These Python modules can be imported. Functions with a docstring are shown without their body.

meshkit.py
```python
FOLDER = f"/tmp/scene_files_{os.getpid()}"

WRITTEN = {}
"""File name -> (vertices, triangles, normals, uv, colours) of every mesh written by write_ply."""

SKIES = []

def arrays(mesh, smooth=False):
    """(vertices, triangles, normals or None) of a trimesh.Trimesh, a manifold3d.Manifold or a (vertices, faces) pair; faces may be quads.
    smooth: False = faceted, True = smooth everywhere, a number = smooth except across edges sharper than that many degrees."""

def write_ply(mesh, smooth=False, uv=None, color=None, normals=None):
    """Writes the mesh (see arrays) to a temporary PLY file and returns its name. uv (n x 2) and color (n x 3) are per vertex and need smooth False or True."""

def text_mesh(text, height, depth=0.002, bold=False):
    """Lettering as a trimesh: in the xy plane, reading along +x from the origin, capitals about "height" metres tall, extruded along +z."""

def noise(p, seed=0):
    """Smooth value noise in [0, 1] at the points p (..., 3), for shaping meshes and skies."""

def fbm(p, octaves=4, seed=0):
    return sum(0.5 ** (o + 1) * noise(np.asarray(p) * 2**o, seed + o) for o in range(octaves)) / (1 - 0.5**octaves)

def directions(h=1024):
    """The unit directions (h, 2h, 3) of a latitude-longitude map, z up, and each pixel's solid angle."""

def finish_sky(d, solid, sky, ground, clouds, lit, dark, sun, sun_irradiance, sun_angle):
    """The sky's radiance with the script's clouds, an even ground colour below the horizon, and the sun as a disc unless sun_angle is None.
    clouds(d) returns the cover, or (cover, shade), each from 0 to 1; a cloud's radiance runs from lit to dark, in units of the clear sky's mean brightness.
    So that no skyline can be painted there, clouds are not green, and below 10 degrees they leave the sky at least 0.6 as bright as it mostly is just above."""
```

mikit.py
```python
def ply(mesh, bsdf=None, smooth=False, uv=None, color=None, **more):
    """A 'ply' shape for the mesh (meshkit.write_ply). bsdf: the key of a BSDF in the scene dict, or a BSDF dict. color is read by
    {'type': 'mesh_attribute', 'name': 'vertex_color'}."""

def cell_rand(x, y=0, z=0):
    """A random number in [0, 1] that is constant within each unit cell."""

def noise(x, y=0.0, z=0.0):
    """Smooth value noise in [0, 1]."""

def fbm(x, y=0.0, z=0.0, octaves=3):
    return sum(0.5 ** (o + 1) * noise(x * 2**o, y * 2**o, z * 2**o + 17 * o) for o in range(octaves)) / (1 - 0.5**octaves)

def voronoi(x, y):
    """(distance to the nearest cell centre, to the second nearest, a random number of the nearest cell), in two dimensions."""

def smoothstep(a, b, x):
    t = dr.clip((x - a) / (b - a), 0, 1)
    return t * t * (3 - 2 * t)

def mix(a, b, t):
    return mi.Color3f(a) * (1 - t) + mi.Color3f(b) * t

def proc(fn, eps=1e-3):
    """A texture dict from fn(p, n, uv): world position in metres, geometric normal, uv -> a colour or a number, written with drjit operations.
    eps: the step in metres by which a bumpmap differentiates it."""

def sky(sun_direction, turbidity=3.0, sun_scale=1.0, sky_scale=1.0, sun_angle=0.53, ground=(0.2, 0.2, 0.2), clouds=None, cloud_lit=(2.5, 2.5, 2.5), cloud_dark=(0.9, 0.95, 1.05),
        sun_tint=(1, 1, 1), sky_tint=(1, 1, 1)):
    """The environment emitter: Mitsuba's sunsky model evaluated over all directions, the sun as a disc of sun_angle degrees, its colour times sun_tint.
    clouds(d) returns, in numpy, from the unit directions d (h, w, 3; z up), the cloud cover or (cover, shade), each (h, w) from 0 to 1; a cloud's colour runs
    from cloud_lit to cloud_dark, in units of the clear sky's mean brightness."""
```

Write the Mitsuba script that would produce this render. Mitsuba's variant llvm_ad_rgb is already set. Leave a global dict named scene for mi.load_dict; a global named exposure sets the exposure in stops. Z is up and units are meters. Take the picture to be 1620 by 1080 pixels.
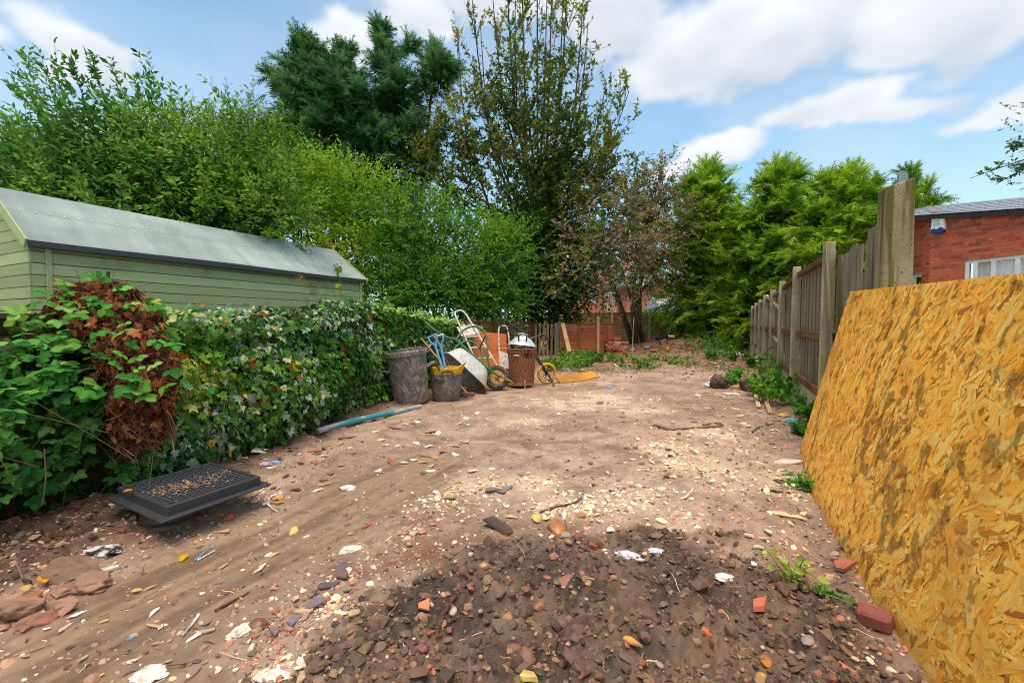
import math, numpy as np, trimesh, shapely, mitsuba as mi, drjit as dr, mikit, meshkit
import manifold3d as m3
from shapely.geometry import Polygon
from scipy.spatial import cKDTree
from scipy.ndimage import map_coordinates, gaussian_filter, zoom
from mikit import noise, fbm, smoothstep, mix, cell_rand, voronoi

T = mi.ScalarTransform4f
scene, labels = {}, {}

# ------------------------------------------------------------------ camera, sky, exposure
FPX, CX, CY, CAMH = 690.0, 810.0, 540.0, 1.0          # focal length in photo pixels (1620 wide), camera height
PITCH = math.atan(29.0 / FPX)
fwd = np.array([0, math.cos(PITCH), -math.sin(PITCH)]); upv = np.array([0, math.sin(PITCH), math.cos(PITCH)])
EYE = np.array([0, 0, CAMH])
scene['camera'] = {'type': 'perspective', 'fov': 2 * math.degrees(math.atan(810 / FPX)), 'fov_axis': 'x', 'near_clip': 0.05, 'far_clip': 2000.0,
                   'to_world': T().look_at(origin=EYE.tolist(), target=(EYE + fwd).tolist(), up=[0, 0, 1])}
SUN = (-0.04, -0.23, 0.97)


def clouds(d0):
    """fair weather cumulus: soft cloud banks low in the sky, their edges broken up by noise"""
    d = d0[::2, ::2]
    el = np.degrees(np.arcsin(np.clip(d[..., 2], -1, 1))); az = np.degrees(np.arctan2(d[..., 0], d[..., 1]))
    p = d * np.array([5.0, 5.0, 7.5])
    w, w2 = meshkit.fbm(p * 1.2 + 3.1, 4, 5) - 0.5, meshkit.fbm(p * 1.2 + 40.7, 4, 8) - 0.5
    fine = meshkit.fbm(p * 4.5 + 11, 4, 12) - 0.5
    A, E = az + 9 * w2 + 5 * fine, el + 6 * w + 3 * fine
    cover = np.zeros_like(el); shade = np.zeros_like(el)
    banks = [(27, 28.5, 17, 6.5), (13, 33, 8, 5), (47, 27, 11, 6.5), (37, 20.6, 9, 2.4), (24.5, 18.4, 7, 2.6), (48, 18.0, 6, 1.8), (-42.5, 22.8, 4.6, 3.2), (-50, 22.5, 3, 2), (-21, 30.5, 5, 3.4), (-11, 33.5, 6, 3), (0, 36, 9, 4), (58, 22, 9, 5)]
    rng = np.random.default_rng(3)
    for k in range(44):                                     # the same kind of banks all round the sky
        a = rng.uniform(66, 290); banks.append((a if a < 180 else a - 360, rng.uniform(12, 60), rng.uniform(6, 18), rng.uniform(2.5, 7)))
    for a0, e0, sa, se in banks:
        q = ((A - a0 + 180) % 360 - 180) / sa; y = (E - e0) / se
        g = 1 - (q ** 2 + np.where(y < 0, y * 1.35, y) ** 2) ** 0.8
        c = np.clip(g * 1.9 + 0.1, 0, 1); c = c * c * (3 - 2 * c)
        s = np.clip(0.42 - y * 0.55 - 0.9 * fine, 0, 1)
        shade = np.where(c > cover, s, shade); cover = np.maximum(cover, c)
    shade = np.clip(gaussian_filter(shade, 2) + 1.3 * (meshkit.fbm(p * 2.0, 4, 2) - 0.5), 0, 1)
    wisp = 0.06 + np.clip((meshkit.fbm(p * 0.7 + 9, 3, 21) - 0.40) * 0.9, 0, 0.18)
    cover = 1 - (1 - cover * 0.93) * (1 - wisp)
    up = lambda a: np.clip(zoom(a, (d0.shape[0] / a.shape[0], d0.shape[1] / a.shape[1]), order=1, mode='nearest', grid_mode=True), 0, 1)
    return up(cover), up(shade)


scene['sky'] = mikit.sky(SUN, turbidity=3.5, sun_scale=0.55, sun_angle=42, ground=(0.2, 0.17, 0.13), clouds=clouds, cloud_lit=(1.44, 1.46, 1.49), cloud_dark=(0.93, 1.00, 1.11), sky_tint=(1.22, 1.46, 1.31), sun_tint=(1.05, 1.0, 0.96))
exposure = 2.28


def ray(u, v):
    return fwd + (u - CX) / FPX * np.array([1.0, 0, 0]) + (CY - v) / FPX * upv


def D(u, v, Y):
    """the point of photo pixel (u, v) at world depth y = Y"""
    r = ray(u, v); return EYE + r * (Y / r[1])


def G(u, v, z=0.0):
    """the point of photo pixel (u, v) at height z"""
    r = ray(u, v); return EYE + r * ((z - CAMH) / r[2])


AX = np.array([0.437, 0.8994, 0.0]); BX = np.array([0.8994, -0.437, 0.0]); ZX = np.array([0, 0, 1.0])   # yard axis, across to the right


def lin(r, g, b):
    c = np.array([r, g, b]) / 255.0
    return np.where(c <= 0.04045, c / 12.92, ((c + 0.055) / 1.055) ** 2.4)


def lc(r, g, b):
    return tuple(float(x) for x in lin(r, g, b))


def unit(v):
    return v / np.maximum(np.linalg.norm(v, axis=-1, keepdims=True), 1e-12)


# ------------------------------------------------------------------ entries
def numbered(k):
    if k not in scene and k not in labels: return k
    i = 1
    while f'{k}_{i:03d}' in scene or f'{k}_{i:03d}' in labels: i += 1
    return f'{k}_{i:03d}'


def thing(name, label, cat, group=None):
    k = numbered(name); labels[k] = {'label': label, 'category': cat}
    if group: labels[k]['group'] = group
    return k


class MB:
    """collects arrays into one mesh"""
    def __init__(s): s.V, s.F, s.U, s.C, s.n = [], [], [], [], 0
    def add(s, V, F, uv=None, col=None):
        V = np.asarray(V, float).reshape(-1, 3); F = np.asarray(F, int)
        if F.shape[1] == 4: F = np.vstack([F[:, [0, 1, 2]], F[:, [0, 2, 3]]])
        s.V.append(V); s.F.append(F + s.n); s.n += len(V)
        if uv is not None: s.U.append(np.asarray(uv, float))
        if col is not None: s.C.append(np.broadcast_to(np.asarray(col, float), (len(V), 3)))
        return s
    def put(s, name, bsdf, parent=None, smooth=False, tag=None, kind=None, label=None):
        if not s.V: return None
        key = (parent + '__' + name) if parent else name
        key = numbered(key) if tag is None else tag
        V, F, U, C = np.vstack(s.V), np.vstack(s.F), np.vstack(s.U) if s.U else None, np.vstack(s.C) if s.C else None
        if smooth is not True and smooth and (U is not None or C is not None):   # split the sharp edges here, so that colours follow
            m = trimesh.graph.smooth_shade(trimesh.Trimesh(V, F, process=False), angle=math.radians(smooth), facet_minarea=None)
            i = cKDTree(V).query(np.array(m.vertices))[1]; V, F, smooth = np.array(m.vertices), np.array(m.faces), True
            U, C = (None if a is None else a[i] for a in (U, C))
        scene[key] = mikit.ply((V, F), bsdf, smooth, uv=U, color=C)
        if kind: labels.setdefault(key, {})['kind'] = kind
        if label: labels.setdefault(key, {})['label'] = label
        return key


def single(name, label, cat, V, F, bsdf, group=None, uv=None, col=None, smooth=False):
    """a thing that is one mesh"""
    k = thing(name, label, cat, group)
    MB().add(V, F, uv, col).put(name, bsdf, smooth=smooth, tag=k)
    return k


_id = [0]
def nid():
    _id[0] += 1; return _id[0]


# ------------------------------------------------------------------ shapes
def frame(o, x, y, z):
    m = np.eye(4); m[:3, 0], m[:3, 1], m[:3, 2], m[:3, 3] = x, y, z, o; return m


def xf(V, m):
    return np.asarray(V) @ m[:3, :3].T + m[:3, 3]


def basis(x, up=(0, 0, 1.0)):
    x = unit(np.asarray(x, float)); y = np.cross(up, x)
    if np.linalg.norm(y) < 1e-6: y = np.array([0, 1.0, 0])
    y = unit(y); return x, y, np.cross(x, y)


_hull = {}
def cbox(sx, sy, sz, c=0.0):
    """a box centred at the origin with chamfered edges; and grain uv: u = id + across, v = along x"""
    k = (round(sx, 4), round(sy, 4), round(sz, 4), round(c, 4))
    if k not in _hull:
        h = np.array([sx, sy, sz]) / 2
        S = np.array([[i, j, l] for i in (-1, 1) for j in (-1, 1) for l in (-1, 1)], float)
        if c <= 0:
            m = trimesh.creation.box(extents=[sx, sy, sz]); V = m.vertices[m.faces].reshape(-1, 3); F = np.arange(len(V)).reshape(-1, 3)
        else:
            P = np.vstack([S * (h - np.array(d) * c) for d in ((0, 1, 1), (1, 0, 1), (1, 1, 0))])
            m = trimesh.convex.convex_hull(P); V, F = np.array(m.vertices), np.array(m.faces)
        _hull[k] = (V, F)
    V, F = _hull[k]
    return V.copy(), F


def grain(V, sy, sz, i=None):
    i = nid() if i is None else i
    a = (V[:, 1] + V[:, 2]) / (sy + sz) + 0.5
    return np.stack([i + 0.05 + 0.9 * np.clip(a, 0, 1), V[:, 0] + i * 0.37], 1)


def plank(mb, p, q, w, t, normal, c=0.0, warp=0.0, i=None):
    """a board from p to q: width w across, thickness t along normal"""
    p, q = np.asarray(p, float), np.asarray(q, float)
    x = unit(q - p); n = np.asarray(normal, float); n = unit(n - x * (n @ x)); y = np.cross(n, x)
    L = np.linalg.norm(q - p)
    V, F = cbox(L, w, t, c); uv = grain(V, w, t, i)
    mb.add(xf(V, frame((p + q) / 2, x, y, n)), F, uv)


def tubes(P, R, sides=5, cap=False):
    """polylines P (n, k, 3) with radii R (n, k) as tubes"""
    P = np.asarray(P, float); R = np.broadcast_to(R, P.shape[:2]); n, k = P.shape[:2]
    t = unit(np.gradient(P, axis=1)); ref = np.where(np.abs(t[:, :1, 2:]) < 0.85, [0, 0, 1.0], [1.0, 0.1, 0])
    a = unit(np.cross(t, np.broadcast_to(ref, t.shape))); b = np.cross(t, a)
    ang = np.arange(sides) * 2 * np.pi / sides
    V = P[:, :, None] + R[:, :, None, None] * (np.cos(ang)[None, None, :, None] * a[:, :, None] + np.sin(ang)[None, None, :, None] * b[:, :, None])
    i, j = np.meshgrid(np.arange(k - 1), np.arange(sides), indexing='ij')
    q = np.stack([i * sides + j, i * sides + (j + 1) % sides, (i + 1) * sides + (j + 1) % sides, (i + 1) * sides + j], -1).reshape(-1, 4)
    F = (q[None] + (np.arange(n) * k * sides)[:, None, None]).reshape(-1, 4)
    F = np.vstack([F[:, [0, 1, 2]], F[:, [0, 2, 3]]])
    if cap:
        e = []
        for m in range(n):
            for o, rev in ((m * k * sides, True), (m * k * sides + (k - 1) * sides, False)):
                for s in range(1, sides - 1): e.append([o, o + s + 1, o + s] if rev else [o, o + s, o + s + 1])
        F = np.vstack([F, e])
    return V.reshape(-1, 3), F


def smooth_path(pts, n=24, closed=False):
    """a Catmull-Rom curve through the points"""
    p = np.asarray(pts, float)
    p = np.vstack([p[-1], p, p[0], p[1]]) if closed else np.vstack([2 * p[0] - p[1], p, 2 * p[-1] - p[-2]])
    m = len(p) - 3; t = np.linspace(0, m, n, endpoint=True); i = np.minimum(t.astype(int), m - 1); f = (t - i)[:, None]
    a, b, c, d = p[i], p[i + 1], p[i + 2], p[i + 3]
    return 0.5 * (2 * b + (c - a) * f + (2 * a - 5 * b + 4 * c - d) * f ** 2 + (3 * b - a - 3 * c + d) * f ** 3)


def bend(pts, r, n=24, sides=10):
    return tubes(smooth_path(pts, n)[None], r, sides, True)


def rod(p, q, r, sides=8, r2=None):
    return tubes(np.array([[p, q]], float), np.array([[r, r if r2 is None else r2]]), sides, True)


def lathe(prof, n=32, wob=None):
    """(r, z) profile turned about z"""
    prof = np.asarray(prof, float); ang = np.arange(n) * 2 * np.pi / n
    V = np.stack([prof[:, None, 0] * np.cos(ang), prof[:, None, 0] * np.sin(ang), np.broadcast_to(prof[:, None, 1], (len(prof), n))], -1)
    i, j = np.meshgrid(np.arange(len(prof) - 1), np.arange(n), indexing='ij')
    F = np.stack([i * n + j, i * n + (j + 1) % n, (i + 1) * n + (j + 1) % n, (i + 1) * n + j], -1).reshape(-1, 4)
    return V.reshape(-1, 3), np.vstack([F[:, [0, 1, 2]], F[:, [0, 2, 3]]])


def noise_np(V, s, o=3, seed=0):
    return meshkit.fbm(np.asarray(V) * s + 50.0, o, seed) - 0.5


ICO = trimesh.creation.icosphere(subdivisions=0); ICO1 = trimesh.creation.icosphere(subdivisions=1); ICO2 = trimesh.creation.icosphere(subdivisions=2); ICO3 = trimesh.creation.icosphere(subdivisions=3)


def rock(rng, sx, sy, sz, rough=0.25, ico=ICO1, angular=0.5):
    """an irregular stone: a sphere cut by random planes"""
    V = np.array(ico.vertices)
    for _ in range(9):
        n = unit(rng.normal(size=3)); d = rng.uniform(0.55, 0.95)
        h = V @ n - d; V = np.where((h > 0)[:, None], V - n * (h * angular * 1.6).clip(0, None)[:, None], V)
    V = V * (1 + rough * 0.6 * (noise_np(V, 1.7, 3, int(rng.integers(1e6)))[:, None] * 2))
    return V * np.array([sx, sy, sz]), np.array(ico.faces)


def rotz(a):
    c, s = math.cos(a), math.sin(a); return np.array([[c, -s, 0], [s, c, 0], [0, 0, 1.0]])


def randrot(rng, tilt=0.3):
    a, b, c = rng.uniform(0, 2 * np.pi), rng.normal() * tilt, rng.normal() * tilt
    return rotz(a) @ trimesh.transformations.euler_matrix(b, c, 0)[:3, :3]


# ------------------------------------------------------------------ materials
def ref(c): return {'type': 'mesh_attribute', 'name': 'vertex_color'} if c is None else ({'type': 'rgb', 'value': [float(x) for x in c]} if not isinstance(c, dict) else c)
def mat(name, color, rough=0.7, spec=0.4, metal=0.0, two=True, bump=None, bscale=1.0, **kw):
    b = {'type': 'principled', 'base_color': ref(color), 'roughness': rough if isinstance(rough, (dict, float)) else float(rough), 'specular': spec, 'metallic': metal, **kw}
    if bump is not None: b = {'type': 'bumpmap', 'arbitrary': bump, 'scale': bscale, 'bsdf': b}
    scene[name] = {'type': 'twosided', 'bsdf': b} if two else b
    return name


def leafmat(name, rough, trans, spec_eta=1.45):
    scene[name] = {'type': 'principledthin', 'base_color': ref(None), 'roughness': rough, 'eta': spec_eta, 'diff_trans': trans}
    return name


leafmat('mat_leaf', 0.45, 0.9); leafmat('mat_ivy', 0.28, 0.6, 1.5); leafmat('mat_dead', 0.6, 0.4, 1.4)
mat('mat_piece', None, 0.75, 0.35)                      # stones, chips, litter: colour per piece
mat('mat_wetpiece', None, 0.38, 0.5)                    # the same, damp
mat('mat_bark', None, 0.85, 0.2)


def wood(name, c1, c2, c3, rough=0.75, gs=36.0, stain=0.5, low=None):
    c1, c2, c3 = (tuple(map(float, c)) for c in (c1, c2, c3))
    def fn(p, n, uv):
        i = dr.floor(uv.x); f = uv.x - i; r = cell_rand(i, 7, 3)
        g = noise(f * gs + i * 5.3, uv.y * 2.2, i) * 0.6 + noise(f * gs * 2.7 + i * 1.7, uv.y * 6.0, i) * 0.4
        c = mix(mix(c1, c2, dr.clip(g * 1.3 - 0.15, 0, 1)), c2, 0.25 * r)
        c = c * (0.78 + 0.45 * r)
        s = fbm(p.x * 3.1, p.y * 3.1, p.z * 2.3)
        return mix(c, c3, smoothstep(0.52, 0.75, s) * stain)
    return mat(name, mikit.proc(fn), rough, 0.3)


wood('mat_greywood', lin(156, 144, 120), lin(96, 86, 68), lin(74, 70, 46), stain=0.45)
wood('mat_railwood', lin(128, 92, 58), lin(78, 54, 34), lin(50, 40, 28))
wood('mat_lapwood', lin(152, 124, 72), lin(96, 76, 44), lin(70, 58, 36), gs=14)
wood('mat_redwood', lin(204, 118, 74), lin(142, 76, 46), lin(196, 140, 108), gs=14, stain=0.4)
wood('mat_palewood', lin(214, 186, 140), lin(170, 138, 96), lin(120, 96, 66), stain=0.3)
wood('mat_shed', lin(164, 176, 124), lin(150, 164, 112), lin(128, 132, 92), gs=20, stain=0.55)
wood('mat_ply', lin(206, 146, 58), lin(172, 112, 40), lin(110, 82, 50), stain=0.4)


def concrete(name, a, b, moss, amt):
    a, b, moss = (tuple(map(float, c)) for c in (a, b, moss))
    def fn(p, n, uv):
        s = fbm(p.x * 9, p.y * 9, p.z * 4); f = noise(p.x * 140, p.y * 140, p.z * 140)
        m = fbm(p.x * 34 + 3, p.y * 34, p.z * 1.6)
        c = mix(a, b, dr.clip(s * 1.5 - 0.25, 0, 1)) * (0.82 + 0.36 * f)
        c = mix(c, moss, smoothstep(0.42, 0.60, m) * amt)
        pit = smoothstep(0.84, 0.9, noise(p.x * 130, p.y * 130, p.z * 70))
        return c * (1 - 0.75 * pit)
    return mat(name, mikit.proc(fn), 0.9, 0.2)


concrete('mat_mossconc', lin(158, 144, 114), lin(112, 102, 70), lin(84, 82, 22), 0.85)
concrete('mat_conc', lin(182, 172, 146), lin(146, 134, 104), lin(122, 118, 58), 0.45)


def felt(p, n, uv):
    f = noise(p.x * 300, p.y * 300, p.z * 300); s = fbm(p.x * 1.6, p.y * 1.6, p.z * 3)
    w = fbm((p.x * 0.9 - p.y * 0.44) * 1.2, (p.x * 0.44 + p.y * 0.9) * 9, p.z * 1.5)
    s = dr.clip(s * 1.5 - 0.5 + 0.7 * (w - 0.25), 0, 1)
    return mix(lc(120, 134, 132), lc(158, 172, 168), s) * (0.82 + 0.36 * f)
mat('mat_felt', mikit.proc(felt), 0.7, 0.35)


def brickfn(p, n, uv):
    i = dr.floor(uv.x); r = cell_rand(i, 3, 1); q = cell_rand(i, 9, 4)
    c = mix(lc(212, 112, 76), lc(184, 86, 60), r)
    c = mix(c, lc(206, 110, 74), smoothstep(0.7, 0.95, q)); c = mix(c, lc(128, 76, 64), smoothstep(0.82, 0.92, cell_rand(i, 5, 8)) * 0.7)
    return c * (0.8 + 0.4 * fbm(p.x * 24, p.y * 24, p.z * 24))
mat('mat_brick', mikit.proc(brickfn), 0.85, 0.25)
mat('mat_mortar', lin(170, 150, 130), 0.95, 0.1)
mat('mat_white', lin(232, 232, 228), 0.4, 0.5)
mat('mat_slate', lin(128, 136, 146), 0.55, 0.4)
mat('mat_black', lin(54, 56, 60), 0.42, 0.5)
scene['mat_glass'] = {'type': 'thindielectric', 'int_ior': 1.5}
# ------------------------------------------------------------------ ground: height and colour in world coordinates
def poly_mask(px, soft, wob=0.12):
    P = Polygon([G(u, v)[:2] for u, v in px]).buffer(0)
    xs, ys = np.meshgrid(np.arange(-6, 14, 0.05), np.arange(0, 26, 0.05), indexing='ij')
    d = shapely.distance(shapely.points(xs, ys), P); inn = shapely.contains_xy(P, xs, ys)
    d = np.where(inn, -shapely.distance(shapely.points(xs, ys), P.exterior), d)
    def f(x, y):
        s = map_coordinates(d, [(np.asarray(x) + 6) / 0.05, np.asarray(y) / 0.05], order=1, mode='nearest')
        q = np.stack([x, y, 0 * x], -1)
        s = s + wob * 2 * (meshkit.fbm(q * 3.0 + 7, 4, 11) - 0.5) + min(soft, .2) * 1.2 * (meshkit.fbm(q * 19 + 3, 3, 13) - 0.5)
        return np.clip(0.5 - s / soft, 0, 1)
    return f


soil_m = poly_mask([(420, 1090), (500, 1000), (580, 930), (680, 880), (770, 842), (900, 848), (1000, 862), (1120, 878), (1240, 893), (1330, 903), (1380, 960), (1500, 1140), (1500, 1300), (330, 1300)], 0.20, 0.32)
wet_m = poly_mask([(-40, 1300), (-60, 1000), (120, 930), (250, 865), (450, 790), (620, 725), (760, 712), (740, 755), (650, 830), (480, 935), (390, 1020), (250, 1300)], 0.22, 0.2)
wet2_m = poly_mask([(560, 905), (640, 845), (760, 835), (830, 850), (720, 885), (610, 930)], 0.15, 0.12)
bank_m = poly_mask([(-300, 950), (-20, 945), (90, 900), (220, 850), (330, 790), (430, 745), (520, 690), (620, 650), (690, 630), (600, 560), (-600, 640)], 0.25, 0.2)
far_m = poly_mask([(930, 590), (1060, 575), (1190, 590), (1240, 640), (1262, 700), (1290, 690), (1250, 560), (1200, 535), (860, 535), (850, 580)], 1.2, 0.8)
PALE = [G(u, v)[:2].tolist() + [r] for u, v, r in ((1125, 690, .34), (1100, 735, .30), (1060, 715, .25), (1150, 760, .22), (760, 772, .22), (830, 765, .2), (700, 790, .15), (900, 640, .5), (960, 632, .55), (830, 668, .25), (1000, 650, .4), (1010, 790, .2), (960, 805, .16), (1080, 830, .14), (520, 960, .06), (440, 1065, .07), (880, 800, .15), (1230, 770, .2))]


def gz(x, y):
    if np.ndim(x) == 0: return float(gz(np.array([x]), np.array([y]))[0])
    x, y = np.asarray(x, float), np.asarray(y, float); q = np.stack([x, y, 0 * x], -1)
    near = np.clip((7 - y) / 4, 0, 1)
    z = 0.05 * (meshkit.fbm(q * 0.5 + 5, 2, 3) - 0.5) + 0.025 * (meshkit.fbm(q * 2.6, 3, 4) - 0.5)
    s, w = soil_m(x, y), np.maximum(wet_m(x, y), 0.8 * wet2_m(x, y))
    t, o = x * AX[0] + y * AX[1], x * BX[0] + y * BX[1]
    lump = meshkit.fbm(q * 9, 4, 6) - 0.5; clod = np.abs(meshkit.fbm(q * 17 + 3, 4, 7) - 0.5)
    mud = meshkit.fbm(q * 34 + 8, 2, 17) - 0.5
    z = z + near * (s * (0.002 + 0.075 * lump + 0.115 * clod + 0.022 * mud) + (1 - s) * (1 - 0.75 * w) * (0.024 * lump + 0.048 * clod + 0.008 * mud))
    rut = np.stack([t * 0.8, o * 11, 0 * x], -1)
    z = z + near * w * (0.016 * (meshkit.fbm(rut, 4, 9) - 0.5) - 0.010)
    b = bank_m(x, y); z = z + b * (0.03 + 0.10 * lump)
    z = z - 0.035 * np.exp(-(((x + 1.68) / .34) ** 2 + ((y - 2.05) / .34) ** 2))
    z = z + 0.35 * np.exp(-(((x - 7.3) / 2.3) ** 2 + ((y - 18.0) / 1.2) ** 2))
    return z


def gcol(x, y, z):
    q = np.stack([x, y, 0 * x], -1)
    s, w, w2, b, fm = soil_m(x, y), wet_m(x, y), wet2_m(x, y), bank_m(x, y), far_m(x, y)
    t, o = x * AX[0] + y * AX[1], x * BX[0] + y * BX[1]
    n1, n2, n3 = meshkit.fbm(q * 1.1, 4, 31), meshkit.fbm(q * 7, 4, 32), meshkit.fbm(q * 38, 3, 33)
    M = lambda a, b, t: a + (b - a) * np.clip(t, 0, 1)[..., None]
    c = M(np.broadcast_to(lin(174, 149, 130), x.shape + (3,)), lin(156, 130, 112), 2.2 * n1 - 0.6)
    c = M(c, lin(176, 142, 119), 3 * meshkit.fbm(q * 0.8 + 20, 3, 40) - 1.6)
    c = M(c, lin(116, 92, 76), (3.2 * n2 - 1.3) * 0.6); c = M(c, lin(98, 76, 64), np.clip(4 * meshkit.fbm(q * 2.4 + 60, 4, 47) - 2.3 + 1.6 * (n3 - .5), 0, .35))
    pale = np.zeros_like(x)
    for px, py, r in PALE: pale = np.maximum(pale, np.exp(-((x - px) ** 2 + (y - py) ** 2) / (2 * (r * .8) ** 2)))
    c = M(c, lin(222, 198, 170), np.clip(pale * 1.5 * (0.1 + 1.5 * (n2 - .3)) - 0.15, 0, 0.6))
    st = meshkit.fbm(np.stack([t * 2.0, o * 22, 0 * x], -1), 4, 41)
    wc = M(np.broadcast_to(lin(154, 128, 103), x.shape + (3,)), lin(120, 97, 78), 3 * st - 1.1)
    c = M(c, wc, w * 0.9); c = M(c, lin(122, 86, 58), w2 * 0.8)
    sc = M(np.broadcast_to(lin(110, 89, 72), x.shape + (3,)), lin(64, 53, 44), 3.2 * n2 - 1.1)
    sc = M(sc, lin(140, 106, 80), 3.4 * meshkit.fbm(q * 3.2 + 9, 4, 44) - 1.95)
    c = M(c, sc, s); c = M(c, M(np.broadcast_to(lin(62, 47, 36), x.shape + (3,)), lin(112, 80, 60), 3 * n2 - 1), b * 0.9)
    c = M(c, M(np.broadcast_to(lin(96, 76, 60), x.shape + (3,)), lin(136, 112, 92), 3 * n2 - 1.0), fm)
    far = np.clip((y - 8) / 4, 0, 1); c = M(c, lin(118, 92, 74), far * 0.5)
    return c * (0.72 + 0.56 * n3)[..., None] * 0.82


ground = MB(); gr_rows = [(0.5, 1.1, 0.03), (1.1, 2.4, 0.0105), (2.4, 4.6, 0.020), (4.6, 9.0, 0.040), (9.0, 15.0, 0.07), (15.0, 27.0, 0.12)]
for y0, y1, st in gr_rows:
    xl, xr = max(-1.25 * y1 - 0.4, -6.0), min(1.25 * y1 + 0.4, 13.5)
    ny, nx = int(round((y1 - y0) / st)) + 1, int((xr - xl) / st) + 1
    X, Y = np.meshgrid(np.linspace(xl, xr, nx), np.linspace(y0, y1, ny), indexing='ij'); X, Y = X.ravel(), Y.ravel()
    Z = gz(X, Y); C = gcol(X, Y, Z)
    i, j = np.meshgrid(np.arange(nx - 1), np.arange(ny - 1), indexing='ij')
    F = np.stack([i * ny + j, (i + 1) * ny + j, (i + 1) * ny + j + 1, i * ny + j + 1], -1).reshape(-1, 4)
    wet = np.maximum.reduce([wet_m(X, Y), wet2_m(X, Y), 0.45 * soil_m(X, Y)])
    low = np.clip(0.5 + 30 * -(Z + 0.012), 0, 1)
    ground.add(np.stack([X, Y, Z], 1), F, np.stack([wet * (0.55 + 0.45 * low), 0.1 * X + Y], 1), C)
X, Y = np.meshgrid(np.linspace(-9, 16, 100), np.linspace(-5, 28, 130), indexing='ij'); X, Y = X.ravel(), Y.ravel(); i, j = np.meshgrid(np.arange(99), np.arange(129), indexing='ij')   # coarse ground round about
ground.add(np.stack([X, Y, gz(X, Y) - 0.05], 1), np.stack([i * 130 + j, (i + 1) * 130 + j, (i + 1) * 130 + j + 1, i * 130 + j + 1], -1).reshape(-1, 4), np.stack([0 * X, 0.1 * X + Y], 1), gcol(X, Y, 0 * X))
B = 150.0
ground.add([[-B, -B, -.24], [B, -B, -.24], [B, B, -.24], [-B, B, -.24]], [[0, 1, 2, 3]], [[0, 0], [0, 1], [1, 1], [1, 0]], lin(110, 100, 70))
def grough(p, n, uv): return dr.clip(0.85 - 0.62 * uv.x * (0.55 + 0.9 * fbm(p.x * 3, p.y * 3, 0.0)), 0.14, 0.95)
mat('mat_ground', None, mikit.proc(grough), 0.45)
ground.put('ground', 'mat_ground', smooth=True, kind='structure')

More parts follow.
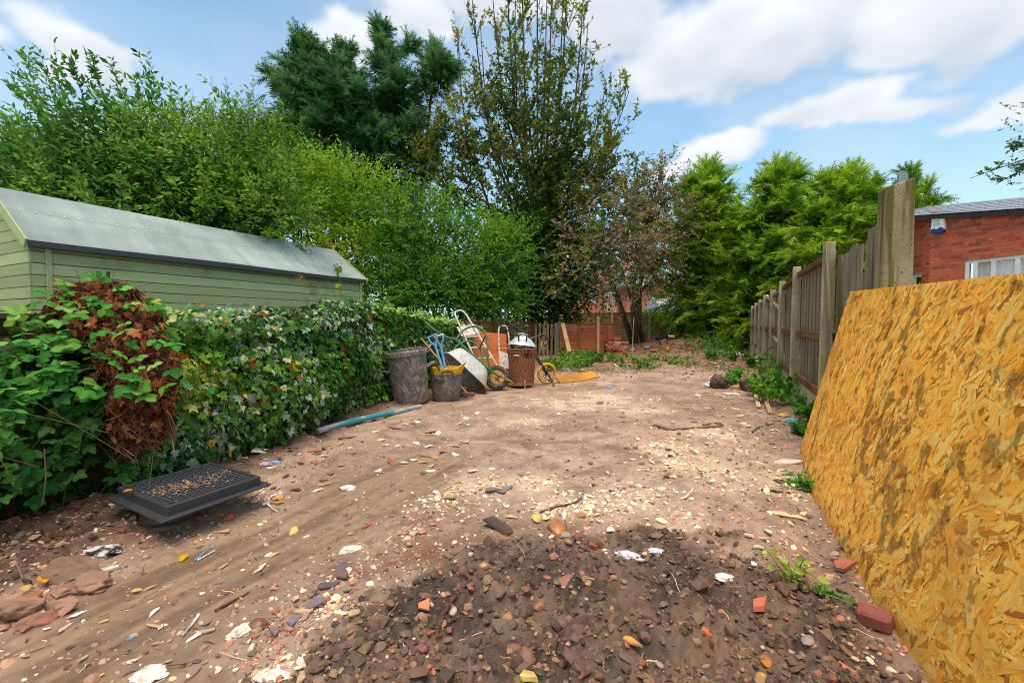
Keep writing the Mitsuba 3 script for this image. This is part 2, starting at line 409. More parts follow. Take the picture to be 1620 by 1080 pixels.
# ------------------------------------------------------------------ the big sheet of strand board leaning on the right-hand fence
BL, BN = G(1263, 716), G(1475, 1080)
TL, TN = D(1345, 461, 2.93), D(1620, 431.5, 1.25)
bd, td = unit(BN - BL), unit(TN - TL)
LB = 3.15
BN2, TN2 = BL + bd * LB, TL + td * (LB - 0.1)


def board_pt(s, h, off=0.0):
    """s 0..1 along, h 0..1 up; off = out of the face"""
    s, h = np.asarray(s, float), np.asarray(h, float)
    p = (1 - h)[..., None] * ((1 - s)[..., None] * BL + s[..., None] * BN2) + h[..., None] * ((1 - s)[..., None] * TL + s[..., None] * TN2)
    q = np.clip(s / 0.8, 0, 1)
    return p - BX * ((0.075 * np.sin(np.pi * q) * (1 - h) ** 1.3 + 0.02 * np.sin(np.pi * q) * np.sin(np.pi * h)) * 1.0)[..., None] + np.array([0, 0, -0.015]) * (1 - h)[..., None] + NB * np.asarray(off)[..., None]


NB = unit(np.cross(BN2 - BL, TL - BL)); NB = NB if NB @ BX < 0 else -NB
HB = np.linalg.norm(TL - BL)


def osbfn(p, n, uv):
    i = dr.floor(uv.x); f = uv.x - i; r, q, k = cell_rand(i, 3, 1), cell_rand(i, 8, 2), cell_rand(i, 5, 5)
    c = mix(lc(255, 206, 92), lc(250, 170, 46), r)
    c = mix(c, lc(196, 118, 22), smoothstep(0.80, 0.95, q) * 0.8); c = mix(c, lc(160, 92, 32), smoothstep(0.94, 0.985, k) * 0.85)
    c = mix(c, lc(246, 208, 110), smoothstep(0.72, 0.95, cell_rand(i, 1, 9)))
    g = noise(f * 9 + i * 3.7, uv.y * 14, i) * 0.55 + noise(f * 26 + i, uv.y * 40, i) * 0.45
    c = mix(c, c * mi.Color3f(0.70, 0.52, 0.36), dr.clip(g * 1.6 - 0.55, 0, 1) * 0.7)
    c = c * (1 - 0.38 * (smoothstep(0.13, 0.05, f) + smoothstep(0.87, 0.95, f)))
    t = p.x * float(AX[0]) + p.y * float(AX[1])
    d = fbm(t * 5.0 + 4.0, p.z * 2.6, 2.5) * 0.42 + fbm(t * 30, p.z * 19, 1.0, 4) * 0.58
    band = dr.exp(-dr.square((t - 2.35 - 0.6 * (p.z - 0.6)) / 0.30)) * 0.10 + dr.exp(-dr.square((t - 3.45) / 0.18)) * 0.06 + dr.exp(-dr.square((t - 1.55) / 0.3)) * 0.04
    s = smoothstep(0.61, 0.70, d + band)
    c = mix(c, lc(70, 42, 20), s * 0.58)
    e = fbm(t * 5, p.z * 5, 7.0); c = mix(c, lc(170, 116, 50), smoothstep(0.58, 0.78, e) * 0.25)
    low = smoothstep(0.16, 0.0, p.z + 0.1 * fbm(t * 9, p.z * 9, 0.3)); return mix(c, lc(120, 86, 56), low * 0.6)
mat('mat_strand', mikit.proc(osbfn), 0.55, 0.35)

osb = thing('strand_board', 'large golden oriented strand board with dark stains leaning against the right-hand fence', 'board')
ns, nh = 60, 24
S, H = np.meshgrid(np.linspace(0, 1, ns + 1), np.linspace(0, 1, nh + 1), indexing='ij')
front, back = board_pt(S, H, 0 * S), board_pt(S, H, 0 * S - 0.018)
idx = np.arange((ns + 1) * (nh + 1)).reshape(ns + 1, nh + 1); N0 = idx.size
q = np.stack([idx[:-1, :-1], idx[1:, :-1], idx[1:, 1:], idx[:-1, 1:]], -1).reshape(-1, 4)
def edge(a): return np.stack([a[:-1], a[1:], a[1:] + N0, a[:-1] + N0], 1)
F = np.vstack([q, q[:, ::-1] + N0, edge(idx[0]), edge(idx[-1]), edge(idx[:, 0]), edge(idx[:, -1])])
uvp = np.stack([S.ravel() * LB * 40, H.ravel() * HB], 1)
MB().add(np.vstack([front.reshape(-1, 3), back.reshape(-1, 3)]), F, np.vstack([uvp, uvp + 0.3])).put('panel', 'mat_strand', osb)
rng = np.random.default_rng(11)
nf = 12500
fs, fh = rng.uniform(0, 1, nf), rng.uniform(0, 1, nf)
L = rng.gamma(4.0, 0.0140, nf).clip(0.022, 0.16); W = L * rng.uniform(0.12, 0.42, nf); W = W.clip(0.006, 0.034)
ang = np.where(rng.random(nf) < 0.25, rng.normal(1.35, 0.5, nf), rng.uniform(0, np.pi, nf))
lay = rng.uniform(0, 1, nf); order = np.argsort(lay)
pts = np.array([[-.5, -.3], [-.41, -.5], [.42, -.5], [.5, -.1], [.44, .5], [-.45, .45]])
ents, rest = [], MB()
big = set(np.argsort(-(L * W) - 0.0004 * lay)[:300].tolist())
for k in range(nf):
    j = pts * (1 + rng.normal(0, 0.13, pts.shape)); x, y = j[:, 0] * L[k], j[:, 1] * W[k]
    y = y + 0.06 * L[k] * rng.normal() * (x / L[k]) ** 2
    c, s = math.cos(ang[k]), math.sin(ang[k])
    ds, dh = (x * c - y * s) / LB, (x * s + y * c) / HB
    ss, hh = np.clip(fs[k] + ds, 0.001, 0.999), np.clip(fh[k] + dh, 0.001, 0.999)
    o = 0.0004 + 0.0024 * lay[k] + x / L[k] * 0.0014 * rng.normal() + y / W[k] * 0.0007 * rng.normal()
    o = np.maximum(o, 0.0003)
    top = board_pt(ss, hh, o); bot = board_pt(ss, hh, o * 0 - 0.001); m = len(pts)
    Fk = [[0, i, i + 1] for i in range(1, m - 1)] + [t for i in range(m) for t in ([i, m + i, (i + 1) % m], [(i + 1) % m, m + i, m + (i + 1) % m])]
    i_ = nid(); uv = np.stack([i_ + 0.5 + 0.45 * np.clip(j[:, 1], -1, 1), x], 1)
    if k in big:
        MB().add(np.vstack([top, bot]), Fk, np.vstack([uv, uv])).put('strand', 'mat_strand', osb)
    else: rest.add(top, Fk[:m - 2], uv)
rest.put('strand_layer', 'mat_strand', osb, kind='stuff')

# ------------------------------------------------------------------ right-hand fence of feather-edge boards between concrete posts
def fline(Y): return np.array([0.891 + 0.489 * Y, Y, 0.0])
def post_mesh(w, d, h, taper=0.03):
    V, F = cbox(w, d, h, 0.008); V[:, 2] += h / 2
    top = V[:, 2] > h - 0.02; V[top, :2] *= 0.82; V[top, 2] += 0.012
    return V, F


rf = thing('board_fence', 'weathered grey vertical board fence with concrete posts along the right side', 'fence')
posts = [(2.42, 1.735), (3.83, 1.69), (5.56, 1.70), (6.96, 1.65), (8.35, 1.62), (9.8, 1.62), (11.3, 1.6), (12.9, 1.58), (14.6, 1.56), (16.4, 1.54), (18.2, 1.52), (19.5, 1.5)]
m_face = frame(np.zeros(3), AX, BX * -1, ZX)
rng = np.random.default_rng(5)
for n, (Y, h) in enumerate(posts):
    p = fline(Y)
    if n == 0: w, d, mt = 0.17, 0.15, 'mat_mossconc'
    else: w, d, mt = 0.105, 0.10, 'mat_conc'
    if n == 5: w, d = 0.15, 0.13
    V, F = post_mesh(w, d, h + 0.3); V[:, 2] -= 0.3
    V = xf(V, frame(p + BX * (0.022 if n == 0 else 0), AX, np.cross(ZX, AX), ZX))
    if n == 0:
        V[:, 2] += np.where(V[:, 2] > 1.5, 0.30 * ((V - p) @ unit(np.array([.98, -.2, 0]))), 0)
        lab = 'tall mossy concrete post with a slanted top and a metal lug'
    else: lab = None
    pk = MB().add(V, F).put('post', mt, rf, label=lab)
    if n == 0:
        lug = np.array([[math.cos(a) * .026, 0, .03 + math.sin(a) * .026] for a in np.linspace(0, np.pi, 12)] + [[-.026, 0, -.03], [.026, 0, -.03]])
        Pg = Polygon(lug[:, [0, 2]]); e = trimesh.creation.extrude_polygon(Pg, 0.012); V = np.array(e.vertices)[:, [0, 2, 1]]
        MB().add(xf(V, frame(p + np.array([.066, 0, 1.775]), np.array([1.0, 0, 0]), np.array([0, 1.0, 0]), ZX)), e.faces).put('lug', 'mat_slate', pk)
for n in range(len(posts) - 1):
    (Y0, h0), (Y1, h1) = posts[n], posts[n + 1]
    p0, p1 = fline(Y0) + AX * 0.055, fline(Y1) - AX * 0.055
    Ln = np.linalg.norm(p1 - p0); back = BX * 0.045
    nb = int(Ln / 0.098)
    for k in range(nb):
        f = (k + 0.5) / nb; c = p0 + (p1 - p0) * f + back + BX * (0.012 if k % 2 else 0.0)
        top = (h0 + (h1 - h0) * f) - 0.10 + rng.normal() * 0.012
        if n == 0: top = 1.585 - 0.05 * f + rng.normal() * 0.03 + (0.05 if k % 3 == 0 else 0) - (0.25 if k == 6 else 0)
        lean = rng.normal() * 0.006
        mb = MB(); plank(mb, c + np.array([0, 0, 0.30]), c + AX * lean + np.array([0, 0, top]), 0.112, 0.012, -BX)
        mb.put('board', 'mat_greywood', rf)
    if n > 0:
        mb = MB(); plank(mb, p0 + BX * 0.03 + ZX * (h0 - 0.095), p1 + BX * 0.03 + ZX * (h1 - 0.095), 0.075, 0.055, ZX, 0.004); mb.put('capping_rail', 'mat_railwood' if n < 3 else 'mat_greywood', rf)
    mb = MB(); plank(mb, p0 + BX * 0.014 + ZX * 0.88, p1 + BX * 0.014 + ZX * 0.88, 0.04, 0.075, ZX, 0.004); mb.put('rail', 'mat_railwood', rf)
    mb = MB(); plank(mb, p0 + BX * 0.014 + ZX * 0.34, p1 + BX * 0.014 + ZX * 0.34, 0.04, 0.08, ZX, 0.004); mb.put('rail', 'mat_railwood', rf)
    V, F = cbox(Ln + 0.02, 0.045, 0.40, 0.004)
    MB().add(xf(V, frame((p0 + p1) / 2 + BX * 0.03 + ZX * 0.1, AX, np.cross(ZX, AX), ZX)), F).put('gravel_board', 'mat_conc', rf)
mb = MB(); q0 = fline(3.55); plank(mb, q0 - BX * 0.035 + ZX * 0.55 - AX * .12, q0 - BX * 0.05 + ZX * 1.62 + AX * 0.18, 0.13, 0.014, -BX); mb.put('broken_board', 'mat_greywood', rf, label='split loose board leaning out of the fence')

# timber strut and thick pale post part way along
mb = MB(); plank(mb, D(1213, 468, 9.6), D(1236, 490, 7.2), 0.05, 0.03, -BX); mb.put('brace', 'mat_palewood', rf, label='thin diagonal batten nailed between posts')
mb = MB(); plank(mb, D(1216, 522, 9.5), D(1235, 545, 7.2), 0.05, 0.03, -BX); mb.put('brace', 'mat_palewood', rf, label='thin diagonal batten nailed between posts')

# ------------------------------------------------------------------ fences on the left and across the back: lap panels
def lap_panel(parent, p, q, z0, z1, nb, nrm, wm, battens=2, wavy=0.0, cap=True, rng=np.random.default_rng(2)):
    p, q = np.asarray(p, float), np.asarray(q, float); d = unit(q - p); Ln = np.linalg.norm(q - p); hb = (z1 - z0) / nb
    for k in range(nb):
        zc = z0 + hb * (k + 0.5); n = 14
        x = np.linspace(0, Ln, n); lo = zc - hb * 0.62 + wavy * (meshkit.noise(np.stack([x * 3, 0 * x + k * 9.1, 0 * x], -1)) - 0.5); hi = zc + hb * 0.5 + 0 * x
        i_ = nid(); V, U = [], []
        for (zz, off) in ((lo, 0.016), (lo, 0.006), (hi, -0.004), (hi, 0.004)):
            V.append(p + d * x[:, None] + ZX * zz[:, None] + nrm * off); U.append(np.stack([0 * x + i_ + (0.1 if zz is lo else 0.85), x + i_ * .7], 1))
        V, U = np.vstack(V), np.vstack(U); a = np.arange(n - 1)
        F = np.vstack([np.stack([r * n + a, r * n + a + 1, ((r + 1) % 4) * n + a + 1, ((r + 1) % 4) * n + a], 1) for r in range(4)])
        MB().add(V, F, U).put('slat', wm, parent)
    for k in range(battens):
        c = p + d * (Ln * (k + 0.5) / battens if battens > 1 else Ln / 2) + nrm * 0.024
        mb = MB(); plank(mb, c + ZX * z0, c + ZX * z1, 0.045, 0.016, nrm); mb.put('batten', wm, parent)
    for c in (p + d * 0.02, q - d * 0.02):
        mb = MB(); plank(mb, c + ZX * z0 + nrm * .02, c + ZX * z1 + nrm * .02, 0.04, 0.03, nrm); mb.put('frame_rail', wm, parent)
    if cap:
        mb = MB(); plank(mb, p + ZX * (z1 + .012), q + ZX * (z1 + .012), 0.06, 0.022, ZX); mb.put('capping_rail', wm, parent)


def lline(Y): return np.array([-3.497 + 0.303 * Y, Y, 0.0])
LD = unit(np.array([0.303, 1, 0.0])); LN = np.array([LD[1], -LD[0], 0.0])
lf = thing('lap_fence', 'low brown lap panel fence along the left side, half buried in ivy', 'fence')
ly = [1.6, 3.4, 5.2, 7.0, 8.8, 10.6, 12.4, 14.2]
for n, Y in enumerate(ly):
    mb = MB(); c = lline(Y); plank(mb, c - ZX * 0.2, c + ZX * (1.12 if n != 5 else 1.28), 0.09, 0.09, LN, 0.006); mb.put('post', 'mat_railwood', lf)
    if n < len(ly) - 1: lap_panel(lf, lline(Y) + LD * 0.05, lline(ly[n + 1]) - LD * 0.05, 0.05, 1.03, 7, LN, 'mat_railwood', 2, 0.015)

bf = thing('back_fence', 'brown lap panel fence with grey posts across the far end', 'fence')
def bline(s): return AX * 21.7 + BX * s
bs = [-8.6, -6.8, -5.0, -3.2, -1.4, 0.4, 1.6]
for n, s in enumerate(bs):
    V, F = post_mesh(0.11, 0.10, 1.62); MB().add(xf(V, frame(bline(s), BX, AX, ZX)), F).put('post', 'mat_conc', bf)
    if n < len(bs) - 1: lap_panel(bf, bline(s) + BX * .06, bline(bs[n + 1]) - BX * .06, 0.05, 1.5, 10, -AX, 'mat_lapwood', 2, 0.012)

# cross fence of orange waney panels, in front of the back fence on the left
cf = thing('waney_fence', 'orange brown waney lap panels with slim timber posts beside the brick stack', 'fence')
c0, c1, c2 = D(884, 565, 13.6), D(946, 562, 13.5), D(972, 556, 14.6); c0[2] = c1[2] = c2[2] = 0
nn = unit(np.cross(c1 - c0, ZX)); nn = nn if nn[1] < 0 else -nn
lap_panel(cf, c0 + unit(c1 - c0) * .05, c1 - unit(c1 - c0) * .04, 0.04, 0.97, 9, nn, 'mat_redwood', 1, 0.05, True)
n2 = unit(np.cross(c2 - c1, ZX)); n2 = n2 if n2[1] < 0 else -n2
lap_panel(cf, c1 + unit(c2 - c1) * .05, c2, 0.04, 0.98, 9, n2, 'mat_redwood', 1, 0.04, True)
for c, h, wm in ((c0, 1.06, 'mat_greywood'), (c1 + nn * 0.03, 1.2, 'mat_palewood'), (c2, 1.05, 'mat_greywood')):
    mb = MB(); plank(mb, c - ZX * .1, c + ZX * h, 0.075, 0.06, nn, 0.004); mb.put('post', wm, cf)

# ------------------------------------------------------------------ garden shed, left
sh = thing('garden_shed', 'pale green timber garden shed with grey felt roof behind the hedge', 'shed')
SC = D(42, 378, 4.5); eave_z = SC[2]; so = SC * [1, 1, 0]          # eaves corner nearest the camera
SL, SW, RIDGE = 4.72, 0.92, 0.655                                    # length, half width with overhang, rise
oh = 0.085                                                          # overhang
wall0 = so - BX * oh + AX * 0.05
wl = SL - 0.10; ww = 2 * (SW - oh)
ZB, bh = -0.1, 0.124
ztop = eave_z - 0.02
nrow = int((ztop + 0.02 - ZB) / bh) + 1
rng = np.random.default_rng(8)
for k in range(nrow):                                                # side wall boards facing the yard
    z0 = ZB + k * bh; z1 = min(z0 + bh - 0.008, ztop + 0.03)
    if z1 - z0 < 0.02: continue
    V, F = cbox(wl, 0.019, z1 - z0, 0.004); uv = grain(V, z1 - z0, 0.019)
    uv[:, 0] = np.floor(uv[:, 0]) + 0.05 + 0.9 * (V[:, 2] / (z1 - z0) + .5)
    MB().add(xf(V, frame(wall0 + AX * wl / 2 + ZX * (z0 + z1) / 2 - BX * 0.0095, AX, -BX, ZX)), F, uv).put('wall_board', 'mat_shed', sh)
nrow2 = int((eave_z + RIDGE - ZB) / bh) + 1
for k in range(nrow2):                                               # gable wall boards, cut to the roof line
    z0 = ZB + k * bh; z1 = z0 + bh - 0.008; half = ww / 2
    cut = lambda z: min(half, max(0.0, (eave_z + RIDGE - 0.05 - z) * SW / RIDGE))
    if cut(z0) < 0.03: continue
    a, b = cut(z0), cut(z1)
    for far in (0, 1):
        base = wall0 + AX * (0.001 if far == 0 else wl - 0.001) - BX * half; nrm = -AX if far == 0 else AX
        V = []
        for o in (0.0, 0.017):
            V += [base + BX * -a + ZX * z0 + nrm * o, base + BX * a + ZX * z0 + nrm * o, base + BX * b + ZX * z1 + nrm * o, base - BX * b + ZX * z1 + nrm * o]
        i_ = nid(); U = [[i_ + f, g] for o in (0, 1) for f, g in ((.1, -a), (.1, a), (.9, b), (.9, -b))]
        F = [[0, 1, 2, 3], [4, 5, 6, 7], [0, 1, 5, 4], [1, 2, 6, 5], [2, 3, 7, 6], [3, 0, 4, 7]]
        MB().add(np.array(V), np.array(F), U).put('gable_board', 'mat_shed', sh)
for s_, w_ in ((0.13, 0.045), (wl - 0.03, 0.05)):                     # upright cover strips
    mb = MB(); c = wall0 + AX * s_ + BX * 0.011; plank(mb, c + ZX * ZB, c + ZX * (ztop - 0.01), w_, 0.022, BX, 0.004); mb.put('cover_strip', 'mat_shed', sh)
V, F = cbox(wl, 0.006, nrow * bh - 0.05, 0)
MB().add(xf(V, frame(wall0 + AX * wl / 2 - BX * 0.023 + ZX * (ZB + nrow * bh / 2 - .02), AX, -BX, ZX)), F).put('wall_lining', 'mat_black', sh)  # black sheet added behind the boards as the shade in their gaps
V, F = cbox(wl, 0.02, nrow * bh - 0.02, 0)
MB().add(xf(V, frame(wall0 + AX * wl / 2 - BX * (ww - 0.01) + ZX * (ZB + nrow * bh / 2), AX, -BX, ZX)), F, grain(V, .02, nrow * bh)).put('rear_wall', 'mat_shed', sh)
ridge0 = so - BX * SW + ZX * (eave_z + RIDGE)
def roof_side(sgn):
    ns_, nw = 60, 16; a, c = np.meshgrid(np.linspace(0, SL, ns_), np.linspace(0, 1, nw), indexing='ij')
    P = ridge0 + AX * a[..., None] + sgn * BX * (c * SW)[..., None] - ZX * (c * RIDGE)[..., None]
    w = 0.010 * (meshkit.fbm(np.stack([a * 1.1, c * 5, 0 * a + sgn], -1), 3, 4) - 0.5) + 0.006 * np.sin(a * 2.2 - c * 3) * c
    w = w + np.where(c > 0.46, 0.0, 0.010)                              # upper sheet laps over the lower
    n_ = unit(np.cross(AX, sgn * BX * SW - ZX * RIDGE)); n_ = n_ if n_[2] > 0 else -n_
    P = P + n_ * w[..., None]; Q = P - n_ * 0.022
    i0 = np.arange(ns_ * nw).reshape(ns_, nw); N_ = i0.size
    q = np.stack([i0[:-1, :-1], i0[1:, :-1], i0[1:, 1:], i0[:-1, 1:]], -1).reshape(-1, 4)
    e = lambda r: np.stack([r[:-1], r[1:], r[1:] + N_, r[:-1] + N_], 1)
    return np.vstack([P.reshape(-1, 3), Q.reshape(-1, 3)]), np.vstack([q, q + N_, e(i0[0]), e(i0[-1]), e(i0[:, 0]), e(i0[:, -1])])
mbr = MB(); mbr.add(*roof_side(1)); mbr.add(*roof_side(-1)); rk = mbr.put('roof', 'mat_felt', sh)
V, F = cbox(SL - 0.02, 0.012, 0.065, 0.004); MB().add(xf(V, frame(so + AX * SL / 2 + ZX * (eave_z - 0.036) - BX * 0.004, AX, -BX, ZX)), F).put('felt_drip_edge', 'mat_black', rk)
rng_ = np.random.default_rng(3)
for k in range(38):                                                   # felt nails along the lap
    a = 0.1 + k * 0.122; P = ridge0 + AX * a + BX * SW * 0.44 - ZX * RIDGE * 0.44
    n_ = unit(np.array([BX[0] * RIDGE, BX[1] * RIDGE, SW])); V, F = lathe([(0.0001, .004), (.007, .003), (.008, 0)], 8); MB().add(xf(V, frame(P + n_ * 0.013, *basis(AX, n_))), F).put('clout_nail', 'mat_white', rk)
for end, sg in ((-0.012, -1), (SL + 0.012, 1)):                        # barge boards
    for s_ in (1, -1):
        p, q = ridge0 + AX * end - ZX * 0.035, ridge0 + AX * end + s_ * BX * (SW + 0.01) - ZX * (RIDGE + 0.045)
        mb = MB(); plank(mb, p, q, 0.11, 0.018, AX, 0.004); mb.put('barge_board', 'mat_shed', sh)
mb = MB(); fin = ridge0 + AX * (SL + 0.014); plank(mb, fin - ZX * .16, fin + ZX * 0.10, 0.07, 0.016, AX, 0.004); mb.put('finial', 'mat_palewood', sh)

# ------------------------------------------------------------------ brick building on the right, houses behind the back fence
def brick_wall(parent, o, x, n, Ln, z0, z1, holes=(), topf=None, bw=0.225, bhh=0.075, name='wall', limit=(-1e9, 1e9)):
    """stretcher-bond wall with a core: bricks are parts of it. holes: (x0, x1, z0, z1)"""
    core = Polygon([(0, z0), (Ln, z0), (Ln, z1 if topf is None else topf(Ln)), (0, z1 if topf is None else topf(0))])
    for h in holes: core = core.difference(shapely.box(h[0], h[2], h[1], h[3]))
    e = trimesh.creation.extrude_polygon(core, 0.2); V = np.array(e.vertices)
    wk = MB().add(o + x * V[:, :1] + ZX * V[:, 1:2] - n * (V[:, 2:3] + 0.006), e.faces).put(name, 'mat_mortar', parent)
    rows = int((max(z1, 0 if topf is None else max(topf(0), topf(Ln))) - z0) / bhh) + 1
    rng = np.random.default_rng(17); small = MB(); cnt = 0
    for r in range(rows):
        za, zb = z0 + r * bhh, z0 + (r + 1) * bhh - 0.010
        xs = -bw * (0.5 if r % 2 else 0.0)
        while xs < Ln:
            xa, xb = max(xs, 0), min(xs + bw - 0.010, Ln); xs += bw
            if xb - xa < 0.03: continue
            segs = [(xa, xb)]
            for h in holes:
                if zb > h[2] and za < h[3]: segs = [g for s in segs for g in ((s[0], min(s[1], h[0] - .005)), (max(s[0], h[1] + .005), s[1])) if g[1] - g[0] > 0.03]
            for xa_, xb_ in segs:
                tz = 1e9 if topf is None else min(topf(xa_), topf(xb_))
                if zb > (z1 if topf is None else tz): continue
                V, F = cbox(round(xb_ - xa_, 3), 0.03, round(zb - za, 3), 0.0); dp = rng.uniform(0, 0.003)
                V = xf(V, frame(o + x * (xa_ + xb_) / 2 + ZX * (za + zb) / 2 + n * (dp - 0.015), x, -n, ZX)); i_ = nid()
                uv = np.full((len(V), 2), i_ + 0.5); uv[:, 1] = V[:, 0]
                if cnt < 300 and limit[0] < xa_ < limit[1]: MB().add(V, F, uv).put('brick', 'mat_brick', wk); cnt += 1
                else: small.add(V, F, uv)
    small.put('brickwork', 'mat_brick', wk, kind='stuff')
    return wk


def window(parent, o, x, n, w, h, cols, sill=True, curtain=True, depth=0.05, fw=0.06):
    """o = lower left corner on the wall face"""
    f = MB(); dn = -n * depth
    def bar(x0, x1, z0, z1, t=0.05, d=0.0):
        V, F = cbox(x1 - x0, t, z1 - z0, 0.004); f.add(xf(V, frame(o + x * (x0 + x1) / 2 + ZX * (z0 + z1) / 2 + dn + n * d, x, -n, ZX)), F)
    bar(0, w, 0, fw); bar(0, w, h - fw, h); bar(0, fw, fw, h - fw); bar(w - fw, w, fw, h - fw)
    for c in cols: bar(c - fw * .6, c + fw * .6, fw, h - fw, 0.056)
    wk = f.put('window', 'mat_white', parent)
    ed = [fw] + sum([[c - fw * .6, c + fw * .6] for c in cols], []) + [w - fw]
    for a, b in zip(ed[::2], ed[1::2]):
        P = [o + x * a + ZX * fw + dn, o + x * b + ZX * fw + dn, o + x * b + ZX * (h - fw) + dn, o + x * a + ZX * (h - fw) + dn]
        MB().add(P, [[0, 1, 2, 3]]).put('pane', 'mat_glass', wk)
    if curtain:
        t = np.linspace(fw, w * 0.62, 80); yy = 0.03 * np.sin(t * 52) + 0.01 * np.sin(t * 23)
        V = np.vstack([o + x * t[:, None] + ZX * z - n * (depth + 0.14 + yy[:, None]) for z in (0.02, h - 0.02)]); a = np.arange(79)
        MB().add(V, np.stack([a, a + 1, a + 81, a + 80], 1)).put('curtain', 'mat_white', wk)
    V, F = cbox(w, 0.02, h); MB().add(xf(V, frame(o + x * w / 2 + ZX * h / 2 - n * 0.42, x, -n, ZX)), F).put('room_back', 'mat_black', wk)
    return wk


bb = thing('brick_building', 'low red brick building with slate roof and white windows beyond the right-hand fence', 'building')
C0 = D(1467, 500, 11.0); C0[2] = 0
wx = unit(np.array([0.232, -1.0, 0])); wn = np.array([wx[1], -wx[0], 0])      # along the wall to the right; out of the wall
topf = lambda s: 3.77 - 0.205 * s
brick_wall(bb, C0, wx, wn, 4.0, 0, 3.77, holes=[(0.72, 3.2, 1.35, 2.45)], topf=topf, limit=(-1, 1.95))
wk = window(bb, C0 + wx * 0.72 + ZX * 1.35, wx, wn, 2.48, 1.10, [0.16 + .02, 0.50, 0.90, 1.5])
bxd = unit(np.array([-0.348, -1.0, 0])); bn = np.array([bxd[1], -bxd[0], 0]); bn = bn if bn[0] < 0 else -bn
CL = C0 - bxd * 3.2
brick_wall(bb, CL + bn * 0.0, bxd, bn, 3.2 - 0.002, 0, 3.75, holes=[(2.0, 2.86, 1.1, 2.27)], name='side_wall', topf=lambda s: 3.77, limit=(2.2, 9))
window(bb, CL + bxd * 2.0 + ZX * 1.1, bxd, bn, 0.86, 1.17, [0.43], curtain=False)
# roof of slates above a black fascia
e0, e1 = C0 - wx * 1.2 + ZX * (topf(-0.1) + 0.03) + wn * .10, C0 + wx * 4.0 + ZX * (topf(4.0) + 0.03) + wn * .10
r0, r1 = D(1395, 337.5, 13.3), D(1660, 312, 10.6); rdir = (r0 + r1) / 2
mb = MB(); plank(mb, e0 + ZX * .0, e1 + ZX * .0, 0.03, 0.11, ZX, 0.004); mb.put('fascia', 'mat_black', bb)
up0, up1 = r0 - e0, r1 + (r1 - r0) * 0.6 - e1
roofc = MB(); roofc.add([e0 + ZX * .06, e1 + ZX * .06, e1 + up1 + ZX * .04, e0 + up0 + ZX * .04], [[0, 1, 2, 3]]); rk = roofc.put('roof', 'mat_black', bb)
rng = np.random.default_rng(4)
for r in range(7):
    for k in range(24):
        a, b = (k + (0.5 if r % 2 else 0)) / 24, (k + 0.97 + (0.5 if r % 2 else 0)) / 24; b = min(b, 1)
        if b - a < .01: continue
        P = lambda f, g: e0 + (e1 - e0) * f + (up0 * (1 - f) + up1 * f) * g + ZX * 0.06
        V = np.array([P(a, r / 7 - .03) + ZX * .022, P(b, r / 7 - .03) + ZX * .022, P(b, (r + 1) / 7) + ZX * .008, P(a, (r + 1) / 7) + ZX * .008])
        MB().add(np.vstack([V, V - ZX * .007]), [[0, 1, 2, 3], [4, 5, 6, 7], [0, 1, 5, 4], [1, 2, 6, 5], [3, 0, 4, 7]]).put('slate', 'mat_slate', rk)
ak = thing('alarm_box', 'white burglar alarm box with blue base high on the brick building', 'alarm')
ao = C0 + wx * 0.07 + ZX * 3.20 + wn * 0.02
prof = np.array([[0, 0.10], [0.03, 0.02], [0.07, 0.0], [0.22, 0.0], [0.25, 0.03], [0.27, 0.10], [0.255, 0.36], [0.02, 0.36]])
def ext(poly, d, o, x, z, n):
    e = trimesh.creation.extrude_polygon(Polygon(poly), d); V = np.array(e.vertices); return o + x * V[:, :1] + z * V[:, 1:2] + n * V[:, 2:3], e.faces
MB().add(*ext(prof, 0.09, ao, wx, ZX, wn)).put('cover', 'mat_white', ak)
mat('mat_blue', lin(24, 74, 128), 0.4)
MB().add(*ext(np.array([[0.03, 0.015], [0.07, -0.004], [0.22, -0.004], [0.25, 0.02], [0.268, 0.10], [0.2, 0.13], [0.13, 0.09], [0.06, 0.12], [0.0, 0.10]]), 0.096, ao, wx, ZX, wn)).put('base', 'mat_blue', ak)
mat('mat_greygreen', lin(140, 176, 160), 0.5)
m_ = MB()
for z in (0.19, 0.215, 0.24): m_.add(*ext(np.array([[.05, z], [.19, z], [.19, z + .012], [.05, z + .012]]), 0.094, ao, wx, ZX, wn))
m_.put('print', 'mat_greygreen', ak); MB().add(*ext(np.array([[.03, .295], [.2, .295], [.2, .31], [.03, .31]]), 0.093, ao, wx, ZX, wn)).put('slot', 'mat_black', ak)

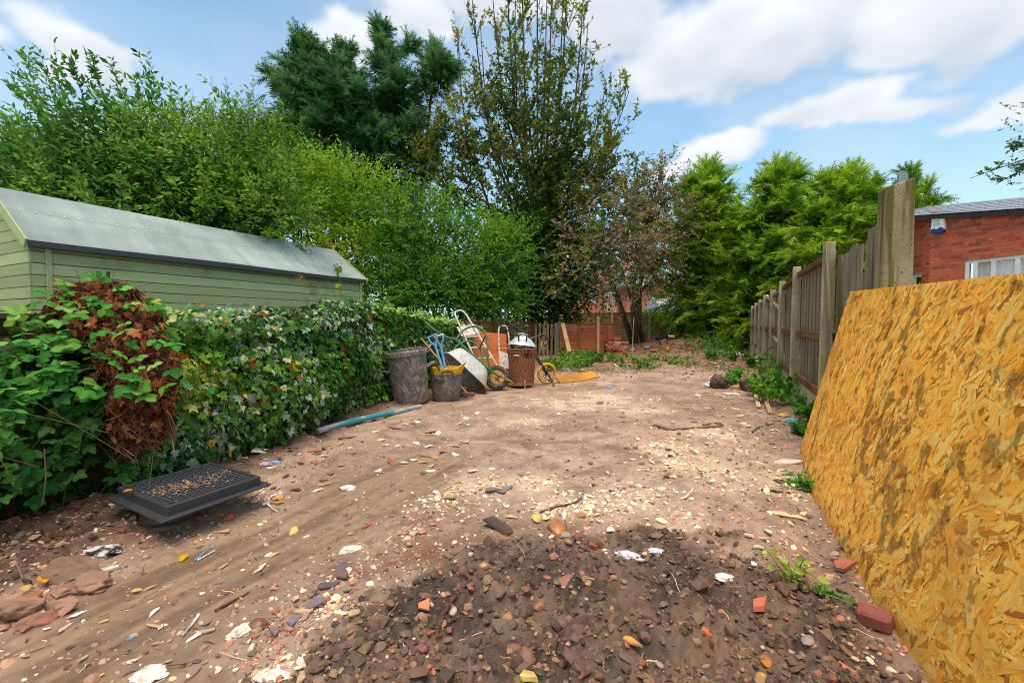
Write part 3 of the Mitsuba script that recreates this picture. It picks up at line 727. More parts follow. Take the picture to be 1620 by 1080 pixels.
# houses beyond
mat('mat_farbrick', lin(196, 116, 88), 0.9, 0.1); mat('mat_render', lin(224, 214, 196), 0.9, 0.1); mat('mat_tile', lin(150, 84, 66), 0.85, 0.2); mat('mat_slatefar', lin(150, 156, 164), 0.6, 0.35)
def house(label, u0, u1, Y, ev, wallm, roofm, wins, rise=2.6, depth=7, name='brick_house'):
    k = thing(name, label, 'house')
    a, b = D(u0, 500, Y), D(u1, 500, Y); ez = D(u0, ev, Y)[2]; x0, x1 = a[0], b[0]
    V, F = cbox(x1 - x0, depth, ez + 1); MB().add(V + [(x0 + x1) / 2, Y + depth / 2, (ez - 1) / 2], F).put('wall', wallm, k)
    ym = Y + depth / 2; rz = ez + rise; o = .3
    R = [[x0 - o, Y - o, ez - .1], [x1 + o, Y - o, ez - .1], [x1 + o, Y + depth + o, ez - .1], [x0 - o, Y + depth + o, ez - .1], [x0 - o, ym, rz], [x1 + o, ym, rz]]
    rk = MB().add(R, [[0, 1, 5], [0, 5, 4], [2, 3, 4], [2, 4, 5], [0, 4, 3], [1, 2, 5], [0, 3, 2], [0, 2, 1]]).put('roof', roofm, k)
    V, F = cbox(.9, .6, 1.6, .02); MB().add(V + [x0 + .8, ym, rz + .3], F).put('chimney', wallm, rk)
    V, F = cbox(x1 - x0 + .5, .1, .12, .02); MB().add(V + [(x0 + x1) / 2, Y - o - .02, ez - .1], F).put('gutter', 'mat_black', rk)
    for (wu0, wv0, wu1, wv1) in wins:
        p, q = D(wu0, wv1, Y), D(wu1, wv0, Y)
        V, F = cbox(q[0] - p[0], .12, q[2] - p[2], .02); wk_ = MB().add(V + [(p[0] + q[0]) / 2, Y - .02, (p[2] + q[2]) / 2], F).put('window', 'mat_white', k)
        w2, h2 = (q[0] - p[0]) / 2 - .13, (q[2] - p[2]) - .24
        for s in (-1, 1):
            V, F = cbox(w2, .04, h2); MB().add(V + [(p[0] + q[0]) / 2 + s * (w2 / 2 + .05), Y - .075, (p[2] + q[2]) / 2], F).put('pane', 'mat_slatefar', wk_)
house('far orange brick house glimpsed behind the dark trees, left of the trunks', 882, 952, 44, 455, 'mat_farbrick', 'mat_tile', [(905, 462, 915, 480), (935, 462, 945, 480)], rise=2.2)
house('far pale rendered house glimpsed between the two bare trunks', 955, 990, 47, 448, 'mat_render', 'mat_tile', [(962, 462, 970, 482)], rise=2.2, name='rendered_house')
house('far red brick house with white windows glimpsed right of the trunks', 992, 1052, 43, 452, 'mat_farbrick', 'mat_slatefar', [(1006, 465, 1015, 492), (1026, 468, 1037, 499)], rise=2.0)
house('low outbuilding with pale slate roof behind the back fence under the conifer', 1053, 1120, 33, 494, 'mat_farbrick', 'mat_slatefar', [], rise=1.35, depth=5, name='outbuilding')
# ------------------------------------------------------------------ vegetation
OVAL = (np.array([[0, 0, 0], [.32, -.5, .05], [.72, -.36, .03], [1, 0, -.06], [.72, .36, .03], [.32, .5, .05], [.45, 0, -.03]]), np.array([[0, 1, 6], [1, 2, 6], [2, 3, 6], [3, 4, 6], [4, 5, 6], [5, 0, 6]]))
SIMPLE = (np.array([[0, 0, 0], [.45, -.5, .06], [1, 0, -.05], [.45, .5, .06]]), np.array([[0, 1, 2], [0, 2, 3]]))
IVY = (np.array([[.02, 0, 0], [-.08, -.3, .03], [.22, -.52, .0], [.42, -.26, .05], [.66, -.42, -.03], [.66, -.16, .03], [1, 0, -.08], [.66, .16, .03], [.66, .42, -.03], [.42, .26, .05], [.22, .52, 0], [-.08, .3, .03]]), np.array([[0, i, i + 1] for i in range(1, 11)]), np.array([1.35, .95, .9, 1.05, .9, 1.05, .95, 1.05, .9, 1.05, .9, .95]))
MAPLE = (np.array([[0, 0, 0], [.15, -.5, .03], [.45, -.22, .04], [1, 0, -.07], [.45, .22, .04], [.15, .5, .03]]), np.array([[0, 1, 2], [0, 2, 3], [0, 3, 4], [0, 4, 5]]))
_t = np.linspace(0, 1, 7); _w = 0.5 * np.sin(np.pi * _t ** 0.8) ** 0.75
BRAMBLE = (np.vstack([np.stack([_t, 0 * _t, -.10 * _t ** 2], 1), np.stack([_t - .03 * (np.arange(7) % 2), -_w, .07 * _w - .12 * _t ** 2], 1), np.stack([_t - .03 * (np.arange(7) % 2), _w, .07 * _w - .12 * _t ** 2], 1)]),
           np.vstack([[[i, i + 7, i + 8], [i, i + 8, i + 1], [i, i + 1, i + 15], [i, i + 15, i + 14]] for i in range(6)]), np.concatenate([np.full(7, 1.28), .88 + .2 * (np.arange(7) % 2), .88 + .2 * (np.arange(7) % 2)]))


def spray_tmpl(n=7, seed=0):
    """a flat conifer spray: an axis with side shoots, drooping at the tip"""
    r = np.random.default_rng(seed); V, F = [], []
    def finger(p, d, L, w):
        s = np.array([-d[1], d[0], 0]); i = len(V)
        V.extend([p - s * w, p + s * w * .7, p + d * L + np.array([0, 0, -.12 * L])]); F.append([i, i + 1, i + 2])
    finger(np.array([0, 0, 0.0]), np.array([1.0, 0, 0]), 1.0, .035)
    for k in range(n):
        t = .08 + .84 * k / n
        for sg in (-1, 1):
            a = sg * (0.75 + r.normal() * .12); L = (.46 * (1 - t) + .12) * (1 + .2 * r.normal()); d = np.array([math.cos(a), math.sin(a), 0])
            p = np.array([t, 0, -.10 * t * t]); finger(p, d, L, .045)
            if L > 9:
                for u in (.35, .65):
                    for s2 in (-1, 1):
                        b = a + s2 * .7; finger(p + d * L * u, np.array([math.cos(b), math.sin(b), 0]), L * .38, .04)
    V = np.array(V); V[:, 1] *= 1.0; return V, np.array(F)
SPRAY = spray_tmpl(8)


def leaves(mb, P, Dr, N, L, W, tm, col, store=None):
    tv, tf = tm[:2]; n = len(P); col = np.broadcast_to(col, (n, 3))
    X = unit(Dr); Y = unit(np.cross(N, X)); Z = np.cross(X, Y)
    L, W = np.broadcast_to(L, n)[:, None, None], np.broadcast_to(W, n)[:, None, None]
    V = P[:, None] + tv[None, :, :1] * L * X[:, None] + tv[None, :, 1:2] * W * Y[:, None] + tv[None, :, 2:] * L * Z[:, None]
    C = np.repeat(col[:, None], len(tv), 1)
    if len(tm) > 2: C = C * tm[2][None, :, None]
    if store is not None: store.append((V, tf, C)); return
    F = tf[None] + (np.arange(n) * len(tv))[:, None, None]
    mb.add(V.reshape(-1, 3), F.reshape(-1, 3), None, C.reshape(-1, 3))


def flush(store, parent, mt, most=300):
    """the leaves that show largest become parts of their own, the others one part"""
    size = np.concatenate([np.linalg.norm(np.cross(V[:, -1] - V[:, 0], V.mean(1) - V[:, 0]) , axis=1) / np.maximum(((V.mean(1) - EYE) ** 2).sum(1), .3) + 0 * V[:, 0, 0] + 3 * np.ptp(V, axis=1).max(1) / np.linalg.norm(V.mean(1) - EYE, axis=1) * ((V.mean(1) - EYE)[:, 1] > .8) for V, _, _ in store])
    cut = np.sort(size)[-most] if len(size) > most else -1; o = 0; rest = MB()
    for V, tf, C in store:
        big = size[o:o + len(V)] >= cut; o += len(V)
        for q in np.where(big)[0]: MB().add(V[q], tf, None, C[q]).put('leaf', mt, parent)
        V, C = V[~big], C[~big]; F = tf[None] + (np.arange(len(V)) * C.shape[1])[:, None, None]
        if len(V): rest.add(V.reshape(-1, 3), F.reshape(-1, 3), None, C.reshape(-1, 3))
    rest.put('leaves', mt, parent, kind='stuff')


def pal(rng, n, cols, wts=None, jit=0.16, clump=None):
    """leaf colours: a random pick from the palette; clump (n,) 0..1 drifts the pick so neighbours look alike"""
    cols = np.array(cols); wts = np.ones(len(cols)) if wts is None else np.array(wts, float); cw = np.cumsum(wts) / wts.sum()
    r = rng.random(n) if clump is None else np.clip(0.55 * clump + 0.45 * rng.random(n), 0, 0.999)
    c = cols[np.minimum(np.searchsorted(cw, r), len(cols) - 1)]
    return c * (1 + rng.normal(0, jit, (n, 1))).clip(0.5, 1.6) * (1 + rng.normal(0, 0.05, (n, 3)))


def clumpn(P, s, seed):
    v = meshkit.fbm(P * s + 31, 3, seed); return np.clip((v - 0.5) * 2.6 + 0.5, 0, 1)


def side_shoots(Pl, n, rng, L, tmin=0.2, tmax=1.0, ang=0.7, up=0.3, k=5, droop=0.0, taper=0.5):
    """n new curved shoots growing off the polylines Pl (m, k, 3)"""
    ln = np.linalg.norm(np.diff(Pl, axis=1), axis=2).sum(1); i = rng.choice(len(Pl), n, p=ln / ln.sum())
    t = rng.uniform(tmin, tmax, n) * (Pl.shape[1] - 1); j = np.minimum(t.astype(int), Pl.shape[1] - 2); f = (t - j)[:, None]
    p = Pl[i, j] * (1 - f) + Pl[i, j + 1] * f; tg = unit(Pl[i, j + 1] - Pl[i, j])
    r = unit(np.cross(tg, rng.normal(size=(n, 3))))
    a = rng.normal(ang, 0.22, n)[:, None]
    d = unit(tg * np.cos(a) + r * np.sin(a) + ZX * up)
    Ls = (L * rng.uniform(0.55, 1.25, n) * (1 - taper * t / (Pl.shape[1] - 1)))[:, None, None]
    s = np.linspace(0, 1, k)[None, :, None]
    bendv = rng.normal(0, 0.18, (n, 3)) + np.array([0, 0, 0.15 - droop])
    return p[:, None] + d[:, None] * s * Ls + bendv[:, None] * s ** 2 * Ls


def leaves_along(mb, Pl, per, rng, L, WL, tm, cols, wts=None, ang=0.9, t0=0.1, up=0.5, jit=.16, clump=None, lj=.25):
    m, k = Pl.shape[:2]; n = m * per
    i = np.repeat(np.arange(m), per); t = np.tile((np.arange(per) + .5) / per * (1 - t0) + t0, m) + rng.normal(0, .03, n); t = t.clip(0, .999) * (k - 1)
    j = t.astype(int); f = (t - j)[:, None]
    p = Pl[i, j] * (1 - f) + Pl[i, j + 1] * f; tg = unit(Pl[i, j + 1] - Pl[i, j])
    sd = unit(np.cross(tg, ZX + rng.normal(0, .35, (n, 3)))) * np.where(np.arange(n) % 2, 1, -1)[:, None]
    d = unit(tg * math.cos(ang) + sd * math.sin(ang) + rng.normal(0, .25, (n, 3)))
    N = unit(ZX * up + rng.normal(0, .45, (n, 3)) + np.array([0, -.25, 0]))
    Ls = L * (1 + lj * rng.normal(size=n)).clip(.45, 1.6)
    leaves(mb, p, d, N, Ls, Ls * WL, tm, pal(rng, n, cols, wts, jit, None if clump is None else clumpn(p, *clump)))


def blob_shoots(blobs, n, rng, L, up=0.6, out=0.7, k=5, r0=0.55, front=0.35, lean=(0, 0, 0), jitter=.3):
    """shoots springing from inside a union of ellipsoids (cx, cy, cz, rx, ry, rz), pointing outward and up"""
    b = np.array(blobs, float); w = b[:, 3] * b[:, 5] + b[:, 4] * b[:, 5]; w = w / w.sum(); out_ = []
    i = rng.choice(len(b), int(n * 1.6), p=w)
    d = unit(rng.normal(size=(len(i), 3)) + np.array([0, -front, 0.2])); r = rng.uniform(r0, 1.0, len(i))[:, None]
    p = b[i, :3] + d * r * b[i, 3:]
    keep = p[:, 2] > 0.02
    for m in range(len(b)):                                     # drop what lies deep inside another blob
        q = (((p - b[m, :3]) / b[m, 3:]) ** 2).sum(1); keep &= (q > 0.30) | (i == m)
    p, d, i = p[keep][:n], d[keep][:n], i[keep][:n]
    nrm = unit(d / b[i, 3:])
    dr = unit(nrm * out + ZX * up + rng.normal(0, jitter, p.shape) + np.array(lean))
    Ls = (L * rng.uniform(.5, 1.3, len(p)))[:, None, None]; s = np.linspace(0, 1, k)[None, :, None]
    bv = rng.normal(0, .2, p.shape) + np.array([0, 0, -.12])
    return p[:, None] + dr[:, None] * s * Ls + bv[:, None] * s ** 2 * Ls


def stem_col(n, c=(96, 78, 58)): return np.broadcast_to(lin(*c), (n, 3))


def put_tubes(name, parent, Pl, r0, r1, c=(96, 80, 62), sides=4, mat_='mat_bark', rng=None, label=None):
    R = np.linspace(0, 1, Pl.shape[1]) * (r1 - r0) + r0
    if 1 < len(Pl) <= 14:
        for q in Pl: put_tubes(name, parent, q[None], r0, r1, c, sides, mat_, rng, label)
        return
    V, F = tubes(Pl, np.broadcast_to(R, Pl.shape[:2]), sides)
    n3 = 0.75 + 0.5 * meshkit.noise(V * 9)[:, None]
    return MB().add(V, F, None, lin(*c) * n3).put(name, mat_, parent, smooth=sides > 4, label=label, kind='stuff' if len(Pl) > 14 else None)


def poly(pts, k=7):
    return smooth_path(np.array(pts, float), k)


GREEN = [lin(52, 96, 34), lin(72, 120, 38), lin(96, 146, 44), lin(124, 168, 52), lin(150, 184, 60)]
BRIGHT = [lin(86, 134, 38), lin(120, 168, 46), lin(150, 190, 56), lin(178, 206, 68), lin(204, 216, 92)]

# tall loose whippy shrub behind the shed
def whippy(label, base, whips, blobs, seed, cols, n_shoot, name='tall_shrub', L=.5, leafL=.075, per=14, group=None, wl=.42, clump=(.9, 3), leaf=SIMPLE, lean=(0, 0, 0), mt='mat_leaf', interior=4200, up=.6, wts=None, shoot_r=.004):
    rng = np.random.default_rng(seed); k = thing(name, label, 'shrub', group); mb = MB()
    if len(whips):
        W = np.array(whips); put_tubes('stem', k, W, .018, .003, sides=4)
        leaves_along(mb, W[:, 2:], 34, rng, leafL * 1.15, wl, leaf, cols, wts, .8, .0, clump=clump)
        S = side_shoots(W, len(W) * 9, rng, L * .9, .25, .95, .55, .35); leaves_along(mb, S, per, rng, leafL, wl, leaf, cols, wts, .8, clump=clump)
        put_tubes('twig', k, S, .005, .002, sides=3)
    S = blob_shoots(blobs, n_shoot, rng, L, up=up, lean=lean); leaves_along(mb, S, per, rng, leafL, wl, leaf, cols, wts, .85, clump=clump)
    put_tubes('shoots', k, S, shoot_r, .0015, sides=3)
    if interior:
        b = np.array(blobs); i = rng.integers(0, len(b), interior); d = unit(rng.normal(size=(interior, 3))); p = b[i, :3] + d * b[i, 3:] * rng.uniform(.1, .75, interior)[:, None]
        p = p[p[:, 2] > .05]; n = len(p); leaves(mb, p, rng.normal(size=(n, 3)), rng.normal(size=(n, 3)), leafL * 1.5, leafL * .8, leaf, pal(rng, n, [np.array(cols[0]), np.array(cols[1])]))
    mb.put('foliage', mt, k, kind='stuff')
    g0 = np.array([[b[0], b[1], 0] for b in blobs]); rngs = np.random.default_rng(seed + 1)
    tr = [poly([g + rngs.normal(0, .15, 3) * [1, 1, 0], np.array(b[:3]) * .5 + g * .5 + rngs.normal(0, .12, 3), np.array(b[:3]) + rngs.normal(0, .2, 3) + [0, 0, b[5] * .5]]) for g, b in zip(g0, blobs) for _ in range(3)]
    put_tubes('trunk', k, np.array(tr), .035, .01, c=(98, 80, 56), sides=6)
    return k


def bl(u, v, Y, ru, rv, ry=None):
    """an ellipsoid at photo pixel (u, v), depth Y, radii in pixels"""
    p = D(u, v, Y); return (*p, ru * Y / FPX, (ry if ry else ru * Y / FPX * .8), rv * Y / FPX)


whips = []
rng = np.random.default_rng(21)
for (u0, v0, u1, v1) in ((150, 300, 34, 78), (165, 290, 62, 110), (175, 280, 105, 88), (185, 270, 135, 84), (195, 260, 172, 100), (205, 260, 212, 120), (140, 310, 10, 128), (130, 320, 40, 140), (150, 320, 22, 180), (215, 270, 245, 130), (160, 300, 84, 95), (120, 330, -30, 190), (190, 290, 150, 110), (235, 300, 300, 170)):
    Y = 7.4 + rng.uniform(-.5, .5); p, q = D(u0, v0, Y), D(u1, v1, Y + rng.uniform(-.4, .4)); m = (p + q) / 2 + np.array([rng.normal() * .12, 0, .18])
    b = np.array([p[0] * .9, p[1], max(p[2] - 2.2, .1)]); whips.append(poly([b, p, m, q], 12))
whippy('tall loose shrub with long arching leafy whips behind the near end of the shed', None, whips,
       [bl(120, 300, 7.4, 100, 60), bl(200, 275, 7.6, 85, 75), bl(60, 300, 7.8, 60, 45), bl(10, 330, 7.6, 70, 50), bl(260, 310, 7.8, 85, 70), bl(140, 360, 7.4, 150, 60)], 31,
       [lin(60, 112, 50), lin(84, 138, 54), lin(108, 160, 62), lin(138, 182, 76)], 1150, L=.75, leafL=.10, per=15, lean=(-.3, 0, .15))
whippy('broad mid green privet bush over the middle of the shed roof', None, [],
       [bl(320, 280, 8.2, 95, 85), bl(390, 250, 8.6, 70, 60), bl(345, 350, 8.0, 90, 60), bl(280, 330, 8.0, 80, 60), bl(420, 330, 8.2, 70, 70)], 32,
       [lin(70, 120, 48), lin(102, 152, 54), lin(132, 176, 64), lin(166, 196, 86)], 1250, name='privet_bush', L=.55, leafL=.092, per=13, group=None)
whippy('bright yellow-green privet bush behind the far end of the shed', None, [],
       [bl(470, 310, 11.2, 80, 62), bl(545, 330, 11.2, 85, 62), bl(500, 390, 11, 100, 60), bl(610, 370, 11.2, 75, 60), bl(570, 430, 10.8, 80, 60), bl(440, 290, 11.4, 50, 45), bl(630, 440, 11, 70, 55)], 33,
       BRIGHT, 2200, name='privet_bush', L=.65, leafL=.088, per=14, clump=(.8, 5))
whippy('rich green privet bush between the shed and the tall sycamore', None, [],
       [bl(660, 380, 10.4, 70, 70), bl(725, 420, 10.6, 75, 70), bl(690, 460, 10.2, 85, 50), bl(770, 460, 10.8, 60, 55), bl(640, 470, 10, 60, 40), bl(790, 400, 11.2, 40, 50)], 34,
       [lin(64, 122, 44), lin(92, 152, 48), lin(118, 176, 56), lin(146, 194, 68)], 1900, name='privet_bush', L=.65, leafL=.082, per=14, lean=(.35, -.1, 0), up=.35)
whippy('dark green elder mass under the sycamore behind the cross fence', None, [],
       [bl(830, 400, 14.8, 55, 60, 1.2), bl(880, 430, 15.2, 55, 55, 1.2), bl(815, 470, 14.6, 60, 38, 1.2), bl(875, 475, 15, 55, 32, 1.2), bl(760, 480, 13, 60, 35, 1)], 35,
       [lin(44, 78, 38), lin(56, 94, 42), lin(72, 112, 48), lin(98, 132, 56)], 1700, name='elder_bush', L=.75, leafL=.12, per=11, wl=.55, leaf=SIMPLE, up=.3)

# pale feathery birch far behind
rng = np.random.default_rng(41); k = thing('birch_tree', 'pale feathery birch in the distance left of the dark conifers', 'tree')
b0 = D(395, 480, 26); b0[2] = 0
lim = np.array([poly([b0, D(395 + rng.normal() * 4, 330, 26), D(330 + 120 * f, 175 + 40 * abs(f - .5) * 2 + rng.normal() * 8, 26 + rng.normal())]) for f in np.linspace(0, 1, 9)])
put_tubes('trunk', k, lim, .12, .02, c=(150, 140, 126), sides=6)
S1 = side_shoots(lim, 160, rng, 2.2, .45, 1, .6, .5); S2 = side_shoots(S1, 1500, rng, .9, .3, 1, .6, .1, droop=.4)
put_tubes('branch', k, S1, .02, .006, c=(120, 106, 90), sides=3); put_tubes('twig', k, S2, .008, .004, c=(130, 112, 88), sides=3)
mb = MB(); leaves_along(mb, S2, 9, rng, .085, .7, SIMPLE, [lin(132, 140, 84), lin(164, 160, 104), lin(110, 128, 76), lin(184, 170, 120)]); mb.put('foliage', 'mat_leaf', k, kind='stuff')

# conifers
def conifer(label, base, h, rad, seed, cols, nb, per, L=.5, lean=(0, 0), rise=.35, droop=.25, zlow=.15, top=.0, gap=None, clump=(.5, 2), name='conifer_tree', wind=(0, 0, 0), rtop=.06, shape=.8):
    rng = np.random.default_rng(seed); k = thing(name, label, 'tree'); base = np.array(base, float); base[2] = 0
    tp = base + np.array([lean[0], lean[1], h]); tr = poly([base, (base + tp) / 2 + rng.normal(0, .1, 3), tp], 9); put_tubes('trunk', k, tr[None], .02 * h, .015, c=(92, 70, 52), sides=8)
    z = zlow + (1 - zlow) * rng.random(nb) ** .9; a = rng.uniform(0, 2 * np.pi, nb)
    r = rad * ((1 - z) ** shape * (1 - rtop) + rtop) * rng.uniform(.5, 1.2, nb) * (1 + .22 * np.sin(a * 3 + seed) + .22 * np.sin(z * 19 + seed))
    if gap is not None: kp = ~((z > gap[0]) & (z < gap[1]) & (rng.random(nb) < gap[2])); z, a, r = z[kp], a[kp], r[kp]
    p = base + (tp - base) * z[:, None]; d = np.stack([np.cos(a), np.sin(a), 0 * a + rise + .9 * z ** 3], 1) + np.array(wind)
    s = np.linspace(0, 1, 6)[None, :, None]
    Pl = p[:, None] + d[:, None] * s * r[:, None, None] - np.array([0, 0, droop]) * (s ** 2) * r[:, None, None] + rng.normal(0, .05, (len(z), 1, 3)) * s
    put_tubes('branch', k, Pl, .022, .005, c=(92, 70, 50), sides=3)
    m = len(Pl); n = m * per; i = np.repeat(np.arange(m), per); t = rng.random(n) ** .7 * .98 * 5; j = t.astype(int).clip(0, 4); f = (t - j)[:, None]
    q = Pl[i, j] * (1 - f) + Pl[i, j + 1] * f; tg = unit(Pl[i, j + 1] - Pl[i, j])
    sd = unit(np.cross(tg, ZX)) * np.where(rng.random(n) < .5, 1, -1)[:, None]
    dd = unit(tg * rng.uniform(.4, 1, n)[:, None] + sd * rng.uniform(0, .9, n)[:, None] + rng.normal(0, .2, (n, 3)) + np.array([0, 0, .12]) + np.array(wind) * .5)
    N = unit(ZX + rng.normal(0, .4, (n, 3)) + sd * .2); Ls = L * rng.uniform(.6, 1.25, n)
    cl = np.clip(.6 * clumpn(q, *clump) + .4 * (t / 5), 0, 1)                    # new growth at the branch ends is paler
    mb = MB(); leaves(mb, q, dd, N, Ls, Ls * .8, SPRAY, pal(rng, n, cols, None, .14, cl)); mb.put('foliage', 'mat_leaf', k, kind='stuff')
    return k


SPRAY = spray_tmpl(5)


def conifer(label, blobs, base, leaders, seed, cols, n, per, L, SL=.8, up=.25, out=.8, name='conifer_tree', front=.5, interior=900, clump=(.55, 2), drp=.35):
    """a conifer of irregular boughs: shoots out of a union of ellipsoids, each carrying flat drooping sprays; leaders: (u, v, Y) tips of bare top shoots"""
    rng = np.random.default_rng(seed); k = thing(name, label, 'tree'); b = np.array(blobs); base = np.array(base, float); base[2] = 0
    tr = [poly([base, base * .5 + np.array(c[:3]) * .5 * [1, 1, .9] + rng.normal(0, .1, 3), np.array(c[:3]) + [0, 0, c[5] * .6]], 8) for c in blobs if c[2] > 1.5]
    for t in leaders: q = D(*t); m = b[np.argmin(((b[:, :3] - q) ** 2).sum(1)), :3]; tr.append(poly([base, base * .3 + m * .7, m, q], 8))
    tr = np.array(tr); put_tubes('trunk', k, tr, .06, .008, c=(92, 70, 52), sides=5)
    S = blob_shoots(blobs, n, rng, SL, up=up, out=out, front=front, r0=.45, jitter=.35); s = np.linspace(0, 1, S.shape[1])[None, :, None]; S = S - np.array([0, 0, drp]) * s ** 2.2 * SL * .6
    if len(leaders): S = np.vstack([S, side_shoots(tr[-len(leaders):], 26 * len(leaders), rng, SL * .8, .72, 1.0, .9, .15, taper=.55)])
    put_tubes('branch', k, S, .012, .003, c=(92, 72, 50), sides=3)
    m, kk = S.shape[:2]; nn = m * per; i = np.repeat(np.arange(m), per); t = (.08 + .92 * rng.random(nn)) * (kk - 1) * .999; j = t.astype(int); f = (t - j)[:, None]
    q = S[i, j] * (1 - f) + S[i, j + 1] * f; tg = unit(S[i, j + 1] - S[i, j]); sd = unit(np.cross(tg, ZX)) * np.where(rng.random(nn) < .5, 1, -1)[:, None]
    dd = unit(tg * rng.uniform(.4, 1, nn)[:, None] + sd * rng.uniform(0, .8, nn)[:, None] + rng.normal(0, .18, (nn, 3))); N = unit(ZX + rng.normal(0, .4, (nn, 3)) + sd * .2)
    Ls = L * rng.uniform(.55, 1.25, nn); cl = np.clip(.55 * clumpn(q, *clump) + .45 * t / (kk - 1), 0, 1)          # young growth at the branch ends is paler
    mb = MB(); leaves(mb, q, dd, N, Ls, Ls * .8, SPRAY, pal(rng, nn, cols, None, .15, cl))
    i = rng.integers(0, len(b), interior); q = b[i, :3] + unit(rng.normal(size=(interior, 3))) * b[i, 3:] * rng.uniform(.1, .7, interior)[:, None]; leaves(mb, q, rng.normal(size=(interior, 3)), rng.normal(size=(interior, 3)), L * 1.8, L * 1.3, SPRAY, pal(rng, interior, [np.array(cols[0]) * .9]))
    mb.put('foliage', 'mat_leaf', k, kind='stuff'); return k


BLUEG = [lin(50, 90, 56), lin(66, 114, 64), lin(86, 136, 76), lin(112, 156, 90)]
conifer('big dark blue-green conifer with a broad ragged crown behind the bright bushes', [bl(490, 164, 15, 29.24, 47.3), bl(515, 234, 15, 53.32, 47.3, 1.204), bl(555, 184, 15.2, 36.12, 41.28, 0.946), bl(470, 239, 15, 29.24, 43, 0.86), bl(590, 254, 15.4, 43, 44.72, 1.032), bl(540, 294, 15, 68.8, 38.7, 1.29), bl(478, 126, 15, 17.2, 25.8), bl(530, 134, 15.2, 22.36, 29.24)], D(525, 480, 15), [(478, 71, 15), (496, 78, 15), (440, 128, 15), (545, 88, 15.2)], 51, BLUEG, 620, 13, .5, SL=.75, up=.6, out=.6)
conifer('thin gappy dark conifer with a forked top left of the tall sycamore', [bl(608, 109, 16, 12.9, 27.52), bl(640, 159, 16, 29.24, 25.8, 0.774), bl(685, 134, 16, 18.92, 22.36, 0.688), bl(620, 184, 16, 25.8, 22.36, 0.774), bl(660, 224, 16, 34.4, 20.64, 0.86), bl(640, 284, 16, 43, 34.4, 1.032)], D(640, 480, 16), [(604, 44, 16), (655, 71, 16), (695, 78, 16), (716, 116, 16)], 52, BLUEG, 290, 11, .46, SL=.75, up=.7, out=.6, interior=160)
LEY = [lin(58, 98, 32), lin(94, 140, 38), lin(132, 172, 46), lin(164, 196, 58), lin(192, 214, 84)]
conifer('leftmost bright green conifer of the row, hanging over the back fence', [bl(1118, 323, 20.5, 24, 30, 1), bl(1108, 373, 20.5, 52, 40, 1.5), bl(1140, 413, 20.2, 60, 44, 1.6), bl(1095, 438, 20.2, 55, 42, 1.5), bl(1130, 478, 19.8, 75, 40, 1.7), bl(1160, 528, 18.6, 50, 34, 1.3), bl(1105, 498, 20, 46, 28, 1.3)], D(1125, 480, 20.8), [(1114, 264, 20.5), (1128, 274, 20.5), (1085, 297, 20.6)], 53, LEY, 760, 13, .60, SL=1.1)
conifer('middle bright green conifer of the row beyond the right-hand fence', [bl(1232, 318, 17.6, 28, 30, 0.9), bl(1215, 368, 17.5, 55, 42, 1.4), bl(1262, 378, 17.4, 46, 44, 1.3), bl(1200, 428, 17.2, 56, 44, 1.4), bl(1245, 448, 17.3, 60, 46, 1.5), bl(1190, 493, 17, 52, 40, 1.3), bl(1240, 508, 17.4, 60, 40, 1.4), bl(1178, 548, 16.8, 30, 24, 0.9)], D(1236, 480, 17.9), [(1228, 262, 17.6), (1256, 270, 17.6), (1205, 290, 17.6)], 54, LEY, 780, 13, .52, SL=.95)
conifer('rightmost bright green conifer of the row behind the fence boards', [bl(1335, 328, 14.2, 34, 30, 0.9), bl(1310, 373, 14.1, 46, 40, 1.1), bl(1360, 373, 14.1, 42, 44, 1.1), bl(1300, 428, 14, 50, 42, 1.2), bl(1350, 438, 14.2, 56, 44, 1.2), bl(1310, 483, 14.2, 55, 36, 1.1), bl(1385, 408, 14.2, 34, 50, 0.9)], D(1342, 480, 14.6), [(1332, 274, 14.2), (1350, 280, 14.2), (1300, 292, 14.2), (1385, 302, 14.2)], 55, LEY, 680, 13, .43, SL=.8)
conifer('slim conifer peeping out behind the tall mossy post', [bl(1440, 380, 12.6, 12, 30, .5), bl(1446, 430, 12.6, 18, 46, .6)], D(1446, 480, 12.6), [(1468, 298, 12.6), (1490, 310, 12.6), (1438, 274, 12.6)], 56, LEY, 120, 11, .36, SL=.6, interior=100)

# the tall sparse sycamore
rng = np.random.default_rng(61); k = thing('sycamore_tree', 'tall sparse sycamore of many upright stems with yellowing leaves in the centre', 'tree')
b0 = D(842, 540, 15); b0[2] = 0
fork = D(850, 400, 15); lim = []
for (u, v, m) in ((700, 150, 700), (725, 60, 745), (745, -20, 775), (775, -60, 800), (800, -90, 815), (825, -110, 832), (850, -120, 850), (875, -110, 868), (900, -90, 885), (925, -40, 905), (930, 40, 905), (960, 130, 920), (995, 145, 940), (985, 215, 930), (690, 250, 740), (760, 40, 780), (890, 20, 880), (720, 200, 760), (945, 210, 905), (815, -20, 820), (865, 0, 858), (660, 200, 730)):
    Y = 15 + rng.uniform(-1.3, 1.3); f = D(850 + rng.normal() * 12, 410 + rng.normal() * 25, 15)
    lim.append(poly([b0 + rng.normal(0, .08, 3) * [1, 1, 0], (b0 + f) / 2 + rng.normal(0, .1, 3), f, D(m, (v + 400) / 2 + 20, (15 + Y) / 2), D(u, v, Y)], 10))
lim = np.array(lim); put_tubes('trunk', k, lim, .10, .012, c=(84, 74, 62), sides=6)
lim[:, 1:] += np.cumsum(rng.normal(0, .045, lim[:, 1:].shape), 1); S1 = side_shoots(lim, 480, rng, 1.5, .38, 1, .6, .5); S2 = side_shoots(S1, 2300, rng, .7, .15, 1, .65, .3)
put_tubes('branch', k, S1, .016, .005, c=(88, 78, 66), sides=3); put_tubes('twig', k, S2, .006, .003, c=(92, 80, 66), sides=3)
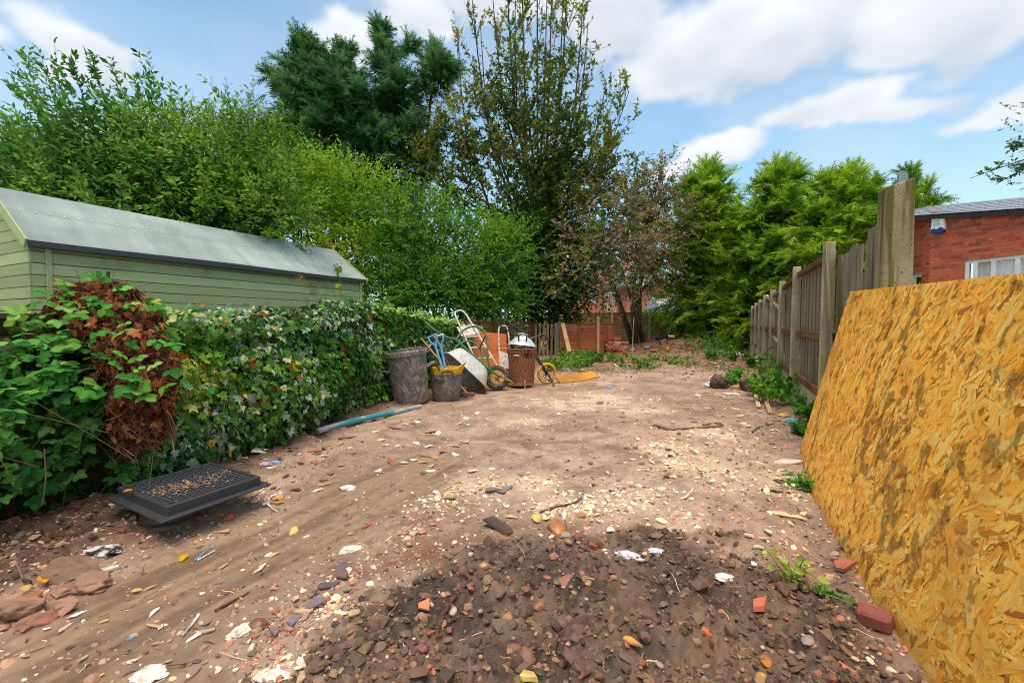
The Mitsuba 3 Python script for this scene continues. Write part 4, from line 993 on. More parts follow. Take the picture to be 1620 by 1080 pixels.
SYC = [lin(78, 104, 44), lin(104, 130, 50), lin(132, 148, 56), lin(160, 158, 60), lin(186, 162, 68), lin(170, 120, 66)]
mb = MB(); low = S2[:, 0, 2] < 6.2
leaves_along(mb, S2[~low], 6, rng, .125, .85, MAPLE, SYC, [2, 3, 3, 3, 1.5, .7], .9, clump=(.45, 9)); leaves_along(mb, S2[low], 8, rng, .14, .85, MAPLE, SYC, [4, 4, 3, 2, .8, .3], .9, clump=(.45, 9))
S3 = blob_shoots([bl(850, 340, 15, 80, 90, 1.3), bl(780, 290, 15, 70, 60, 1.3), bl(910, 330, 15, 60, 70, 1.3), bl(700, 270, 15.4, 60, 60, 1.2), bl(850, 240, 15, 75, 75, 1.3), bl(820, 400, 14.8, 50, 40, 1.2), bl(930, 250, 15, 45, 50, 1.2), bl(760, 200, 15.2, 50, 50, 1.2), bl(840, 150, 15, 60, 50, 1.2)], 1250, rng, .8, up=.5)
leaves_along(mb, S3, 9, rng, .14, .85, MAPLE, [lin(56, 78, 36), lin(78, 102, 42), lin(104, 122, 48), lin(134, 140, 56)], None, .9, clump=(.6, 7)); put_tubes('twigs', k, S3, .006, .003, sides=3)
mb.put('foliage', 'mat_leaf', k, kind='stuff')

# small tree hung with brown seed heads, in front of the back fence
rng = np.random.default_rng(71); k = thing('ash_tree', 'small multi-stemmed tree hung with brown seed clusters before the back fence', 'tree')
b0, b1 = D(1006, 548, 18.5), D(1000, 548, 18.7); b0[2] = b1[2] = 0; b2 = D(1018, 548, 18.4); b2[2] = 0; lim = []
for base, pts in ((b1, [(985, 490), (970, 450), (950, 400), (930, 330)]), (b1, [(983, 490), (968, 455), (962, 410), (975, 320)]), (b0, [(1004, 490), (985, 430), (992, 380), (1005, 290)]), (b2, [(1008, 500), (1008, 460), (1030, 400), (1050, 300)]),
                  (b2, [(1012, 490), (1015, 450), (1005, 380), (1000, 300)]), (b2, [(1018, 520), (1010, 470), (1040, 430), (1075, 350)]), (b0, [(985, 495), (968, 450), (935, 420), (890, 370)]), (b0, [(1000, 480), (1005, 440), (1020, 370), (1040, 270)]), (b1, [(980, 480), (955, 430), (915, 410), (880, 420)])):
    lim.append(poly([base] + [D(u, v, 18.5 + rng.normal() * .5) for u, v in pts], 10))
lim = np.array(lim); put_tubes('trunk', k, lim, .10, .015, c=(84, 68, 52), sides=7)
S1 = side_shoots(lim, 190, rng, 1.7, .45, 1, .6, .35); S2 = side_shoots(S1, 1100, rng, .8, .2, 1, .6, .1, droop=.2)
put_tubes('branch', k, S1, .018, .006, c=(96, 80, 64), sides=3); put_tubes('twig', k, S2, .007, .004, c=(104, 88, 70), sides=3)
S3 = blob_shoots([bl(975, 370, 16, 70, 55, 1.3), bl(935, 410, 14.0, 50, 46, 1.0), bl(1025, 400, 18.5, 55, 60, 1.3), bl(895, 440, 13.9, 44, 34, .9), bl(985, 430, 16, 55, 40, 1.2), bl(1050, 350, 19, 42, 48, 1.2), bl(1010, 310, 18.6, 48, 42, 1.2), bl(1042, 290, 18.8, 28, 30, .9), bl(945, 340, 14.6, 44, 40, 1.0), bl(905, 390, 14.2, 40, 34, .9), bl(960, 460, 14.6, 34, 24, .8)], 1500, rng, .8, up=.0, out=.6)
mb = MB(); leaves_along(mb, np.vstack([S2[::2], S3[::2]]), 10, rng, .13, .5, SIMPLE, [lin(64, 98, 44), lin(86, 120, 50), lin(118, 140, 60), lin(160, 170, 84)], None, .9, clump=(.6, 5)); mb.put('foliage', 'mat_leaf', k, kind='stuff')
sd = np.vstack([S2[1::2], S3[1::2], S3[::4]]); mb = MB(); leaves_along(mb, sd, 22, rng, .085, .45, SIMPLE, [lin(156, 130, 102), lin(178, 150, 118), lin(136, 110, 86), lin(190, 172, 132)], None, 1.1, .3, up=-.2, clump=(.7, 4)); mb.put('seed_clusters', 'mat_dead', k, kind='stuff')

# branch of a neighbour's tree reaching in at the right edge
rng = np.random.default_rng(81); k = thing('cherry_tree', 'leafy tree reaching in over the slate roof at the right edge', 'tree')
b0 = np.array([17.5, 12.0, 0]); top = D(1690, 240, 11.5)
lim = np.array([poly([b0, b0 * .3 + top * .7, top, D(u, v, 11.5 + rng.normal() * .3)], 9) for u, v in ((1575, 292), (1600, 232), (1535, 282), (1612, 270), (1640, 180))]); put_tubes('trunk', k, lim, .06, .008, sides=6)
S = side_shoots(lim, 90, rng, .55, .72, 1, .6, .1); mb = MB(); leaves_along(mb, S, 11, rng, .085, .5, SIMPLE, [lin(58, 92, 40), lin(80, 116, 46), lin(112, 142, 60)]); put_tubes('twig', k, S, .006, .003, sides=3); mb.put('foliage', 'mat_leaf', k, kind='stuff')
b3 = [bl(1700, 200, 11.8, 70, 70, 1.2), bl(1680, 270, 11.8, 50, 40, 1.0)]; S = blob_shoots(b3, 160, rng, .5); mb = MB(); leaves_along(mb, S, 12, rng, .085, .5, SIMPLE, [lin(58, 92, 40), lin(80, 116, 46), lin(112, 142, 60)]); mb.put('crown', 'mat_leaf', k, kind='stuff')

# ------------------------------------------------------------------ ivy hedge over the left fence
rng = np.random.default_rng(91); ivy = thing('ivy_hedge', 'thick glossy ivy smothering the left fence below the shed', 'hedge')
def hedge_pt(u, f):
    """u along the fence (world y), f 0..1 up the front face then over the top; front face bulges toward the yard"""
    top = np.interp(u, [1.5, 2.4, 3.0, 3.6, 4.4, 5.2, 6.0, 7.2, 8.2, 9.4], [0.92, 1.0, 1.02, 1.06, 1.14, 1.24, 1.14, 1.02, 0.94, 0.82])
    thick = np.interp(u, [1.5, 2.6, 3.4, 4.0, 4.7, 5.3, 6.4, 9.4], [.35, .55, .62, .58, .38, .24, .18, .14])
    a = f * np.pi * .5; prof = np.where(f < .75, .78 + .30 * np.sin(np.pi * np.clip(f / .75, 0, 1)), .95 * np.cos((np.clip(f, .75, 1) - .75) / .25 * np.pi / 2) + .05)
    z = np.where(f < .75, f / .75 * .88, .88 + .12 * np.sin((np.clip(f, .75, 1) - .75) / .25 * np.pi / 2)) * top
    c = np.stack([-3.497 + .303 * u, u, 0 * u], -1)
    return c + LN * (prof * thick)[..., None] + ZX * z[..., None]
n = 25000
u = 2.62 + (9.2 - 2.62) * rng.random(n) ** 1.25; f = rng.random(n) ** .85
p = hedge_pt(u, f); e = 1e-2; nrm = unit(np.cross(hedge_pt(u + e, f) - p, hedge_pt(u, np.minimum(f + e, 1.01)) - p)); nrm = np.where((nrm @ LN)[:, None] * 0 + (nrm * (LN * .8 + ZX * .5)).sum(1, keepdims=True) < 0, -nrm, nrm)
bulge = meshkit.fbm(p * 2.6, 3, 5) - .5
p = p + nrm * (bulge * np.interp(u, [4, 5.2], [.28, .12]) + rng.uniform(-.09, .07, n))[:, None]
dead = meshkit.fbm(p * 2.0 + 70, 3, 6)
cols = pal(rng, n, [lin(62, 102, 48), lin(82, 130, 54), lin(112, 156, 62), lin(156, 182, 72), lin(204, 206, 98)], [3, 3, 2.2, 1.3, .9], .2, clumpn(p, 1.7, 3))
varieg_glint = np.clip((meshkit.fbm(p * [1.3, .9, 1.8] + 12, 3, 77) - .38) * 3.2, 0, 1) * .66 * np.interp(u, [2.6, 3.1], [0, 1])
cols = np.where((rng.random(n) < varieg_glint)[:, None], pal(rng, n, [lin(150, 172, 150), lin(186, 198, 176), lin(206, 208, 160), lin(120, 150, 120)], None, .14), cols)  # pale leaves: variegation, plus sky reflections painted into the leaf colour
cols = np.where((rng.random(n) < .03)[:, None], pal(rng, n, [lin(190, 150, 40), lin(150, 70, 36), lin(180, 120, 50)]), cols)
dvec = unit(-ZX * .8 + rng.normal(0, .5, (n, 3)) + nrm * .25); N = unit(nrm + ZX * .35 + rng.normal(0, .5, (n, 3)))
L = rng.gamma(7, .0067, n).clip(.02, .095)
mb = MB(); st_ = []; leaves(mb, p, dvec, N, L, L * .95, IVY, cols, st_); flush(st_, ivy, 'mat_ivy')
# dark stems and inner leaves behind the outer coat
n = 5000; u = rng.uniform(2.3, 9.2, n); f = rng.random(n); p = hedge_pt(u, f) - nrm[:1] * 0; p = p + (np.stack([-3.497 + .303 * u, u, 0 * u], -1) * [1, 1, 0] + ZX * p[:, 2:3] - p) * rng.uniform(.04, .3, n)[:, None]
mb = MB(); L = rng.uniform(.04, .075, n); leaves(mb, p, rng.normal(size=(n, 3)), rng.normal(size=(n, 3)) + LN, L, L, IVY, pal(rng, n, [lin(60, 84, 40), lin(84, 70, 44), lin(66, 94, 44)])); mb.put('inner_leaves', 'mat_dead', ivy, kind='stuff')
st = np.array([poly([hedge_pt(np.array(a), np.array(0.0)) * [1, 1, 0] + rng.normal(0, .03, 3) * [1, 1, 0], hedge_pt(np.array(a + rng.normal() * .1), np.array(.3)) - LN * .06, hedge_pt(np.array(a + rng.normal() * .2), np.array(.6)) - LN * .05], 7) for a in rng.uniform(2.4, 7.5, 90)])
put_tubes('stem', ivy, st, .007, .003, c=(110, 84, 60), sides=4)
# the core that hides the fence: matted stems
u_, f_ = np.meshgrid(np.linspace(1.9, 9.3, 90), np.linspace(0, 1, 16), indexing='ij'); P = hedge_pt(u_, f_); Cn = np.stack([-3.497 + .303 * u_, u_, 0 * u_], -1); P = np.where(np.arange(3) == 2, P * .93, Cn + (P - Cn) * .80); P = P + .05 * noise_np(P, 5)[..., None]
i0 = np.arange(90 * 16).reshape(90, 16); q = np.stack([i0[:-1, :-1], i0[1:, :-1], i0[1:, 1:], i0[:-1, 1:]], -1).reshape(-1, 4)
MB().add(P.reshape(-1, 3), q, None, lin(54, 62, 34)).put('matted_core', 'mat_bark', ivy, smooth=True)

# bramble canes in the near left corner
br = thing('bramble_thicket', 'bramble thicket with broad ribbed leaves in the near left corner', 'bramble'); rng = np.random.default_rng(95)
canes = []
for _ in range(48):
    Y = rng.uniform(1.45, 2.5); b = lline(Y) + LN * rng.uniform(-.1, .5); h = rng.uniform(.40, .98)
    m = b + LN * rng.uniform(.05, .45) + LD * rng.normal() * .2 + ZX * h; t = m + LN * rng.uniform(.10, .34) + LD * rng.normal() * .22 + ZX * rng.uniform(-.5, -.05)
    if t[2] < .08: t[2] = .08
    canes.append(poly([b, (b + m) / 2 + ZX * .15 + LD * rng.normal() * .1, m, t], 9))
for pts in ([(0, 610, 2.0), (60, 600, 2.05), (100, 580, 2.1)], [(260, 478, 2.75), (230, 484, 2.72), (205, 492, 2.7)], [(100, 560, 2.3), (150, 520, 2.4), (170, 492, 2.45), (215, 485, 2.5)], [(165, 640, 2.2), (220, 690, 2.25), (260, 700, 2.3)], [(70, 710, 1.95), (72, 760, 1.9), (66, 800, 1.85)]):
    canes.append(poly([D(*q) for q in pts], 9))
canes = np.array(canes); put_tubes('cane', br, canes, 0.0036, .0018, c=(96, 78, 54), sides=5)
def trifoliate(mb, Pl, per, L0, cols, wts=None, t0=.2, store=None):
    m, kk = Pl.shape[:2]; n = m * per; i = np.repeat(np.arange(m), per); t = (t0 + (1 - t0) * rng.random(n)) * (kk - 1) * .999; j = t.astype(int); f = (t - j)[:, None]
    p = Pl[i, j] * (1 - f) + Pl[i, j + 1] * f; out = unit(LN * .8 + np.array([.1, -.5, -.15]) + rng.normal(0, .55, (n, 3)))
    kp = ~((np.hypot(p[:, 0] + 1.63, p[:, 1] - 2.15) < .62) & (p[:, 2] < .62)) & (p[:, 1] > 1.0); p, out = p[kp], out[kp]; n = len(p)
    pet = p + out * rng.uniform(.03, .08, n)[:, None]; N = unit(LN * .45 + ZX * .75 + np.array([0, -.35, 0]) + rng.normal(0, .3, (n, 3)))
    side = unit(np.cross(N, out)); L = L0 * rng.uniform(.65, 1.25, n); c = pal(rng, n, cols, wts, .14)
    for w, sc in ((0, 1.0), (1, .85), (-1, .85)):
        d = unit(out * (1.0 if w == 0 else .35) + side * w + rng.normal(0, .1, (n, 3)) - ZX * .15); leaves(mb, pet, d, unit(N + rng.normal(0, .15, (n, 3))), L * sc, L * sc * .70, BRAMBLE, c * rng.uniform(.88, 1.12, (n, 1)), store)
    V, F = tubes(np.stack([p, (p + pet) / 2, pet], 1), .0016, 3); mb.add(V, F, None, lin(110, 120, 60))
st_ = []; mb = MB(); trifoliate(mb, canes, 30, .058, [lin(54, 108, 50), lin(72, 134, 58), lin(96, 156, 66), lin(124, 172, 82), lin(176, 176, 76)], [3, 4, 3, 1.5, .4], .1, st_); flush(st_, br, 'mat_ivy'); mb.put('leaf_stalks', 'mat_leaf', br, kind='stuff')
tops = [poly([hedge_pt(np.array(a), np.array(.9)), hedge_pt(np.array(a), np.array(.95)) + ZX * .03 + LN * .05, hedge_pt(np.array(a + rng.normal() * .15), np.array(.9)) + LN * .14 + ZX * .03], 6) for a in np.concatenate([rng.uniform(2.4, 3.4, 16), rng.uniform(5.4, 8.8, 60)])]
tops = np.array(tops); mb = MB(); trifoliate(mb, tops, 5, .06, [lin(84, 134, 58), lin(112, 160, 70), lin(140, 180, 90), lin(166, 190, 106)]); put_tubes('runner', br, tops, .004, .002, c=(140, 100, 70), sides=4); mb.put('runner_leaves', 'mat_ivy', br, kind='stuff')
n = 3800; Y = rng.uniform(1.5, 3.1, n); p = np.stack([-3.497 + .303 * Y, Y, 0 * Y], -1) + LN * rng.uniform(-.15, .42, n)[:, None] + ZX * rng.uniform(.02, .95, n)[:, None]
mb = MB(); leaves(mb, p, rng.normal(size=(n, 3)), unit(rng.normal(size=(n, 3)) + LN), rng.uniform(.05, .09, n), .05, OVAL, pal(rng, n, [lin(48, 62, 34), lin(84, 58, 38), lin(60, 48, 34), lin(56, 80, 40)])); mb.put('litter_leaves', 'mat_dead', br, kind='stuff')

# heap of dead brown ivy on the fence, with bare stems
dv = thing('dead_ivy', 'heap of rust-brown dead ivy with bare stems between bramble and green ivy', 'dead plant'); rng = np.random.default_rng(97)
bl_ = [bl(160, 468, 2.6, 48, 24, .2), bl(185, 515, 2.5, 62, 45, .22), bl(215, 565, 2.42, 48, 48, .2), bl(232, 620, 2.38, 40, 45, .16), bl(140, 495, 2.5, 40, 36, .2), bl(225, 670, 2.4, 36, 36, .14)]
b = np.array(bl_); n = 3900; i = rng.integers(0, len(b), n); d = unit(rng.normal(size=(n, 3)) + [.3, -.5, .2]); p = b[i, :3] + d * b[i, 3:] * (rng.uniform(.3, 1.05, n) ** .6)[:, None]
keep = p[:, 2] > .12; p, d = p[keep], d[keep]; n = len(p); L = rng.gamma(8, .0065, n).clip(.02, .09)
mb = MB(); leaves(mb, p, unit(-ZX + rng.normal(0, .6, (n, 3))), unit(d + rng.normal(0, .6, (n, 3))), L, L * rng.uniform(.4, .95, n), IVY, pal(rng, n, [lin(104, 64, 46), lin(136, 82, 54), lin(160, 100, 64), lin(190, 136, 92), lin(84, 58, 46)], [3, 4, 2.4, 1, 3], .26)); mb.put('leaves', 'mat_dead', dv, kind='stuff')
S = blob_shoots(bl_, 130, rng, .16, up=-.5, out=.4, front=.6, jitter=.6); put_tubes('stem', dv, S, .0028, .0013, c=(120, 90, 70), sides=4)
st_ = []; mb = MB(); S = blob_shoots(bl_, 95, rng, .12, up=.1, out=.8, front=.8, r0=.85); trifoliate(mb, S, 1, .056, [lin(72, 134, 58), lin(96, 156, 66), lin(124, 172, 82)], None, .5, st_); V_, T_, C_ = zip(*st_); [mb.add(v.reshape(-1, 3), (t[None] + (np.arange(len(v)) * v.shape[1])[:, None, None]).reshape(-1, 3), None, c.reshape(-1, 3)) for v, t, c in st_]; mb.put('green_sprays', 'mat_ivy', br, kind='stuff')
S = np.array([poly([D(215 + rng.normal() * 34, 600 + rng.normal() * 25, 2.4), D(215 + rng.normal() * 40, 680, 2.36 + rng.normal() * .06), D(215 + rng.normal() * 44, 722 + rng.normal() * 10, 2.36 + rng.normal() * .08)], 7) for _ in range(17)]); put_tubes('bare_stem', dv, S, .0032, .0022, c=(118, 90, 66), sides=4)
S = np.array([poly([D(160 + rng.normal() * 20, 468, 2.58), D(150 + rng.normal() * 36, 452, 2.58), D(150 + rng.normal() * 45, 442 + rng.normal() * 6, 2.58)], 6) for _ in range(16)]); put_tubes('bare_stem', dv, S, .003, .0012, c=(120, 84, 66), sides=4)
put_tubes('stake', dv, np.array([poly([D(171, 560, 2.6), D(171, 430, 2.6)], 4)]), .009, .008, c=(60, 46, 36), sides=6)

# budding ivy sprigs standing up against the shed
for (u0, v0, u1, v1, lab) in ((500, 470, 474, 440, 'left of the two flowering ivy sprigs standing up before the shed wall'), (538, 468, 532, 424, 'right of the two flowering ivy sprigs standing up before the shed wall')):
    rng = np.random.default_rng(u0); k = thing('ivy_sprig', lab, 'plant'); a, c = D(u0, v0, 5.3), D(u1, v1, 5.3); P = poly([a, (a + c) / 2 + [.02, 0, .02], c], 7); put_tubes('stem', k, P[None], .004, .0025, c=(120, 96, 70), sides=5)
    mb = MB(); leaves_along(mb, P[None], 6, rng, .085, .7, OVAL, [lin(110, 140, 48), lin(150, 160, 60)], t0=.0); mb.put('leaf', 'mat_leaf', k, kind='stuff')
    mb = MB()
    for q in range(16):
        e = c + unit(rng.normal(size=3) + [0, 0, .5]) * .05; V, F = rod(c - [0, 0, .02], e, .0016, 4); mb.add(V, F, None, lin(120, 84, 70)); mb.add(np.array(ICO.vertices) * .007 + e, ICO.faces, None, lin(112, 82, 78))
    mb.put('bud_cluster', 'mat_piece', k)

# ground plants
def weed(label, pts, seed, n, L, cols, hgt=.3, name='weed_clump', tm=OVAL, group=None, wl=.62):
    rng = np.random.default_rng(seed); k = thing(name, label, 'weed', group); b = np.array(pts, float)
    S = []
    for x, y, r, h in b:
        for _ in range(max(3, int(n / len(b)))):
            a = rng.uniform(0, 2 * np.pi); q = r * math.sqrt(rng.random()); g = np.array([x + q * math.cos(a), y + q * math.sin(a) * .8, 0]); g[2] = float(gz(g[0], g[1])); d = np.array([math.cos(a), math.sin(a), 0]) * .25 * h; S.append(poly([g, g + d * .4 + ZX * h * rng.uniform(.3, .6), g + d + rng.normal(0, .05, 3) * [1, 1, 0] + ZX * h * rng.uniform(.6, 1.1)], 5))
    S = np.array(S); mb = MB(); leaves_along(mb, S, 9, rng, L, wl, tm, cols, None, 1.1, .15, up=1.1, clump=(3, 2)); put_tubes('stem', k, S, .004, .002, c=(110, 130, 66), sides=3); mb.put('foliage', 'mat_leaf', k, kind='stuff'); return k


def gp(u, v, r, h): p = G(u, v); return (p[0], p[1], r, h)
NET = [lin(48, 98, 36), lin(70, 128, 42), lin(100, 158, 52), lin(140, 184, 72)]
weed('nettle clump in front of the orange lap panels', [gp(888, 586, .40, .30), gp(915, 579, .35, .28), gp(905, 574, .35, .34), gp(937, 571, .3, .26)], 101, 120, .075, NET, name='nettle_clump')
weed('low green weeds at the foot of the brick stack', [gp(960, 572, .4, .22), gp(985, 572, .4, .2), gp(1000, 576, .4, .14)], 102, 50, .07, NET)
weed('straggling ground weeds across the middle of the far end', [gp(1030, 572, .6, .10), gp(1060, 570, .5, .10), gp(1010, 582, .4, .07), gp(1080, 576, .4, .08)], 103, 60, .065, NET)
weed('dense dark green weed bank under the leftmost conifer', [gp(1120, 555, .9, .55), gp(1145, 552, .9, .6), gp(1165, 556, .7, .5), gp(1180, 548, .6, .5), gp(1135, 565, .8, .35), gp(1155, 570, .6, .25)], 104, 200, .085, [lin(40, 84, 34), lin(56, 106, 40), lin(80, 134, 48), lin(110, 150, 60)])
weed('bright weed tuft at the foot of the pale fence post', [gp(1202, 580, .25, .24)], 105, 28, .08, NET)
weed('leafy nettle clump against the fence beside the two slats', [gp(1222, 640, .22, .34), gp(1236, 628, .25, .42), gp(1228, 612, .28, .46), gp(1242, 600, .3, .5), gp(1215, 628, .2, .26)], 106, 120, .065, NET, name='nettle_clump')
weed('nettle between the two charred stumps', [gp(1166, 612, .15, .2), gp(1172, 606, .15, .22)], 107, 22, .07, NET, name='nettle_clump')
weed('small weed beside the corner of the strand board', [gp(1272, 668, .08, .2), gp(1280, 655, .08, .24), gp(1268, 690, .06, .1)], 108, 34, .055, NET)
weed('tiny weed at the lower corner of the strand board', [gp(1276, 780, .04, .07)], 109, 9, .035, NET)
weed('small pale seedling drooping on the dark soil', [gp(1250, 930, .02, .12)], 110, 4, .035, [lin(150, 180, 70), lin(170, 190, 90)])
weed('tiny feathery seedling right of the drooping one', [gp(1306, 950, .02, .04)], 111, 4, .025, NET)
# small leaves of low growth scattered at the far end
rng = np.random.default_rng(115); n = 9000; x = rng.uniform(1.5, 10, n); y = rng.uniform(8.5, 19.5, n); m = meshkit.fbm(np.stack([x * .9, y * .9, 0 * x], -1), 3, 3); kp = (m > .60) & (x < .75 + .489 * y) & (x > -3.2 + .33 * y); x, y = x[kp], y[kp]; n = len(x)
p = np.stack([x, y, gz(x, y) + rng.uniform(.01, .06, n)], 1); mb = MB(); leaves(mb, p, rng.normal(size=(n, 3)) * [1, 1, .3], unit(ZX + rng.normal(0, .4, (n, 3))), rng.uniform(.04, .085, n), rng.uniform(.02, .045, n), OVAL, pal(rng, n, [lin(62, 104, 40), lin(90, 134, 50), lin(120, 150, 70), lin(130, 100, 60)])); mb.put('ground_weeds', 'mat_leaf', kind='stuff')
labels['ground_weeds'].update(label='low scattered weeds over the far end of the yard', category='weeds')
# ------------------------------------------------------------------ objects in the yard
def mudplastic(p, n, uv):
    a = fbm(p.x * 30 + p.z * 16, p.y * 30 - p.z * 16, p.z * 9, 4); b = noise(p.x * 150 + p.z * 60, p.y * 150, p.z * 34)
    c = mix(lc(78, 79, 84), lc(112, 110, 110), noise(p.x * 40, p.y * 40, p.z * 20))
    c = mix(c, lc(168, 152, 128), smoothstep(0.46, 0.66, a * 0.6 + b * 0.4) * 0.75)
    return mix(c, lc(104, 84, 66), smoothstep(0.26, 0.02, p.z + 0.16 * fbm(p.x * 9, p.y * 9, 2.0)) * 0.85)
mat('mat_mudplastic', mikit.proc(mudplastic), 0.55, 0.4)


def rusty(p, n, uv):
    a = fbm(p.x * 12, p.y * 12, p.z * 4, 4); b = noise(p.x * 60, p.y * 60, p.z * 12); e = fbm(p.x * 30, p.y * 30, p.z * 26)
    c = mix(lc(112, 70, 48), lc(150, 98, 62), a * 1.4 - 0.2); c = mix(c, lc(60, 40, 32), smoothstep(0.55, 0.75, b * .5 + a * .5)); c = mix(c, lc(176, 104, 52), smoothstep(0.60, 0.74, e) * 0.7)
    return mix(c, lc(180, 172, 160), smoothstep(0.10, 0.03, p.z) * 0.5)
mat('mat_rust', mikit.proc(rusty), 0.75, 0.3)


def galv(p, n, uv):
    a = fbm(p.x * 10, p.y * 10, p.z * 10); b = noise(p.x * 46, p.y * 46, p.z * 46)
    c = mix(lc(176, 184, 182), lc(214, 218, 210), a) * (0.88 + 0.2 * b)
    r = smoothstep(0.36, 0.06, p.z + 0.22 * (a - 0.5)); c = mix(c, lc(150, 112, 58), r * 0.85)
    return mix(c, lc(190, 182, 164), smoothstep(0.5, 0.7, fbm(p.x * 22, p.y * 22, p.z * 18)) * 0.6)
mat('mat_galv', mikit.proc(galv), 0.42, 0.5, 0.25)
mat('mat_silver', lin(206, 212, 214), 0.38, 0.5, 0.45)
def dirty(name, base, dirt, amt, rough, sc=26.0):
    base, dirt = tuple(map(float, base)), tuple(map(float, dirt))
    def fn(p, n, uv):
        a = fbm(p.x * sc, p.y * sc, p.z * sc, 4); b = noise(p.x * sc * 5, p.y * sc * 5, p.z * sc * 5)
        return mix(base, dirt, smoothstep(0.44, 0.66, a * .75 + b * .25) * amt) * (0.85 + 0.3 * a)
    return mat(name, mikit.proc(fn), rough, 0.4)


dirty('mat_yellow', lin(238, 184, 26), lin(150, 116, 66), .7, .5); dirty('mat_bluepaint', lin(58, 150, 208), lin(150, 140, 124), .6, .5, 40); dirty('mat_green', lin(40, 122, 78), lin(112, 96, 66), .7, .5, 40)
dirty('mat_rubber', lin(56, 55, 54), lin(132, 110, 88), .6, .8, 20); dirty('mat_tanrim', lin(190, 140, 66), lin(120, 84, 50), .8, .6); dirty('mat_dirtywhite', lin(216, 208, 198), lin(160, 136, 112), .8, .55); mat('mat_orange', lin(206, 104, 38), 0.7, 0.3)


def wheel(parent, c, ax, R, r, tyre_m, rim_m, spokes=0, seg=40):
    """tyre, rim and hub about the axle direction ax"""
    z = unit(ax); x, y, _ = basis(np.cross(z, ZX), z); m = frame(c, np.cross(ZX - z * z[2], z) / np.linalg.norm(np.cross(ZX - z * z[2], z)), unit(ZX - z * z[2]), z)
    a = np.linspace(0, 2 * np.pi, 14, endpoint=True); prof = np.stack([R - r + r * np.cos(a), r * np.sin(a)], 1); V, F = lathe(prof, seg)
    if not spokes:
        rad = np.linalg.norm(V[:, :2], axis=1, keepdims=True); lug = (np.arange(len(V)) % seg % 2) * (rad[:, 0] > R - r * .6); V[:, :2] *= 1 - .02 * lug[:, None]
    tk = MB().add(xf(V, m), F).put('tyre', tyre_m, parent, smooth=50)
    ri = R - 1.75 * r
    if spokes:
        V, F = lathe([(ri + .012, -.012), (ri - .004, -.012), (ri - .004, .012), (ri + .012, .012), (ri + .012, -.012)], seg); rk = MB().add(xf(V, m), F).put('rim', rim_m, parent, smooth=30)
        for k in range(spokes):
            t = 2 * np.pi * k / spokes; V, F = rod([0.018 * math.cos(t + .5), 0.018 * math.sin(t + .5), .022 * (1 if k % 2 else -1)], [ri * math.cos(t), ri * math.sin(t), 0], .0034, 5); MB().add(xf(V, m), F).put('spoke', 'mat_black', rk)
        V, F = rod([0, 0, -.035], [0, 0, .035], .02, 12); MB().add(xf(V, m), F).put('hub', rim_m, parent)
    else:
        V, F = lathe([(ri + .006, -.03), (ri - .012, -.028), (ri * .55, -.014), (.03, -.016), (.028, -.045), (.0001, -.045), (.0001, .045), (.028, .045), (.03, .016), (ri * .55, .014), (ri - .012, .028), (ri + .006, .03)], seg); MB().add(xf(V, m), F).put('rim', rim_m, parent, smooth=40)


# black dustbin
k = thing('dustbin', 'tall mud-smeared black plastic dustbin standing against the ivy', 'bin'); c = G(648, 640); c = np.array([c[0] - .01, c[1] + .17, gz(c[0], c[1]) - .005])
tilt = trimesh.transformations.rotation_matrix(-0.105, [0, 1, 0])[:3, :3] @ trimesh.transformations.rotation_matrix(0.05, [1, 0, 0])[:3, :3]
m = np.eye(4); m[:3, :3] = tilt; m[:3, 3] = c
V, F = lathe([(.0001, 0), (.205, 0), (.218, .012), (.236, .36), (.252, .60), (.258, .60), (.272, .606), (.274, .655), (.266, .664), (.258, .655), (.256, .63), (.246, .62), (.212, .05), (.0001, .03)], 48); V *= 1 + .012 * noise_np(V, 6)[:, None]; MB().add(xf(V, m), F).put('body', 'mat_mudplastic', k, smooth=35)
V, F = lathe([(.0001, .602), (.15, .606), (.235, .612), (.2365, .60)], 40); V[:, 2] += .05 * noise_np(V, 14)*(np.linalg.norm(V[:, :2], axis=1) < .22); MB().add(xf(V, m), F).put('contents', 'mat_rubber', k)
for s in (-1, 1):
    P = np.array([[.23, .09, .0], [.33, .07, .03], [.345, .06, .035], [.345, -.06, .035], [.33, -.07, .03], [.23, -.09, .0]]); P[:, 2] += .44
    V = np.vstack([P, P * [1, 1, 1] - [0, 0, .022]]); V[:, 0] *= s; n = 6; F = [[0, 1, 2], [0, 2, 3], [0, 3, 4], [0, 4, 5], [6, 7, 8], [6, 8, 9], [6, 9, 10], [6, 10, 11]] + [t for i in range(n) for t in ([i, (i + 1) % n, n + i], [(i + 1) % n, n + (i + 1) % n, n + i])]; V = V @ rotz(.35).T
    MB().add(xf(V, m), F).put('handle', 'mat_mudplastic', k)
# tubs
k = thing('rubber_tub', 'black flexible rubber tub caked in mud right of the dustbin', 'bucket'); c = G(703, 635); tc = np.array([c[0], c[1] + .17, gz(c[0], c[1])])
V, F = lathe([(.0001, 0), (.165, 0), (.178, .015), (.196, .20), (.206, .335), (.214, .35), (.206, .352), (.196, .335), (.17, .04), (.0001, .03)], 48); V[:, :2] *= 1 + .03 * noise_np(V, 5)[:, None]; MB().add(V + tc, F).put('body', 'mat_mudplastic', k, smooth=35)
def loop(a, zc, R, w, h, mt, par, r=.011, nm='handle'):
    t = np.array([-w, -w * .9, -w * .55, w * .55, w * .9, w]) / R; zz = np.array([0, h * .75, h, h, h * .75, 0]) + zc
    P = np.stack([np.cos(a + t) * (R + .012), np.sin(a + t) * (R + .012), zz], 1) + tc; V, F = bend(P, r, 20, 7); MB().add(V, F).put(nm, mt, par, smooth=True)
